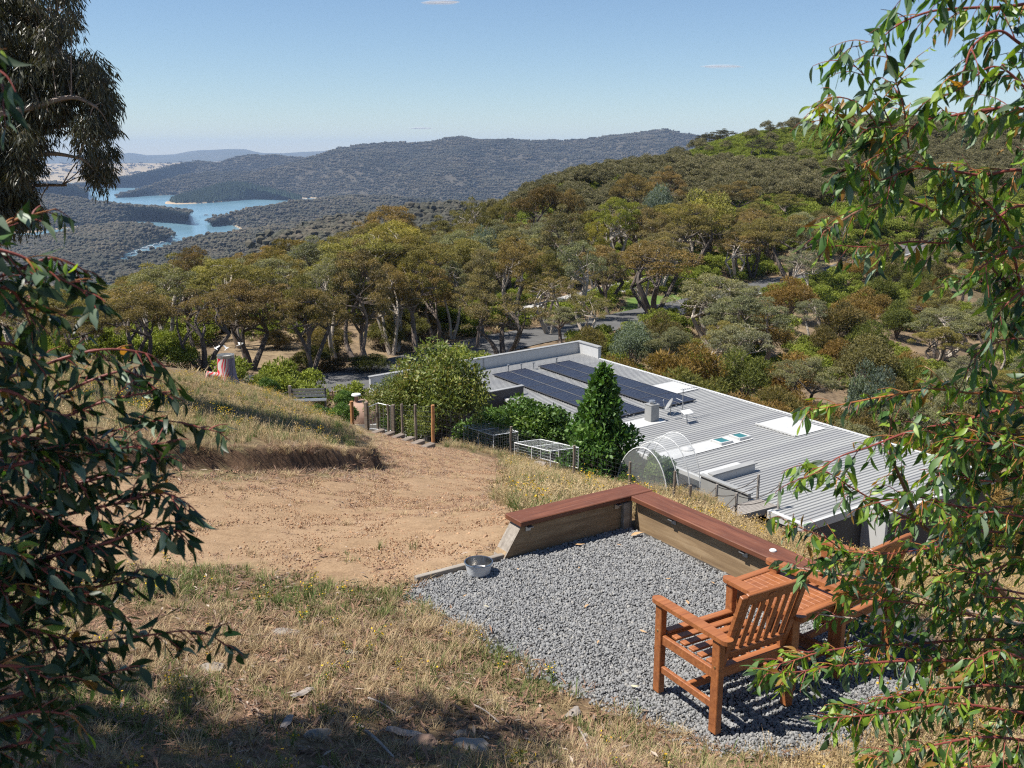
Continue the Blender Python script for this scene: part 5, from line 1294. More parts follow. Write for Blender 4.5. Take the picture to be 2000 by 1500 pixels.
# painted stump, charred stump, rocks
def swirl_mat():
    m, nt, out = new_mat('painted_swirls'); p = N(nt, 'ShaderNodeBsdfPrincipled'); p.inputs['Roughness'].default_value = .6
    v = coords(nt, 'Object', (1, 1, 1)); w = N(nt, 'ShaderNodeTexWave'); w.wave_type = 'BANDS'; w.inputs['Scale'].default_value = 1.5; w.inputs['Distortion'].default_value = 9; w.inputs['Detail'].default_value = 1.5; w.inputs['Detail Scale'].default_value = 1.0
    nt.links.new(v, w.inputs['Vector'])
    red = ramp(nt, w.outputs['Fac'], [(.30, (.55, .52, .48)), (.40, (.60, .03, .05)), (.85, (.55, .02, .04)), (.95, (.5, .45, .42))])
    blue = ramp(nt, w.outputs['Fac'], [(.35, (.16, .15, .22)), (.5, (.03, .03, .05)), (.75, (.22, .2, .28))])
    s = nt.nodes.new('ShaderNodeSeparateXYZ'); nt.links.new(v, s.inputs[0]); k = math_n(nt, 'MULTIPLY', math_n(nt, 'SUBTRACT', s.outputs['X'], .12), 20, True)
    nt.links.new(mixc(nt, k, red, blue), p.inputs['Base Color']); nt.links.new(p.outputs[0], out.inputs['Surface']); return m
M_swirl = swirl_mat()
y = 33.0; x = x_at(442, y, -4); gz0 = top_z(747, y)
stp = thing('painted_stump', 'tree stump painted with red and white swirls at the rim of the mound', 'stump', (x, y, gz0))
m = MB(); vs = []; fs = []; rows = [(-.3, .40), (0, .36), (.2, .31), (.5, .29), (.9, .285)]
for z_, r_ in rows:
    for k in range(24):
        a = 2 * math.pi * k / 24; rr_ = r_ * (1 + (.12 if z_ < .3 else .03) * math.sin(4 * a + 1)); vs.append((rr_ * math.cos(a), rr_ * math.sin(a), z_))
for i in range(4):
    for k in range(24): fs.append((i * 24 + k, i * 24 + (k + 1) % 24, (i + 1) * 24 + (k + 1) % 24, (i + 1) * 24 + k))
m.add(vs, fs).build('stump_body', M_swirl, stp, True); MB().lathe([(.285, .9), (.28, .91), (0, .905)], 24).build('cut_top', pmat('stump_top', (.55, .53, .48), (.4, .38, .34), 8, .8), stp)
MB().lathe([(.29, .90), (.295, 1.0), (.285, 1.0), (.28, .9)], 24).build('rim', M_steel, stp)
m = MB().tube([(-.2, -.1, .2), (-.45, -.25, .28), (-.62, -.32, .33)], [.17, .15, .16], 14).build('side_limb', M_swirl, stp, True)
M_char = pmat('charred_wood', (.06, .055, .055), (.02, .02, .02), 9, .7, .8, stretch=(4, 4, .6))
y = 21.0; cs = thing('charred_stump', 'dark charred stump in the long grass at left', 'stump', (x_at(265, y, -2), y, gz(x_at(265, y, -2), y)))
m = MB(); vs = []; rs_ = random.Random(4)
for z_, r_ in ((-.2, .26), (.1, .22), (.4, .19), (.62, .17)):
    for k in range(14):
        a = 2 * math.pi * k / 14; vs.append((r_ * rs_.uniform(.8, 1.15) * math.cos(a), r_ * rs_.uniform(.8, 1.15) * math.sin(a), z_ + (rs_.uniform(-.12, .1) if z_ > .5 else 0)))
vs.append((0, 0, .4)); fs = [(i * 14 + k, i * 14 + (k + 1) % 14, (i + 1) * 14 + (k + 1) % 14, (i + 1) * 14 + k) for i in range(3) for k in range(14)] + [(42 + k, 42 + (k + 1) % 14, 56) for k in range(14)]
m.add(vs, fs).build('stump_body', M_char, cs)
M_rock = pmat('grey_brown_rock', (.33, .29, .25), (.17, .145, .125), 4, .9, .8); M_rockred = pmat('rusty_rock', (.34, .22, .15), (.17, .11, .085), 5, .9, .8)
def rock(name, label, loc, size, seed, mat=None, rz=0, cat='rock', group=None, sub=3):
    bm = bmesh.new(); bmesh.ops.create_icosphere(bm, subdivisions=sub, radius=1.0); rs_ = np.random.RandomState(seed); pl = rnd_dir(rs_, 9); od = rs_.uniform(.55, .85, 9)
    for q in bm.verts:
        p = np.array(q.co)
        for n_, d_ in zip(pl, od):
            k = p @ n_ - d_
            if k > 0: p = p - n_ * k * .9
        p = p + .04 * np.array([math.sin(9 * p[1] + seed), math.sin(8 * p[2]), math.sin(7 * p[0] + 2)])
        q.co = Vector((p[0] * size[0], p[1] * size[1], p[2] * size[2]))
    m = bpy.data.meshes.new(name); bm.to_mesh(m); bm.free(); m.materials.append(mat or M_rock)
    o = link(name, m, loc=loc, rot=(0, 0, rz)); return setp(o, label, cat, group)
def rock_px(label, px, py, size, seed, mat=None, rz=0, sink=.3, **kw):
    p = ground_hit(px, py); return rock('rock', label, (p[0], p[1], p[2] + size[2] * (1 - 2 * sink) * .5), size, seed, mat, rz, **kw)
rock('rock', 'long flat grey rock left of the painted stump', (x_at(378, 33, -4.2), 33, top_z(746, 33)), (.62, .3, .2), 3)
rock('rock', 'rusty rock ledge right of the painted stump', (x_at(470, 32, -4.6), 32, top_z(775, 32)), (.7, .45, .28), 5, M_rockred, -.4)
rock('rock', 'smaller rusty rock lower on the mound rim', (x_at(490, 30, -4.6), 30, top_z(792, 30)), (.35, .3, .2), 6, M_rockred)
rock_px('pale rock in the grass below the white wire cage', 1052, 912, (.32, .2, .16), 7)
rock_px('flat pale stone at the gravel edge behind the chair legs', 1128, 1356, (.085, .05, .035), 8, rz=.3)
rock_px('grey-brown pointed stone below the flat pale stone', 1120, 1398, (.07, .05, .045), 9, rz=1.0)
rock_px('large flat grey rock at the bottom edge of the picture', 928, 1462, (.13, .08, .045), 10, rz=-.6)
rock_px('small dark grey stone resting on the large flat rock', 900, 1438, (.055, .04, .03), 12, rz=.5, sink=.1)
rock_px('mossy grey rock in the dry grass left of centre', 555, 1238, (.11, .05, .035), 13, rz=.1)
rock_px('dark rock half buried right of the mossy rock', 688, 1278, (.08, .04, .03), 14)
rock_px('pale grey rock behind the low left twig', 415, 1310, (.10, .06, .04), 15)

rock_px('flat brown stone in the litter at the bottom centre', 820, 1455, (.10, .06, .04), 21, M_rockred, .4)
rock_px('weathered grey stone in shade at the bottom left of centre', 620, 1440, (.09, .06, .045), 22, rz=.9)
rock_px('small rusty stone on the near slope above the shade', 735, 1330, (.06, .04, .03), 23, M_rockred)
# ------------------------------------------------------------------ eucalyptus close to the camera: sickle leaves on red twigs
def fg_leaf_mat(name, c1, c2, rough, trans, tc):
    m, nt, out = new_mat(name); oi = N(nt, 'ShaderNodeObjectInfo'); a = N(nt, 'ShaderNodeAttribute'); a.attribute_name = 'tint'
    r_ = math_n(nt, 'FRACT', math_n(nt, 'ADD', oi.outputs['Random'], a.outputs['Fac']))
    c = ramp(nt, r_, [(0, c1), (1, c2)])
    bl = noise(nt, coords(nt, 'Object', (1, 1, 1)), 30, 3); c = mixc(nt, ramp(nt, bl, [(.55, (0, 0, 0)), (.75, (.35, .35, .35))]), c, tuple(q * .6 for q in c1))
    p = N(nt, 'ShaderNodeBsdfPrincipled'); p.inputs['Roughness'].default_value = rough; p.inputs['Specular IOR Level'].default_value = .5; nt.links.new(c, p.inputs['Base Color'])
    t = N(nt, 'ShaderNodeBsdfTranslucent'); nt.links.new(mixc(nt, 1.0, c, tc, 'MULTIPLY'), t.inputs['Color']); mx = N(nt, 'ShaderNodeMixShader'); mx.inputs[0].default_value = trans
    nt.links.new(p.outputs[0], mx.inputs[1]); nt.links.new(t.outputs[0], mx.inputs[2]); nt.links.new(mx.outputs[0], out.inputs['Surface']); return m
FG = [fg_leaf_mat('leaf_mature', (.06, .13, .03), (.11, .20, .05), .46, .32, (1.5, 1.8, .5)), fg_leaf_mat('leaf_grey', (.13, .19, .11), (.20, .26, .17), .48, .2, (1.2, 1.4, .6)),
      fg_leaf_mat('leaf_lime', (.17, .29, .03), (.30, .40, .05), .45, .4, (1.5, 1.6, .4)), fg_leaf_mat('leaf_deep', (.016, .036, .015), (.034, .065, .022), .42, .22, (1.5, 1.9, .5)), fg_leaf_mat('leaf_copper', (.25, .12, .03), (.33, .2, .04), .4, .4, (1.5, 1.2, .4))]  # deep tone lowered so its colour holds the shade on the left branches
M_twig = pmat('red_twig', (.30, .075, .055), (.19, .05, .04), 20, .5, spec=.4); M_twigorange = pmat('orange_twig', (.42, .17, .05), (.30, .11, .04), 20, .5)
M_cream = pmat('cream_branch', (.60, .48, .38), (.44, .27, .20), 14, .6, .2); M_brownstem = pmat('brown_branch', (.26, .13, .08), (.15, .075, .05), 14, .6, .2)
def leaf_shape(seed):
    rs = np.random.RandomState(seed); n = 7; cur = rs.uniform(.02, .22) * rs.choice([-1, 1]); wmax = rs.uniform(.105, .16); bend = rs.uniform(-.12, .2); fold = rs.uniform(.0, .06)
    V = []; F = []
    for i in range(n):
        s = i / (n - 1); w = wmax * (math.sin(math.pi * min(1, s * 1.02 + .0) ** .8) ** .9 if 0 < s < 1 else 0.0) + (.008 if s == 0 else 0)
        cx = cur * math.sin(math.pi * s * .9); cz = -bend * s * s
        tw = .5 * (s - .3) * rs.uniform(.5, 1.5)
        for k, o in enumerate((-1, 0, 1)): V.append((cx + o * w * math.cos(tw), s, cz + abs(o) * fold * w * 4 + o * w * math.sin(tw)))
    for i in range(n - 1):
        for k in range(2): F.append((i * 3 + k, i * 3 + k + 1, i * 3 + k + 4, i * 3 + k + 3))
    return np.array(V), np.array(F)
LEAF = [leaf_shape(i) for i in range(8)]
LEAF_MESH = {}
def leaf_mesh(k, c):
    if (k, c) not in LEAF_MESH: LEAF_MESH[(k, c)] = np_mesh('leaf', LEAF[k][0], LEAF[k][1], FG[c], True)
    return LEAF_MESH[(k, c)]
def sapling(root, branches, seed, leafL, twigL, spacing, classes, tipclasses, nobj=300, droop=.9, tip_frac=.35, leaf_gap=.028, rad=1.0, lead=.12):
    """branches: list of (world polyline, base radius, material, leafiness)"""
    rs = np.random.RandomState(seed); leaves = []; tw = MB(); two = MB()
    for pts, r0, bm, leafy in branches:
        q = smooth_line(pts, 6); n = len(q); MB().tube(q, np.linspace(r0, max(.0012, r0 * .2), n) * rad, 7).build('branch', bm, root, True)
        seg = np.linalg.norm(np.diff(q, axis=0), axis=1); cum = np.concatenate([[0], np.cumsum(seg)]); L = cum[-1]
        s = L * lead
        while s < L:
            i = min(np.searchsorted(cum, s) , n - 1); i = max(1, i); f = (s - cum[i - 1]) / max(1e-6, seg[i - 1]); p = q[i - 1] + (q[i] - q[i - 1]) * f
            t = (q[i] - q[i - 1]) / max(1e-6, seg[i - 1]); last = s > L - spacing * 1.5
            for rep in range(1 if rs.rand() > leafy - 1 else 2):
                d = rnd_dir(rs, 1)[0]; d = d - t * (d @ t); d /= np.linalg.norm(d) + 1e-9
                d = d * .8 + t * (.7 if not last else 1.6) + np.array([0, 0, .15]); d /= np.linalg.norm(d)
                tl = twigL * rs.uniform(.45, 1.25) * (.6 + .4 * (1 - s / L)); m = 6; tp = [p]; v = d.copy()
                for k in range(m): v = v + np.array([0, 0, -.17 * droop]) + rs.normal(size=3) * .06; v /= np.linalg.norm(v); tp.append(tp[-1] + v * tl / m)
                tip = rs.rand() < tip_frac
                (two if tip else tw).tube(tp, np.linspace(.0022, .0009, m + 1) * rad, 4, False)
                tp = np.array(tp); k = .25 * rs.rand()
                while k < 1.0:
                    j = min(m - 1, int(k * m)); b = tp[j] + (tp[j + 1] - tp[j]) * (k * m - j)
                    end = k > .62
                    a = rnd_dir(rs, 1)[0] * .75 + (tp[j + 1] - tp[j]) / (tl / m) * .45 + np.array([0, 0, -droop]); a /= np.linalg.norm(a)
                    ll = leafL * rs.uniform(.6, 1.25) * (rs.uniform(.4, .75) if (tip and end) else 1)
                    c = rs.choice(tipclasses) if (tip and (end or rs.rand() < .5)) else rs.choice(classes)
                    side = np.cross(a, rnd_dir(rs, 1)[0]); side /= np.linalg.norm(side) + 1e-9; nn = np.cross(side, a)
                    leaves.append((b, side, a, nn, ll, rs.randint(len(LEAF)), c))
                    k += leaf_gap / tl * rs.uniform(.7, 1.6)
            s += spacing * rs.uniform(.6, 1.4)
    tw.build('twigs', M_twig, root)['kind'] = 'stuff'
    if two.v: two.build('young_twigs', M_twigorange, root)['kind'] = 'stuff'
    B = np.array([l[0] for l in leaves]); px, py, zc = project(B)
    vis = (px > -20) & (px < 2020) & (py > -20) & (py < 1520); score = np.where(vis, np.array([l[4] for l in leaves]) / np.maximum(zc, .1), 0)
    order = np.argsort(-score); chosen = set(order[:nobj].tolist()); inv = root.matrix_world.inverted() if False else Matrix.Translation(-Vector(root.location))
    groups = {}
    for i, (b, side, a, nn, ll, k, c) in enumerate(leaves):
        if i in chosen:
            M = Matrix(((side[0] * ll, a[0] * ll, nn[0] * ll, b[0]), (side[1] * ll, a[1] * ll, nn[1] * ll, b[1]), (side[2] * ll, a[2] * ll, nn[2] * ll, b[2]), (0, 0, 0, 1)))
            o = link('leaf', leaf_mesh(k, c), root); o.matrix_parent_inverse = Matrix.Identity(4); o.matrix_basis = M
        else: groups.setdefault(c, []).append((b, side, a, nn, ll, k, i))
    Vs, Fs, Ms, Ts = [], [], [], []; off = 0
    for c, ls in groups.items():
        for b, side, a, nn, ll, k, i in ls:
            lv, lf = LEAF[k]; R3 = np.stack([side, a, nn], 0) * ll; Vs.append(lv @ R3 + b); Fs.append(lf + off); off += len(lv); Ms += [c] * len(lf); Ts += [(i * .618) % 1] * len(lf)
    if Vs:
        m = np_mesh('foliage', np.concatenate(Vs), np.concatenate(Fs), FG, True); m.polygons.foreach_set('material_index', np.array(Ms, np.int32)); face_attr(m, 'tint', Ts)
        o = link('foliage', m, root); o['kind'] = 'stuff'
    return len(leaves)
def pb(pts, y0, y1=None, r=.006, mat=None, leafy=1.0):
    """polyline from photo columns/rows with its own depth running from y0 to y1"""
    y1 = y0 if y1 is None else y1; n = len(pts)
    return ([at_y(a, b, y0 + (y1 - y0) * k / (n - 1)) for k, (a, b) in enumerate(pts)], r, mat or M_twig, leafy)
right = thing('eucalyptus_sapling', 'young eucalyptus with hanging green leaves and red twigs framing the right side', 'tree', (0, 0, 0))
RB = [
 pb([(2260, 1330), (2100, 1270), (2000, 1225), (1920, 1200), (1850, 1185), (1800, 1165), (1745, 1150), (1690, 1130), (1640, 1122), (1590, 1114), (1545, 1108)], 3.9, 3.7, .013, M_cream),
 pb([(2200, 1260), (1960, 1213), (1840, 1210), (1745, 1213), (1660, 1207), (1600, 1200)], 3.85, 3.7, .010, M_cream),
 pb([(2200, 1420), (1980, 1180), (1900, 1100), (1820, 1040), (1790, 1010), (1770, 960), (1752, 920), (1740, 890), (1738, 850), (1742, 815)], 4.0, 3.8, .016, M_brownstem),
 pb([(1805, 1022), (1770, 1010), (1720, 985), (1660, 950), (1620, 925), (1560, 905)], 3.9, 3.7, .006),
 pb([(2120, 790), (2040, 830), (1960, 880), (1940, 905), (1880, 920), (1830, 930)], 3.6, 3.5, .007),
 pb([(2160, 700), (2080, 640), (2000, 590), (1960, 545), (1900, 480), (1840, 425), (1780, 395), (1700, 402), (1630, 440), (1582, 470)], 3.7, 3.5, .012, M_brownstem, 1.15),
 pb([(2060, 625), (2005, 590), (1985, 520), (1970, 450), (1950, 420), (1890, 360), (1870, 348)], 3.7, 3.4, .008, None, 1.4),
 pb([(1960, 440), (1880, 380), (1830, 340), (1760, 300), (1700, 260), (1640, 232), (1585, 238)], 3.6, 3.4, .006, M_twigorange, 1.6),
 pb([(1775, 290), (1765, 210), (1750, 160), (1735, 112), (1705, 82), (1672, 92)], 3.5, 3.4, .003, None, .7),
 pb([(1760, 290), (1720, 200), (1690, 150), (1652, 112), (1640, 94)], 3.5, 3.4, .003, None, .8),
 pb([(1740, 290), (1690, 215), (1640, 190), (1600, 210), (1582, 225)], 3.4, 3.3, .003, None, .9),
 pb([(2150, -30), (1990, 10), (1900, 15), (1830, 20), (1780, 35), (1745, 55), (1720, 78), (1705, 100)], 3.3, 3.2, .006, None, .9),
 pb([(2100, -60), (1960, -40), (1880, -30), (1800, -30), (1760, -10)], 3.2, 3.1, .006),
 pb([(2120, 160), (2000, 90), (1950, 60), (1900, 90), (1880, 140), (1850, 150)], 3.2, 3.1, .006),
 pb([(2120, 250), (1990, 212), (1920, 216), (1860, 226), (1800, 238), (1720, 300), (1650, 335)], 3.5, 3.4, .007, None, 1.7),
 pb([(2100, 300), (2000, 170), (1940, 130), (1880, 170), (1840, 190)], 3.2, 3.1, .005, None, .8),
 pb([(2120, 350), (1990, 332), (1920, 342), (1850, 332), (1780, 330), (1720, 352), (1660, 350)], 3.5, 3.4, .007, None, 1.6),
 pb([(2120, 430), (2000, 402), (1940, 430), (1860, 472), (1780, 472), (1700, 482), (1640, 480), (1610, 485)], 3.6, 3.5, .006, None, 1.05),
 pb([(2120, 500), (2010, 480), (1950, 500), (1890, 540), (1850, 560)], 3.5, 3.4, .006, None, 1.0),
 pb([(2120, 560), (2020, 560), (1970, 590), (1930, 640)], 3.5, 3.4, .006, None, .9),
 pb([(2140, 690), (2000, 662), (1940, 672), (1900, 700), (1885, 740)], 3.6, 3.5, .004, None, .6),
 pb([(2140, 790), (1960, 765), (1900, 768), (1820, 760), (1740, 772), (1670, 785), (1620, 795), (1580, 800)], 3.7, 3.5, .007, M_twigorange, 1.3),
 pb([(2080, 790), (1960, 800), (1880, 822), (1780, 842), (1700, 872), (1640, 892), (1590, 925), (1545, 942)], 3.8, 3.6, .007, None, 1.0),
 pb([(2140, 850), (1990, 850), (1920, 845), (1850, 850), (1800, 840)], 3.6, 3.5, .006, None, 1.5),
 pb([(2140, 930), (2010, 930), (1940, 940), (1870, 930), (1810, 920)], 3.5, 3.4, .006, None, 1.7),
 pb([(2140, 870), (2020, 870), (1950, 870), (1900, 860), (1850, 875)], 3.4, 3.3, .006, None, 1.7),
 pb([(2140, 1010), (2010, 1010), (1940, 1000), (1880, 1010), (1840, 1000)], 3.4, 3.3, .006, None, 1.6),
 pb([(2140, 900), (2000, 900), (1930, 880), (1880, 890), (1830, 880)], 3.5, 3.4, .006, None, 1.4),
 pb([(2140, 980), (1980, 990), (1880, 990), (1800, 972), (1750, 975), (1700, 985)], 3.7, 3.5, .007, None, 1.1),
 pb([(2140, 1040), (1960, 1040), (1880, 1035), (1820, 1060)], 3.6, 3.4, .006, None, 1.3),
 pb([(2140, 1120), (1990, 1100), (1920, 1120), (1860, 1110)], 3.5, 3.4, .006, None, 1.2),
 pb([(1700, 1135), (1650, 1080), (1610, 1050), (1560, 1030), (1520, 1010)], 3.75, 3.6, .004, None, .8),
 pb([(2140, 1190), (2000, 1170), (1920, 1165), (1860, 1150)], 3.6, 3.5, .006, None, 1.0),
 pb([(2140, 1250), (1980, 1250), (1880, 1250), (1780, 1258), (1690, 1262), (1610, 1272), (1550, 1290), (1510, 1300)], 3.8, 3.5, .008, None, 1.6),
 pb([(2140, 1330), (1960, 1300), (1850, 1290), (1740, 1292), (1640, 1300), (1560, 1312), (1500, 1315)], 3.7, 3.4, .008, None, 1.7),
 pb([(2140, 1370), (1980, 1340), (1880, 1342), (1780, 1352), (1700, 1372), (1640, 1380)], 3.6, 3.4, .007, None, 1.8),
 pb([(2140, 1420), (1950, 1385), (1850, 1375), (1740, 1392), (1660, 1400), (1600, 1402)], 3.5, 3.3, .007, None, 1.8),
 pb([(2140, 1470), (1950, 1440), (1850, 1450), (1770, 1470), (1700, 1480)], 3.4, 3.2, .007, None, 1.8),
 pb([(2140, 1540), (1980, 1500), (1880, 1500), (1800, 1510)], 3.3, 3.2, .007, None, 1.6),
 pb([(2140, 1290), (2020, 1290), (1940, 1270), (1880, 1310)], 3.4, 3.3, .006, None, 1.4),
 pb([(2140, 1090), (1900, 1062), (1810, 1072), (1730, 1082), (1660, 1078)], 3.7, 3.6, .005, None, 1.5),
 pb([(2000, 1160), (1860, 1132), (1770, 1112), (1690, 1102), (1630, 1095)], 3.7, 3.6, .005, None, 1.5),
 pb([(1930, 1210), (1810, 1182), (1710, 1172), (1650, 1168)], 3.7, 3.6, .005, None, 1.5)]
# its stem stands outside the frame at right
tx, ty = 3.15, 3.9; tz = gz(tx, ty)
RB.append(([np.array([tx, ty, tz - .2]), np.array([tx - .05, ty, tz + .9]), np.array([tx + .1, ty - .1, 2.2]), np.array([tx - .05, ty - .1, 3.6]), np.array([tx + .05, ty, 4.6])], .035, M_cream, .5))
nR = sapling(right, RB, 5, .072, .165, .034, [0, 0, 0, 2, 1, 3], [2, 2, 2, 2, 4, 0], 300, .8, .5, .017)
left = thing('eucalyptus_sapling', 'shaded eucalyptus branches with dark leaves and pink stems close at the left edge', 'tree', (0, 0, 0))
LBR = [
 pb([(-200, 1040), (39, 857), (110, 822), (192, 788), (270, 770), (340, 765)], 2.3, 2.5, .007, None, .9),
 pb([(-200, 960), (30, 908), (120, 895), (210, 880), (280, 870), (345, 862)], 2.2, 2.4, .006, None, 1.1),
 pb([(-160, 1200), (72, 1100), (160, 1060), (240, 1025), (300, 990)], 2.2, 2.4, .007, None, 1.3),
 pb([(-200, 400), (-60, 470), (40, 500), (110, 540), (165, 570), (185, 600)], 2.1, 2.2, .005, None, 1.3),
 pb([(-160, 600), (40, 525), (100, 505), (150, 520), (178, 540)], 2.2, 2.3, .005, None, 1.2),
 pb([(-160, 640), (20, 610), (80, 600), (130, 620)], 2.2, 2.3, .005, None, 1.1),
 pb([(-160, 800), (60, 722), (150, 692), (220, 682), (290, 692), (318, 715)], 2.4, 2.5, .005, None, .8),
 pb([(-160, 830), (80, 782), (180, 742), (240, 725), (280, 740), (310, 765)], 2.4, 2.5, .005, None, .4),
 pb([(-160, 920), (100, 880), (220, 842), (320, 822), (400, 838), (440, 846)], 2.4, 2.5, .003, None, .2),
 pb([(-160, 1040), (80, 962), (200, 932), (280, 902), (340, 890)], 2.3, 2.4, .006, None, 1.4),
 pb([(-160, 1080), (100, 1012), (230, 982), (310, 962), (360, 980), (395, 1010)], 2.3, 2.4, .006, None, 1.3),
 pb([(-160, 1180), (80, 1092), (200, 1062), (290, 1032), (360, 1040)], 2.2, 2.3, .006, None, 1.4),
 pb([(-160, 1230), (100, 1162), (210, 1142), (290, 1122)], 2.2, 2.3, .006, None, 1.6),
 pb([(-160, 1120), (60, 1150), (150, 1172), (220, 1190)], 2.1, 2.2, .006, None, 1.6),
 pb([(-160, 1330), (80, 1272), (200, 1252), (280, 1242), (360, 1232), (410, 1240), (440, 1262)], 2.2, 2.3, .004, None, .6),
 pb([(-160, 1400), (100, 1342), (180, 1322), (250, 1305)], 2.1, 2.2, .006, None, 1.4),
 pb([(-160, 1470), (20, 1400), (90, 1390), (150, 1400)], 2.0, 2.1, .006, None, 1.3),
 pb([(-160, 1520), (10, 1460), (70, 1450), (120, 1470)], 2.0, 2.1, .006, None, 1.2),
 pb([(-120, 520), (20, 435), (70, 418), (110, 408)], 2.2, 2.3, .004, M_twigorange, .6),
 pb([(-160, 60), (-40, 100), (-5, 140), (8, 190)], 2.0, 2.0, .004, None, .8),
 pb([(-160, 760), (0, 760), (80, 800), (140, 840), (180, 860)], 2.2, 2.3, .006, None, 1.6),
 pb([(-160, 860), (0, 850), (80, 880), (140, 930), (170, 960)], 2.2, 2.3, .006, None, 1.7),
 pb([(-160, 980), (0, 980), (80, 1000), (140, 1040), (190, 1080)], 2.2, 2.3, .006, None, 1.8),
 pb([(-160, 1080), (0, 1080), (60, 1100), (130, 1130), (170, 1160)], 2.1, 2.2, .006, None, 1.8),
 pb([(-160, 1220), (0, 1220), (60, 1230), (130, 1250), (180, 1280)], 2.1, 2.2, .006, None, 1.8),
 pb([(-160, 1320), (0, 1300), (60, 1310), (120, 1340)], 2.0, 2.1, .006, None, 1.6),
 pb([(-160, 680), (0, 670), (50, 690), (90, 730)], 2.2, 2.3, .006, None, 1.3),
 pb([(-160, 560), (0, 560), (40, 590), (60, 640)], 2.1, 2.2, .006, None, 1.2)]
tx, ty = -2.2, 2.25; tz = gz(tx, ty)
LBR.append(([np.array([tx, ty, tz - .2]), np.array([tx + .05, ty, tz + .8]), np.array([tx, ty + .05, 2.4]), np.array([tx + .1, ty, 3.6]), np.array([tx, ty, 4.2])], .03, M_brownstem, .6))
nL = sapling(left, LBR, 8, .06, .105, .022, [3, 3, 3, 3, 3, 3, 1], [3, 3, 0, 2, 4], 300, .6, .22, .015)  # mostly the deep tone, shade put into the leaf colour
# big drooping gum at the upper left, its trunk just outside the frame
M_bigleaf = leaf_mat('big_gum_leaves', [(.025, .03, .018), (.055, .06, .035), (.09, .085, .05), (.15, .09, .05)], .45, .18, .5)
gx, gy = -11.2, 17.0; gzz = gz(gx, gy)
big = thing('big_gum_tree', 'big gum with drooping dark leaves filling the upper left corner', 'tree', (gx, gy, gzz))
def loc(px, py, y): return at_y(px, py, y) - np.array([gx, gy, gzz])
wood = MB(); rs = np.random.RandomState(91)
fork = np.array([.2, 0, 4.2])
wood.tube(smooth_line([np.array([0, 0, -.5]), np.array([.1, 0, 2]), fork], 5), np.linspace(.3, .2, 11), 9)
ends = []
limbs_px = [[(-120, 330), (-40, 300), (40, 262), (110, 250)], [(-140, 400), (-60, 390), (20, 370), (70, 362), (130, 362)], [(-120, 200), (-30, 170), (60, 130), (120, 110)], [(-140, 60), (-40, 40), (50, 20), (110, 20)], [(-160, 320), (-60, 330), (20, 310), (100, 300), (160, 310)], [(-160, -60), (-60, -40), (20, -60), (80, -60)], [(-150, 240), (-40, 230), (60, 210), (140, 190), (190, 210)], [(-150, 140), (-50, 100), (40, 70), (90, 60)]]
for k, lp in enumerate(limbs_px):
    q = smooth_line([fork + np.array([0, 0, .3 * k * 0])] + [loc(a, b, 17 - .4 * k * (-1) ** k * .5) for a, b in lp], 5); wood.tube(q, np.linspace(.10, .02, len(q)), 6)
    ends += [q[i] for i in range(6, len(q), 2)]
wood.build('trunk', M_bark_mid, big, True)
C = []; Rr = []
zone = [(-60, -60), (150, -40), (158, 60), (140, 90), (165, 130), (205, 160), (228, 230), (222, 300), (200, 360), (170, 330), (150, 250), (110, 240), (100, 300), (60, 330), (100, 400), (60, 440), (20, 440), (-100, 470), (-160, 300)]
while len(C) < 400:
    a, b = rs.uniform(-200, 235), rs.uniform(-80, 450)
    if len(C) > 310: a, b = rs.uniform(-120, 120), rs.uniform(280, 450)
    if not poly_mask(zone, np.array([a]), np.array([b]))[0]: continue
    if a > 60 and b > 235 and a < 150 and rs.rand() < .75: continue
    C.append(loc(a, b, 17 + rs.uniform(-1.4, 1.4))); Rr.append(rs.uniform(.16, .34))
tw = MB()
for c in C:
    e = ends[int(np.argmin([np.linalg.norm(q - c) for q in ends]))]; tw.tube(smooth_line([e, (e + c) / 2 + np.array([0, 0, .08]), c], 3), np.linspace(.014, .004, 7), 4, False)
tw.build('twigs', M_bark_mid, big)['kind'] = 'stuff'
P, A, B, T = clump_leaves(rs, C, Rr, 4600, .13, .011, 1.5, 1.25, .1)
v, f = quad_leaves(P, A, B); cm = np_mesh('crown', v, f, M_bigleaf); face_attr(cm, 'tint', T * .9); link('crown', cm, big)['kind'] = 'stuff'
# the tree behind the camera's left shoulder whose shade lies over the lower left corner
tree(make_gum(120, 8, 6.0, 2, 46, .42, .1, L=.2, W=.045, per=620, bark=M_bark_mid), -5.8, 1.5, 7.6, 'shady gum left of the viewer that darkens the lower left corner', 'tree', 'gum_tree', DARK, rz=1.0)
print('LEAVES', nR, nL)
# ------------------------------------------------------------------ gravel, clods, grass: what nobody could count
def stone_mesh(seed, mat, sub=1):
    bm = bmesh.new(); bmesh.ops.create_icosphere(bm, subdivisions=sub, radius=1.0); rs = np.random.RandomState(seed); pl = rnd_dir(rs, 7); od = rs.uniform(.5, .8, 7); sc = rs.uniform(.75, 1.25, 3)
    for q in bm.verts:
        p = np.array(q.co)
        for n_, d_ in zip(pl, od):
            k = p @ n_ - d_
            if k > 0: p = p - n_ * k
        q.co = Vector(p * sc)
    m = bpy.data.meshes.new('stone'); bm.to_mesh(m); bm.free(); m.materials.append(mat); return m
M_gravel = random_mat('blue_metal_gravel', [(.15, .15, .153), (.24, .24, .24), (.19, .192, .195), (.30, .30, .295), (.21, .21, .21), (.34, .325, .30)], .8, 9, .3)
rs = np.random.RandomState(1)
def in_poly_pts(poly, n, rs):
    p = np.array(poly); lo, hi = p.min(0), p.max(0); out = []
    while sum(map(len, out)) < n:
        q = rs.uniform(lo, hi, (n * 2, 2)); out.append(q[poly_mask(poly, q[:, 0], q[:, 1])])
    return np.concatenate(out)[:n]
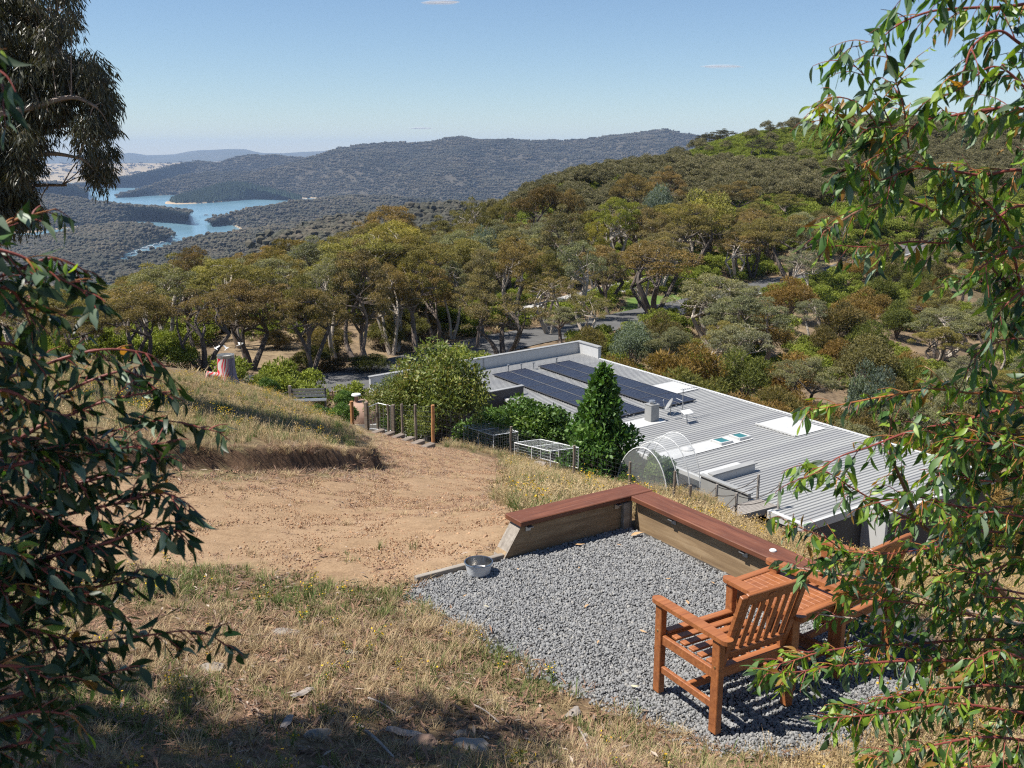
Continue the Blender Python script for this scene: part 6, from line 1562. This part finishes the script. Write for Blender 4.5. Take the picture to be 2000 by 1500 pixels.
area = 0.5 * abs(sum(PAD[i][0] * PAD[(i + 1) % len(PAD)][1] - PAD[(i + 1) % len(PAD)][0] * PAD[i][1] for i in range(len(PAD))))
g = 0.0148; lo = np.array(PAD).min(0); hi = np.array(PAD).max(0)
gx_, gy_ = np.meshgrid(np.arange(lo[0], hi[0], g), np.arange(lo[1], hi[1], g)); Q = np.stack([gx_.ravel(), gy_.ravel()], 1) + rs.uniform(-.45, .45, (gx_.size, 2)) * g
ins = poly_mask(PAD, Q[:, 0], Q[:, 1]); dd = poly_dist(PAD, Q[:, 0], Q[:, 1], True); nz = fbm(Q[:, 0] * 5, Q[:, 1] * 5, 3)
aa = (Q - WC) @ WA; bb = (Q - WC) @ WB
inner = (bb > .012) & (aa < -.03)
ok = inner & (ins | (dd < .10 + .25 * nz) & (rs.rand(len(Q)) < .5))
ok &= ~(ins & (dd < .10) & (nz < -.05) & (rs.rand(len(Q)) < .5) & (bb > .3))
Q = Q[ok]; k = len(Q); z = zt(Q[:, 0], Q[:, 1]) + rs.uniform(-.001, .010, k)
scatter('gravel', [stone_mesh(i, M_gravel) for i in range(8)], np.concatenate([Q, z[:, None]], 1), rs.uniform(0, 6.28, (k, 3)), np.clip(rs.normal(.0097, .003, k), .0045, .019), rs.randint(0, 8, k), 'bed of angular blue-grey gravel inside the timber walls', 'gravel')
# clods and pebbles on the dirt
M_clod = random_mat('dirt_clods', [(.30, .17, .095), (.40, .24, .135), (.47, .30, .18), (.20, .12, .075), (.36, .22, .13), (.42, .33, .25)], .95, 20, .3)
n = 110000; Q = in_poly_pts([(a, b) for a, b in DIRT], n, rs); keep = rs.rand(n) < np.clip(14.0 / np.maximum(Q[:, 1], 6) ** 1.0 * .8, .25, 1); Q = Q[keep]
nz = fbm(Q[:, 0] * 1.2, Q[:, 1] * 1.2, 3); Q = Q[rs.rand(len(Q)) < np.clip(.55 + 2.4 * nz, .08, 1)]; k = len(Q)
z = zt(Q[:, 0], Q[:, 1]) + .0; sc = np.clip(rs.lognormal(-5.15, .45, k), .003, .026)
scatter('dirt_clods', [stone_mesh(30 + i, M_clod) for i in range(6)], np.concatenate([Q, (z + .002)[:, None]], 1), rs.uniform(0, 6.28, (k, 3)), sc, rs.randint(0, 6, k), 'crumbs and pebbles on the bare orange dirt', 'clods')
# grass prototypes
def grass_mat(name, cols, trans=.25, rough=.7):
    m, nt, out = new_mat(name); a = N(nt, 'ShaderNodeAttribute'); a.attribute_name = 'tint'; oi = N(nt, 'ShaderNodeObjectInfo')
    f = math_n(nt, 'ADD', math_n(nt, 'MULTIPLY', a.outputs['Fac'], .6), math_n(nt, 'MULTIPLY', oi.outputs['Random'], .4)); n = len(cols)
    c = ramp(nt, f, [(i / (n - 1), q) for i, q in enumerate(cols)])
    d = N(nt, 'ShaderNodeBsdfPrincipled'); d.inputs['Roughness'].default_value = rough; d.inputs['Specular IOR Level'].default_value = .25; nt.links.new(c, d.inputs['Base Color']); t = N(nt, 'ShaderNodeBsdfTranslucent'); nt.links.new(c, t.inputs['Color'])
    mx = N(nt, 'ShaderNodeMixShader'); mx.inputs[0].default_value = trans; nt.links.new(d.outputs[0], mx.inputs[1]); nt.links.new(t.outputs[0], mx.inputs[2]); nt.links.new(mx.outputs[0], out.inputs['Surface']); return m
M_straw = grass_mat('straw_grass', [(.30, .21, .11), (.42, .31, .17), (.52, .41, .24), (.36, .25, .13)]); M_green = grass_mat('green_grass', [(.06, .11, .025), (.11, .165, .04), (.17, .20, .06), (.25, .25, .09)])
M_gold = grass_mat('golden_stalks', [(.40, .28, .13), (.50, .38, .19), (.36, .24, .11), (.56, .44, .25)]); M_flower = grass_mat('yellow_flowers', [(.56, .34, .02), (.66, .45, .03), (.48, .26, .02)], .2); M_dead = grass_mat('dead_litter', [(.17, .095, .06), (.32, .19, .12), (.13, .08, .055), (.46, .38, .30)], .1)
def tuft(seed, nb, hgt, wid, spread, lean, mat, seg=3, heads=0.0):
    rs = np.random.RandomState(seed); V = []; F = []; T = []; off = 0
    for b in range(nb):
        a = rs.rand() * 6.283; r = spread * rs.rand() ** .6; base = np.array([r * math.cos(a), r * math.sin(a), -.01]); h = hgt * rs.uniform(.45, 1.15); d = np.array([math.cos(a + rs.normal() * .7), math.sin(a + rs.normal() * .7), 0]) * lean * rs.uniform(.2, 1.4)
        sd = np.array([-d[1], d[0], 0]); sd = sd / (np.linalg.norm(sd) + 1e-6) * wid * rs.uniform(.6, 1.3); tt = rs.rand()
        for k in range(seg + 1):
            s = k / seg; c = base + np.array([0, 0, 1]) * h * s * (1 - .25 * lean * s) + d * h * s * s; w = sd * (1 - s) ** .7
            V += [c - w, c + w]
        for k in range(seg): F.append((off + 2 * k, off + 2 * k + 1, off + 2 * k + 3, off + 2 * k + 2)); T.append(tt)
        off += 2 * (seg + 1)
        if rs.rand() < heads:
            for q in range(3):
                o = c + np.array([rs.normal() * .2, rs.normal() * .2, -q * .9]) * wid * 5; e = rnd_dir(rs, 1)[0] * wid * 3.2; g_ = rnd_dir(rs, 1)[0] * wid * 1.6
                V += [o - e, o - g_, o + e, o + g_]; F.append((off, off + 1, off + 2, off + 3)); T.append(tt); off += 4
    m = np_mesh('tuft', V, np.array(F), mat); face_attr(m, 'tint', T); return m
def weed(seed, h, mat_stem, mat_head, nst=5, heads=7, hs=.016):
    """branching weed with leafy stems and flower heads"""
    rs = np.random.RandomState(seed); V = []; F = []; MI = []; T = []; off = 0
    def quad(o, e, g_, mi):
        nonlocal off
        V.extend([o - e, o - g_, o + e, o + g_]); F.append((off, off + 1, off + 2, off + 3)); MI.append(mi); T.append(rs.rand()); off += 4
    for s in range(nst):
        d = np.array([rs.normal() * .25, rs.normal() * .25, 1]); d /= np.linalg.norm(d); L = h * rs.uniform(.6, 1.1); p = np.array([rs.normal() * .03, rs.normal() * .03, 0.0])
        for k in range(7):
            q = p + d * L / 7; w = np.cross(d, rnd_dir(rs, 1)[0]) * .003; V.extend([p - w, p + w, q + w, q - w]); F.append((off, off + 1, off + 2, off + 3)); MI.append(0); T.append(rs.rand()); off += 4
            for _ in range(2): e = rnd_dir(rs, 1)[0]; e[2] = abs(e[2]) * .5; e *= .018; quad(q + e, e, np.cross(e, rnd_dir(rs, 1)[0]) * .3, 0)
            p = q; d = d + rs.normal(size=3) * .08; d /= np.linalg.norm(d)
        for k in range(heads): o = p + rs.normal(size=3) * np.array([.035, .035, .025]); e = rnd_dir(rs, 1)[0] * hs; quad(o, e, np.cross(e, rnd_dir(rs, 1)[0]), 1)
    m = np_mesh('weed', V, np.array(F), [mat_stem, mat_head]); m.polygons.foreach_set('material_index', np.array(MI, np.int32)); face_attr(m, 'tint', T); return m
def litter(seed, mat, n=5):
    rs = np.random.RandomState(seed); V = []; F = []; T = []; off = 0
    for i in range(n):
        c = np.array([rs.normal() * .06, rs.normal() * .06, .006 + .012 * rs.rand()]); a = rs.rand() * 6.28; e = np.array([math.cos(a), math.sin(a), rs.normal() * .25]) * rs.uniform(.025, .05); g_ = np.array([-math.sin(a), math.cos(a), rs.normal() * .4]) * rs.uniform(.005, .011)
        V += [c - e, c - g_ + e * .1 + np.array([0, 0, .004]), c + e, c + g_ + e * .1 + np.array([0, 0, .004])]; F.append((off, off + 1, off + 2, off + 3)); T.append(rs.rand()); off += 4
    m = np_mesh('litter', V, np.array(F), mat); face_attr(m, 'tint', T); return m
GP = [tuft(1, 26, .11, .0024, .05, .7, M_straw), tuft(2, 22, .14, .0024, .06, .9, M_straw), tuft(3, 30, .08, .0028, .06, 1.1, M_straw), tuft(4, 24, .10, .0028, .05, .6, M_green), tuft(5, 20, .13, .003, .05, .7, M_green), litter(6, M_dead, 8), tuft(7, 34, .06, .003, .07, 1.4, M_dead),
      weed(8, .16, M_green, M_flower, 3, 3, .010), litter(9, M_dead, 6)]
def place(name, protos, X, Y, probs, smin, smax, label, cat='grass', lift=0.0):
    k = len(X); Z = zt(X, Y) + lift; pid = np.array([rs.choice(len(protos), p=p) for p in probs]) if np.ndim(probs) == 2 else rs.choice(len(protos), k, p=probs)
    rot = np.stack([rs.normal(0, .12, k), rs.normal(0, .12, k), rs.rand(k) * 6.283], 1)
    scatter(name, protos, np.stack([X, Y, Z], 1), rot, rs.uniform(smin, smax, k), pid, label, cat)
def cand(n, x0, x1, y0, y1):
    X = rs.uniform(x0, x1, n); Y = rs.uniform(y0, y1, n); px, py, zc = project(np.stack([X, Y, zt(X, Y)], 1)); return X, Y, px, py
def dirt_sd(X, Y): d = poly_dist(DIRT, X, Y, True); return np.where(poly_mask(DIRT, X, Y), d, -d) + .9 * fbm(X * 1.1, Y * 1.1, 4) * np.clip(np.hypot(X, Y) / 10, .4, 1.5)
def pad_sd(X, Y): d = poly_dist(PAD, X, Y, True); return np.where(poly_mask(PAD, X, Y), d, -d)
def wallside(X, Y):   # inside or under the timber walls
    q = np.stack([X, Y], 1) - WC; a = q @ WA; b = q @ WB; return ((np.abs(b + .06) < .14) & (a > -2.2) & (a < .2)) | ((np.abs(a - .06) < .14) & (b > -.2) & (b < 2.2))
# foreground slope
X, Y, px, py = cand(52000, -5.5, 4.5, 2.6, 8.0)
ds = dirt_sd(X, Y); ps = pad_sd(X, Y); ok = (px > -250) & (px < 2100) & (py < 1640) & (ps < -.03 + .08 * rs.rand(len(X))) & ~wallside(X, Y) & ((ds < .02) | (rs.rand(len(X)) < .02)) & ~((py < 1100) & (px > 820))
nz = fbm(X * 1.5, Y * 1.5, 4); ok &= rs.rand(len(X)) < np.clip(.60 + 2.2 * nz, .3, 1)
X, Y, nz = X[ok], Y[ok], nz[ok]; gr = np.clip(.55 + 4.2 * fbm(X * .9 + 7, Y * .9, 4), 0.05, 1)
thin = np.clip(-.05 - nz, 0, .2)[:, None] * 5; pr = np.stack([.15 * (1 - gr) + .03, .10 * (1 - gr) + .02, .14 * (1 - gr) + .02, .24 * gr, .18 * gr, np.full(len(X), .2), np.full(len(X), .13), np.full(len(X), .012), np.full(len(X), .13)], 1); pr = pr * (1 - thin * np.array([[.6, .6, .4, .7, .7, 0, 0, .6, 0]])); pr /= pr.sum(1)[:, None]
place('foreground_grass', GP, X, Y, pr, .45, 1.0, 'short mixed straw and green grass with leaf litter on the near slope')
# mound on the left: long pale grass, flowers
MP = [tuft(21, 24, .30, .004, .10, .55, M_straw, heads=.4), tuft(22, 22, .36, .004, .10, .5, M_gold, heads=.6), tuft(23, 24, .24, .005, .10, .6, M_green), weed(24, .42, M_green, M_flower, 5, 7, .012), weed(25, .36, M_gold, M_gold, 5, 8, .013), tuft(26, 30, .16, .005, .12, 1.0, M_straw)]
n = 30000; X, Y, px, py = cand(n, -24, 1, 10.5, 40)
m_ = poly_mask(_cutpoly, X, Y); dcm = poly_dist(CUT, X, Y); ok = (m_ & (dcm > .3)) & (px > -120) & (px < 900) & ((dirt_sd(X, Y) < .1) | m_) & (rs.rand(n) < np.clip(1.25 - Y / 60, .5, 1))
X, Y, px, py = X[ok], Y[ok], px[ok], py[ok]; fl = np.clip(sstep(-.05, .25, fbm(X * .5, Y * .5, 3) + .16 * sstep(300, 520, px) + .08 * sstep(860, 800, py)), .05, 1)
pr = np.stack([np.full(len(X), .28), np.full(len(X), .11), .40 + .08 * fl, .01 + .09 * fl, np.full(len(X), .10), np.full(len(X), .22)], 1); pr /= pr.sum(1)[:, None]
place('mound_grass', MP, X, Y, pr, .42, .85, 'long straw grass and yellow wildflowers on the left mound')
# dry grass hanging over the cut lip and litter at its foot
cl = smooth_line(CUT, 10); n = 1000; ii = rs.randint(0, len(cl) - 1, n); tt = rs.rand(n); Q = cl[ii] * (1 - tt)[:, None] + cl[ii + 1] * tt[:, None] + rs.normal(0, .16, (n, 2)); px, py, zc = project(np.stack([Q[:, 0], Q[:, 1], zt(Q[:, 0], Q[:, 1])], 1)); ok = (px > -50) & (px < 900) & poly_mask(_cutpoly, Q[:, 0], Q[:, 1])
place('lip_grass', [MP[0], MP[5], GP[6], GP[5], tuft(27, 30, .2, .004, .1, 1.5, M_dead)], Q[ok, 0], Q[ok, 1], [.15, .3, .2, .1, .25], .35, .7, 'dry grass and roots hanging along the cut edge of the mound')
n = 1500; ii = rs.randint(0, len(cl) - 1, n); Q = cl[ii] + rs.normal(0, .5, (n, 2)); px, py, zc = project(np.stack([Q[:, 0], Q[:, 1], zt(Q[:, 0], Q[:, 1])], 1)); ok = (px > -50) & (px < 900) & ~poly_mask(_cutpoly, Q[:, 0], Q[:, 1]) & (poly_dist(CUT, Q[:, 0], Q[:, 1]) > .15)
place('foot_litter', [GP[2], GP[6], GP[5], GP[8]], Q[ok, 0], Q[ok, 1], [.25, .4, .2, .15], .7, 1.5, 'dry litter and short weeds along the foot of the cut bank')
# bank behind wall A, down to the fence
n = 30000; X, Y, px, py = cand(n, -2, 9, 7.0, 30.5); ds = dirt_sd(X, Y)
q = np.stack([X, Y], 1) - WC; outside = ((q @ WB < -.12) | (q @ WA > .15)) ; ok = (ds < .05) & outside & (px > 730) & (px < 1420) & (pad_sd(X, Y) < -.12) & ~poly_mask(_cutpoly, X, Y) & (rs.rand(n) < np.clip(10 / Y, .35, 1) * np.clip(.6 + 2 * fbm(X, Y, 3), .1, 1) * 1.3)
golden = (q @ WA) > .12
place('bank_grass', MP, X[ok], Y[ok], [.28, .12, .30, .012, .07, .218], .5, .95, 'dry grass and flowering weeds between the dirt and the wire fence')
# golden slope below wall B and right of the chairs
n = 52000; X, Y, px, py = cand(n, .8, 17, 3.4, 31); q = np.stack([X, Y], 1) - WC; a = q @ WA; b = q @ WB
u_ = (np.stack([X, Y], 1) - H_P0[:2]) @ HU; v_ = (np.stack([X, Y], 1) - H_P0[:2]) @ HV
ok = ((a > .14) | (b > 2.2)) & (pad_sd(X, Y) < -.05) & (px > 1150) & (px < 2120) & (v_ < -.75) & (rs.rand(n) < np.clip(9 / np.maximum(Y, 4), .3, 1)) & ((a > .14) | (px > 1500))
GP2 = [tuft(41, 22, .30, .0035, .09, .45, M_gold, heads=.8), tuft(42, 22, .24, .0035, .09, .55, M_gold, heads=.6), tuft(43, 22, .22, .004, .09, .7, M_straw, heads=.3), weed(44, .36, M_gold, M_flower, 5, 6, .012), weed(45, .34, M_gold, M_gold, 6, 9, .012)]
place('golden_grass', GP2, X[ok], Y[ok], [.34, .25, .28, .025, .105], .4, .75, 'golden dry grass on the bank below the longer timber wall')
# dry weeds standing in the dirt
n = 4500; Q = in_poly_pts(DIRT, n, rs); ds = dirt_sd(Q[:, 0], Q[:, 1]); ok = (rs.rand(n) < .25 + .6 * (ds < .5)) & (fbm(Q[:, 0] * .8, Q[:, 1] * .8, 3) > .0)
place('dirt_weeds', [GP[2], GP[6], GP[5], GP[8]], Q[ok, 0], Q[ok, 1], [.3, .35, .2, .15], .6, 1.2, 'thin dry weeds and litter on the bare dirt')
# undergrowth and litter below the belt
n = 24000; X = rs.uniform(-62, 96, n); Y = rs.uniform(44, 160, n); Z = zt(X, Y); px, py, zc = project(np.stack([X, Y, Z], 1)); ok = (px > -40) & (px < 2050) & (poly_dist(ROAD_S, X, Y) > 3.2) & (poly_dist(DRIVE_S, X, Y) > 2.6) & ~poly_mask(LAWN, X, Y) & (fbm(X * .1, Y * .1, 3) > -.10)
uu = (np.stack([X, Y], 1) - H_P0[:2]) @ HU; vv = (np.stack([X, Y], 1) - H_P0[:2]) @ HV; ok &= ~((uu > -9) & (uu < 24) & (vv > -7) & (vv < 9.5))
UG = [tuft(51, 40, .5, .02, .5, .8, M_straw), tuft(52, 40, .45, .02, .5, .8, M_green), tuft(53, 40, .35, .02, .6, 1.0, M_dead), SH[0], SH[1]]
k = ok.sum(); pid = rs.choice(5, k, p=[.34, .16, .24, .14, .12]); scl = np.where(pid > 2, rs.uniform(.25, .6, k), rs.uniform(.7, 1.5, k))
scatter('undergrowth', UG, np.stack([X[ok], Y[ok], Z[ok] - .03], 1), np.stack([0 * X[ok], 0 * X[ok], rs.rand(k) * 6.28], 1), scl, pid, 'dry undergrowth and low scrub under the gums', 'undergrowth')
# single things lying about: dry leaves on the gravel, bark and sticks in the grass
M_dryleaf = pmat('dry_leaf', (.50, .33, .17), (.34, .20, .10), 25, .7); M_paleleaf = pmat('pale_dry_leaf', (.52, .48, .32), (.40, .36, .24), 25, .6)
def dry_leaf(label, px, py, L, rz, mat, z=.028, group=None, k=0):
    p = at_z(px, py, z); o = link('fallen_leaf', np_mesh('fallen_leaf', LEAF[k][0] * np.array([1.1, 1, .9]), LEAF[k][1], mat, True), loc=tuple(p), rot=(R(6), R(8), rz)); o.scale = (L, L, L); return setp(o, label, 'leaf', group)
dry_leaf('large tan fallen leaf on the gravel by the wall corner', 1232, 1046, .13, R(-80), M_dryleaf, k=1)
dry_leaf('pale yellow fallen leaf propped against the end of the timber wall', 1020, 1075, .08, R(10), M_paleleaf, z=.04, k=2)
dry_leaf('pale fallen leaf on the gravel left of the armchair', 1232, 1338, .06, R(-110), M_paleleaf, k=3)
dry_leaf('curled brown leaf lying along the foot of the shaded wall', 1120, 1062, .10, R(-75), M_dryleaf, k=4)
dry_leaf('small cream leaf in the middle of the gravel', 955, 1186, .045, R(60), M_paleleaf, k=5)
dry_leaf('tan leaf at the edge of gravel and grass above the pale stone', 1062, 1308, .06, R(-100), M_dryleaf, k=1)
for i, (a, b) in enumerate(((1130, 1110), (1215, 1065), (1150, 1180), (1010, 1110), (1300, 1130), (1345, 1180), (1060, 1230), (1170, 1250), (1250, 1230), (905, 1165), (1395, 1140))): dry_leaf('small reddish-brown fallen leaf flecking the gravel', a, b, .035 + .012 * (i % 3), i * 1.3, M_dryleaf, group='small leaves on the gravel', k=i % 8)
M_bark = pmat('grey_bark_strip', (.36, .31, .27), (.20, .17, .15), 18, .85, .5)
def stick(label, a, b, r, lift=.03, mat=None):
    p, q = ground_hit(*a), ground_hit(*b); p[2] += lift; q[2] += lift; m_ = (p + q) / 2 + np.array([0, 0, .012]); c = p.copy()
    s = smooth_line([p - c, m_ - c, q - c], 5); return setp(MB().tube(s, np.linspace(r, r * .5, len(s)), 6).build('fallen_stick', mat or M_bark, loc=tuple(c)), label, 'stick')
stick('bent grey stick at the bottom of the slope left of the flat rock', (700, 1425), (770, 1490), .010); stick('thin pale stick in the litter below the pointed stone', (1130, 1430), (1150, 1475), .008); stick('grey stick crossing the shaded grass at lower centre', (720, 1372), (775, 1402), .007)
stick('short dead twig on the dry slope above the flat rock', (925, 1385), (975, 1420), .006)
def bark(label, px, py, L, W, rz):
    p = ground_hit(px, py); m = MB(); vs = []
    for i in range(6):
        for k in range(4): a = (k / 3 - .5) * 1.8; vs.append(((i / 5 - .5) * L, math.sin(a) * W * (1 - .12 * abs(i - 2.5)), .02 + W * .6 * math.cos(a) - W * .3 + .006 * math.sin(i * 2)))
    m.add(vs, [(i * 4 + k, i * 4 + k + 1, i * 4 + k + 5, i * 4 + k + 4) for i in range(5) for k in range(3)]); return setp(m.build('bark_piece', M_bark, loc=(p[0], p[1], p[2] + .01), rot=(.1, .1, rz)), label, 'bark')
bark('curled grey bark strip in the shade at lower centre', 590, 1362, .16, .03, .9); bark('dark curled bark slab left of the large flat rock', 790, 1440, .20, .035, -.2); bark('grey bark piece behind the bent stick', 560, 1420, .15, .03, 1.5); bark('pale bark flake on the bare slope below the armchair', 1140, 1450, .1, .02, 1.2)
# ------------------------------------------------------------------ birds, boats, clouds, haze
M_bird = pmat('white_feathers', (.80, .80, .77), (.70, .70, .68), 12, .7)
def bird(label, px, py, y, heading, flap, sc=1.0):
    b = MB(); b.tube([(0, -.26, 0), (0, -.16, .0), (0, 0, .0), (0, .14, .02), (0, .2, .05), (0, .25, .06), (0, .29, .04)], [.012, .05, .075, .06, .045, .04, .008], 10)
    for s in (-1, 1):
        e = math.sin(flap); c = math.cos(flap)
        prof = [(0.04, .10, -.08), (.22, .13, -.10), (.38, .09, -.10), (.50, -.02, -.12), (.52, -.10, -.13)]
        vs = []
        for d, f_, r_ in prof:
            bend = e * d + (.10 * e * d * d)
            vs += [(s * d * c, f_, bend + .02), (s * d * c, r_, bend), (s * d * c, (f_ + r_) / 2, bend - .012)]
        fs = [(3 * i, 3 * i + 3, 3 * i + 4, 3 * i + 1) for i in range(4)] + [(3 * i + 1, 3 * i + 4, 3 * i + 5, 3 * i + 2) for i in range(4)] + [(3 * i + 2, 3 * i + 5, 3 * i + 3, 3 * i) for i in range(4)]
        b.add(vs, fs)
    b.add([(-.03, -.22, 0), (.03, -.22, 0), (.07, -.40, -.01), (-.07, -.40, -.01), (0, -.3, .015)], [(0, 1, 2, 3), (0, 4, 1), (1, 4, 2), (2, 4, 3), (3, 4, 0)]); b.tube([(0, .2, .09), (0, .17, .14), (0, .12, .16)], [.016, .012, .003], 6)
    o = b.build('white_cockatoo', M_bird, None, True, at_y(px, py, y), (R(12), R(10) * (1 if px < 450 else -1), heading)); o.scale = (sc, sc, sc)
    return setp(o, label, 'bird')
bird('white cockatoo flying above the stump, leftmost of the three', 421, 681, 44, R(50), R(42), .44); bird('white cockatoo flying directly over the painted stump, middle of the three', 443, 681, 44, R(-20), R(38), .42); bird('white cockatoo flying at right, highest of the three', 470, 673, 43, R(-65), R(24), .5)
M_boat = pmat('white_boat_paint', (.75, .75, .73), (.62, .62, .60), .3, .5); M_boatwin = pmat('boat_windows', (.06, .07, .08), (.04, .05, .05), .5, .3)
def houseboat(label, px, py, L, rz, group=None):
    p = at_z(px, py, LAKE_Z); t = thing('houseboat', label, 'boat', (p[0], p[1], LAKE_Z), rz, group); w = L * .32
    MB().prism([(-L / 2, -w / 2), (L * .42, -w / 2), (L / 2, 0), (L * .42, w / 2), (-L / 2, w / 2)], -.4, .9).build('hull', M_boat, t)
    MB().box((-.03 * L, 0, 2.0), (L * .78, w * .9, 2.2)).build('cabin', M_boat, t); MB().box((-.03 * L, 0, 2.2), (L * .70, w * .92, .8)).build('window_band', M_boatwin, t)
    MB().box((-.06 * L, 0, 4.6), (L * .55, w * .85, .25)).box((-.06 * L, 0, 3.85), (L * .3, w * .6, 1.5)).build('upper_deck', M_boat, t); return t
hb = [(272, 492, 16, .3), (283, 487, 17, .1), (294, 484, 20, .2), (305, 480, 16, .4), (262, 497, 15, .3), (330, 470, 18, .5), (336, 466, 20, .3), (342, 461, 14, .9), (318, 476, 16, .4)]
for i, (a, b, L, rz) in enumerate(hb): houseboat('white houseboat moored along the near peninsula shore', a, b, L, rz, 'moored houseboats')
houseboat('white boat under way in the middle of the lake', 403, 421, 18, .2); houseboat('pale boat moored at the far side of the left inlet', 139, 444, 16, .2); houseboat('pale shed-like boat at the left end of the inlet shore', 92, 451, 18, .1)
# sandy landing with small boats below the main ridge
houseboat('tiny white boat at the sandy landing below the main ridge', 546, 387, 18, 0.1)
# little clouds
def cloud_mat():
    m, nt, out = new_mat('cloud_vapour'); d = N(nt, 'ShaderNodeBsdfDiffuse'); d.inputs[0].default_value = (.85, .82, .82, 1); t = N(nt, 'ShaderNodeBsdfTranslucent'); t.inputs[0].default_value = (.85, .82, .82, 1); tr = N(nt, 'ShaderNodeBsdfTransparent'); mx = N(nt, 'ShaderNodeMixShader'); m2 = N(nt, 'ShaderNodeMixShader'); m2.inputs[0].default_value = .5
    nt.links.new(d.outputs[0], m2.inputs[1]); nt.links.new(t.outputs[0], m2.inputs[2])
    lw = N(nt, 'ShaderNodeLayerWeight'); lw.inputs[0].default_value = .5; f = noise(nt, coords(nt, 'Object'), 3.0, 5); k = math_n(nt, 'MULTIPLY', math_n(nt, 'SUBTRACT', 1.0, lw.outputs['Facing']), math_n(nt, 'MULTIPLY', f, .55), True)
    nt.links.new(k, mx.inputs[0]); nt.links.new(tr.outputs[0], mx.inputs[1]); nt.links.new(m2.outputs[0], mx.inputs[2]); nt.links.new(mx.outputs[0], out.inputs['Surface']); return m
M_cloud = cloud_mat()
def cloud(label, px, py, y, w, h, seed):
    rs_ = random.Random(seed); p = at_y(px, py, y); bm = bmesh.new()
    for k in range(7):
        x_ = (k / 6 - .5) * 1.7; s = (.34 - .22 * abs(x_)) * rs_.uniform(.8, 1.2); M_ = Matrix.Translation((x_ / 2, rs_.uniform(-.05, .05), rs_.uniform(0, .1))) @ Matrix.Diagonal((s * 1.3, s, s * rs_.uniform(.4, .9), 1)); bmesh.ops.create_icosphere(bm, subdivisions=3, radius=1, matrix=M_)
    m = bpy.data.meshes.new('cloud'); bm.to_mesh(m); bm.free(); m.materials.append(M_cloud); m.polygons.foreach_set('use_smooth', np.full(len(m.polygons), True))
    o = link('cloud', m, loc=tuple(p)); wm = w / F_PX * y; o.scale = (wm, wm * .6, h / F_PX * y * 1.6); setp(o, label, 'cloud')
cloud('small pinkish-white cloud in the sky at right', 1410, 131, 21000, 70, 10, 1); cloud('tiny pale cloud low over the main ridge', 822, 251, 24000, 40, 6, 2); cloud('small pale cloud cut by the top edge', 860, 6, 20000, 60, 12, 3)
# haze: one closed box of even, pale air round everything below the clouds
hz = MB().box((0, 9000, -20), (44000, 19600, 2 * 240 + 60)).mesh('haze', None)
m, nt, out = new_mat('haze_air'); pv = N(nt, 'ShaderNodeVolumePrincipled'); pv.inputs['Color'].default_value = (.48, .67, 1.0, 1); pv.inputs['Density'].default_value = 5.0e-5; pv.inputs['Anisotropy'].default_value = .0
nt.links.new(pv.outputs[0], out.inputs['Volume']); hz.materials.append(m); setp(link('haze', hz), 'thin blue summer haze over lake and hills', 'haze', kind='stuff')
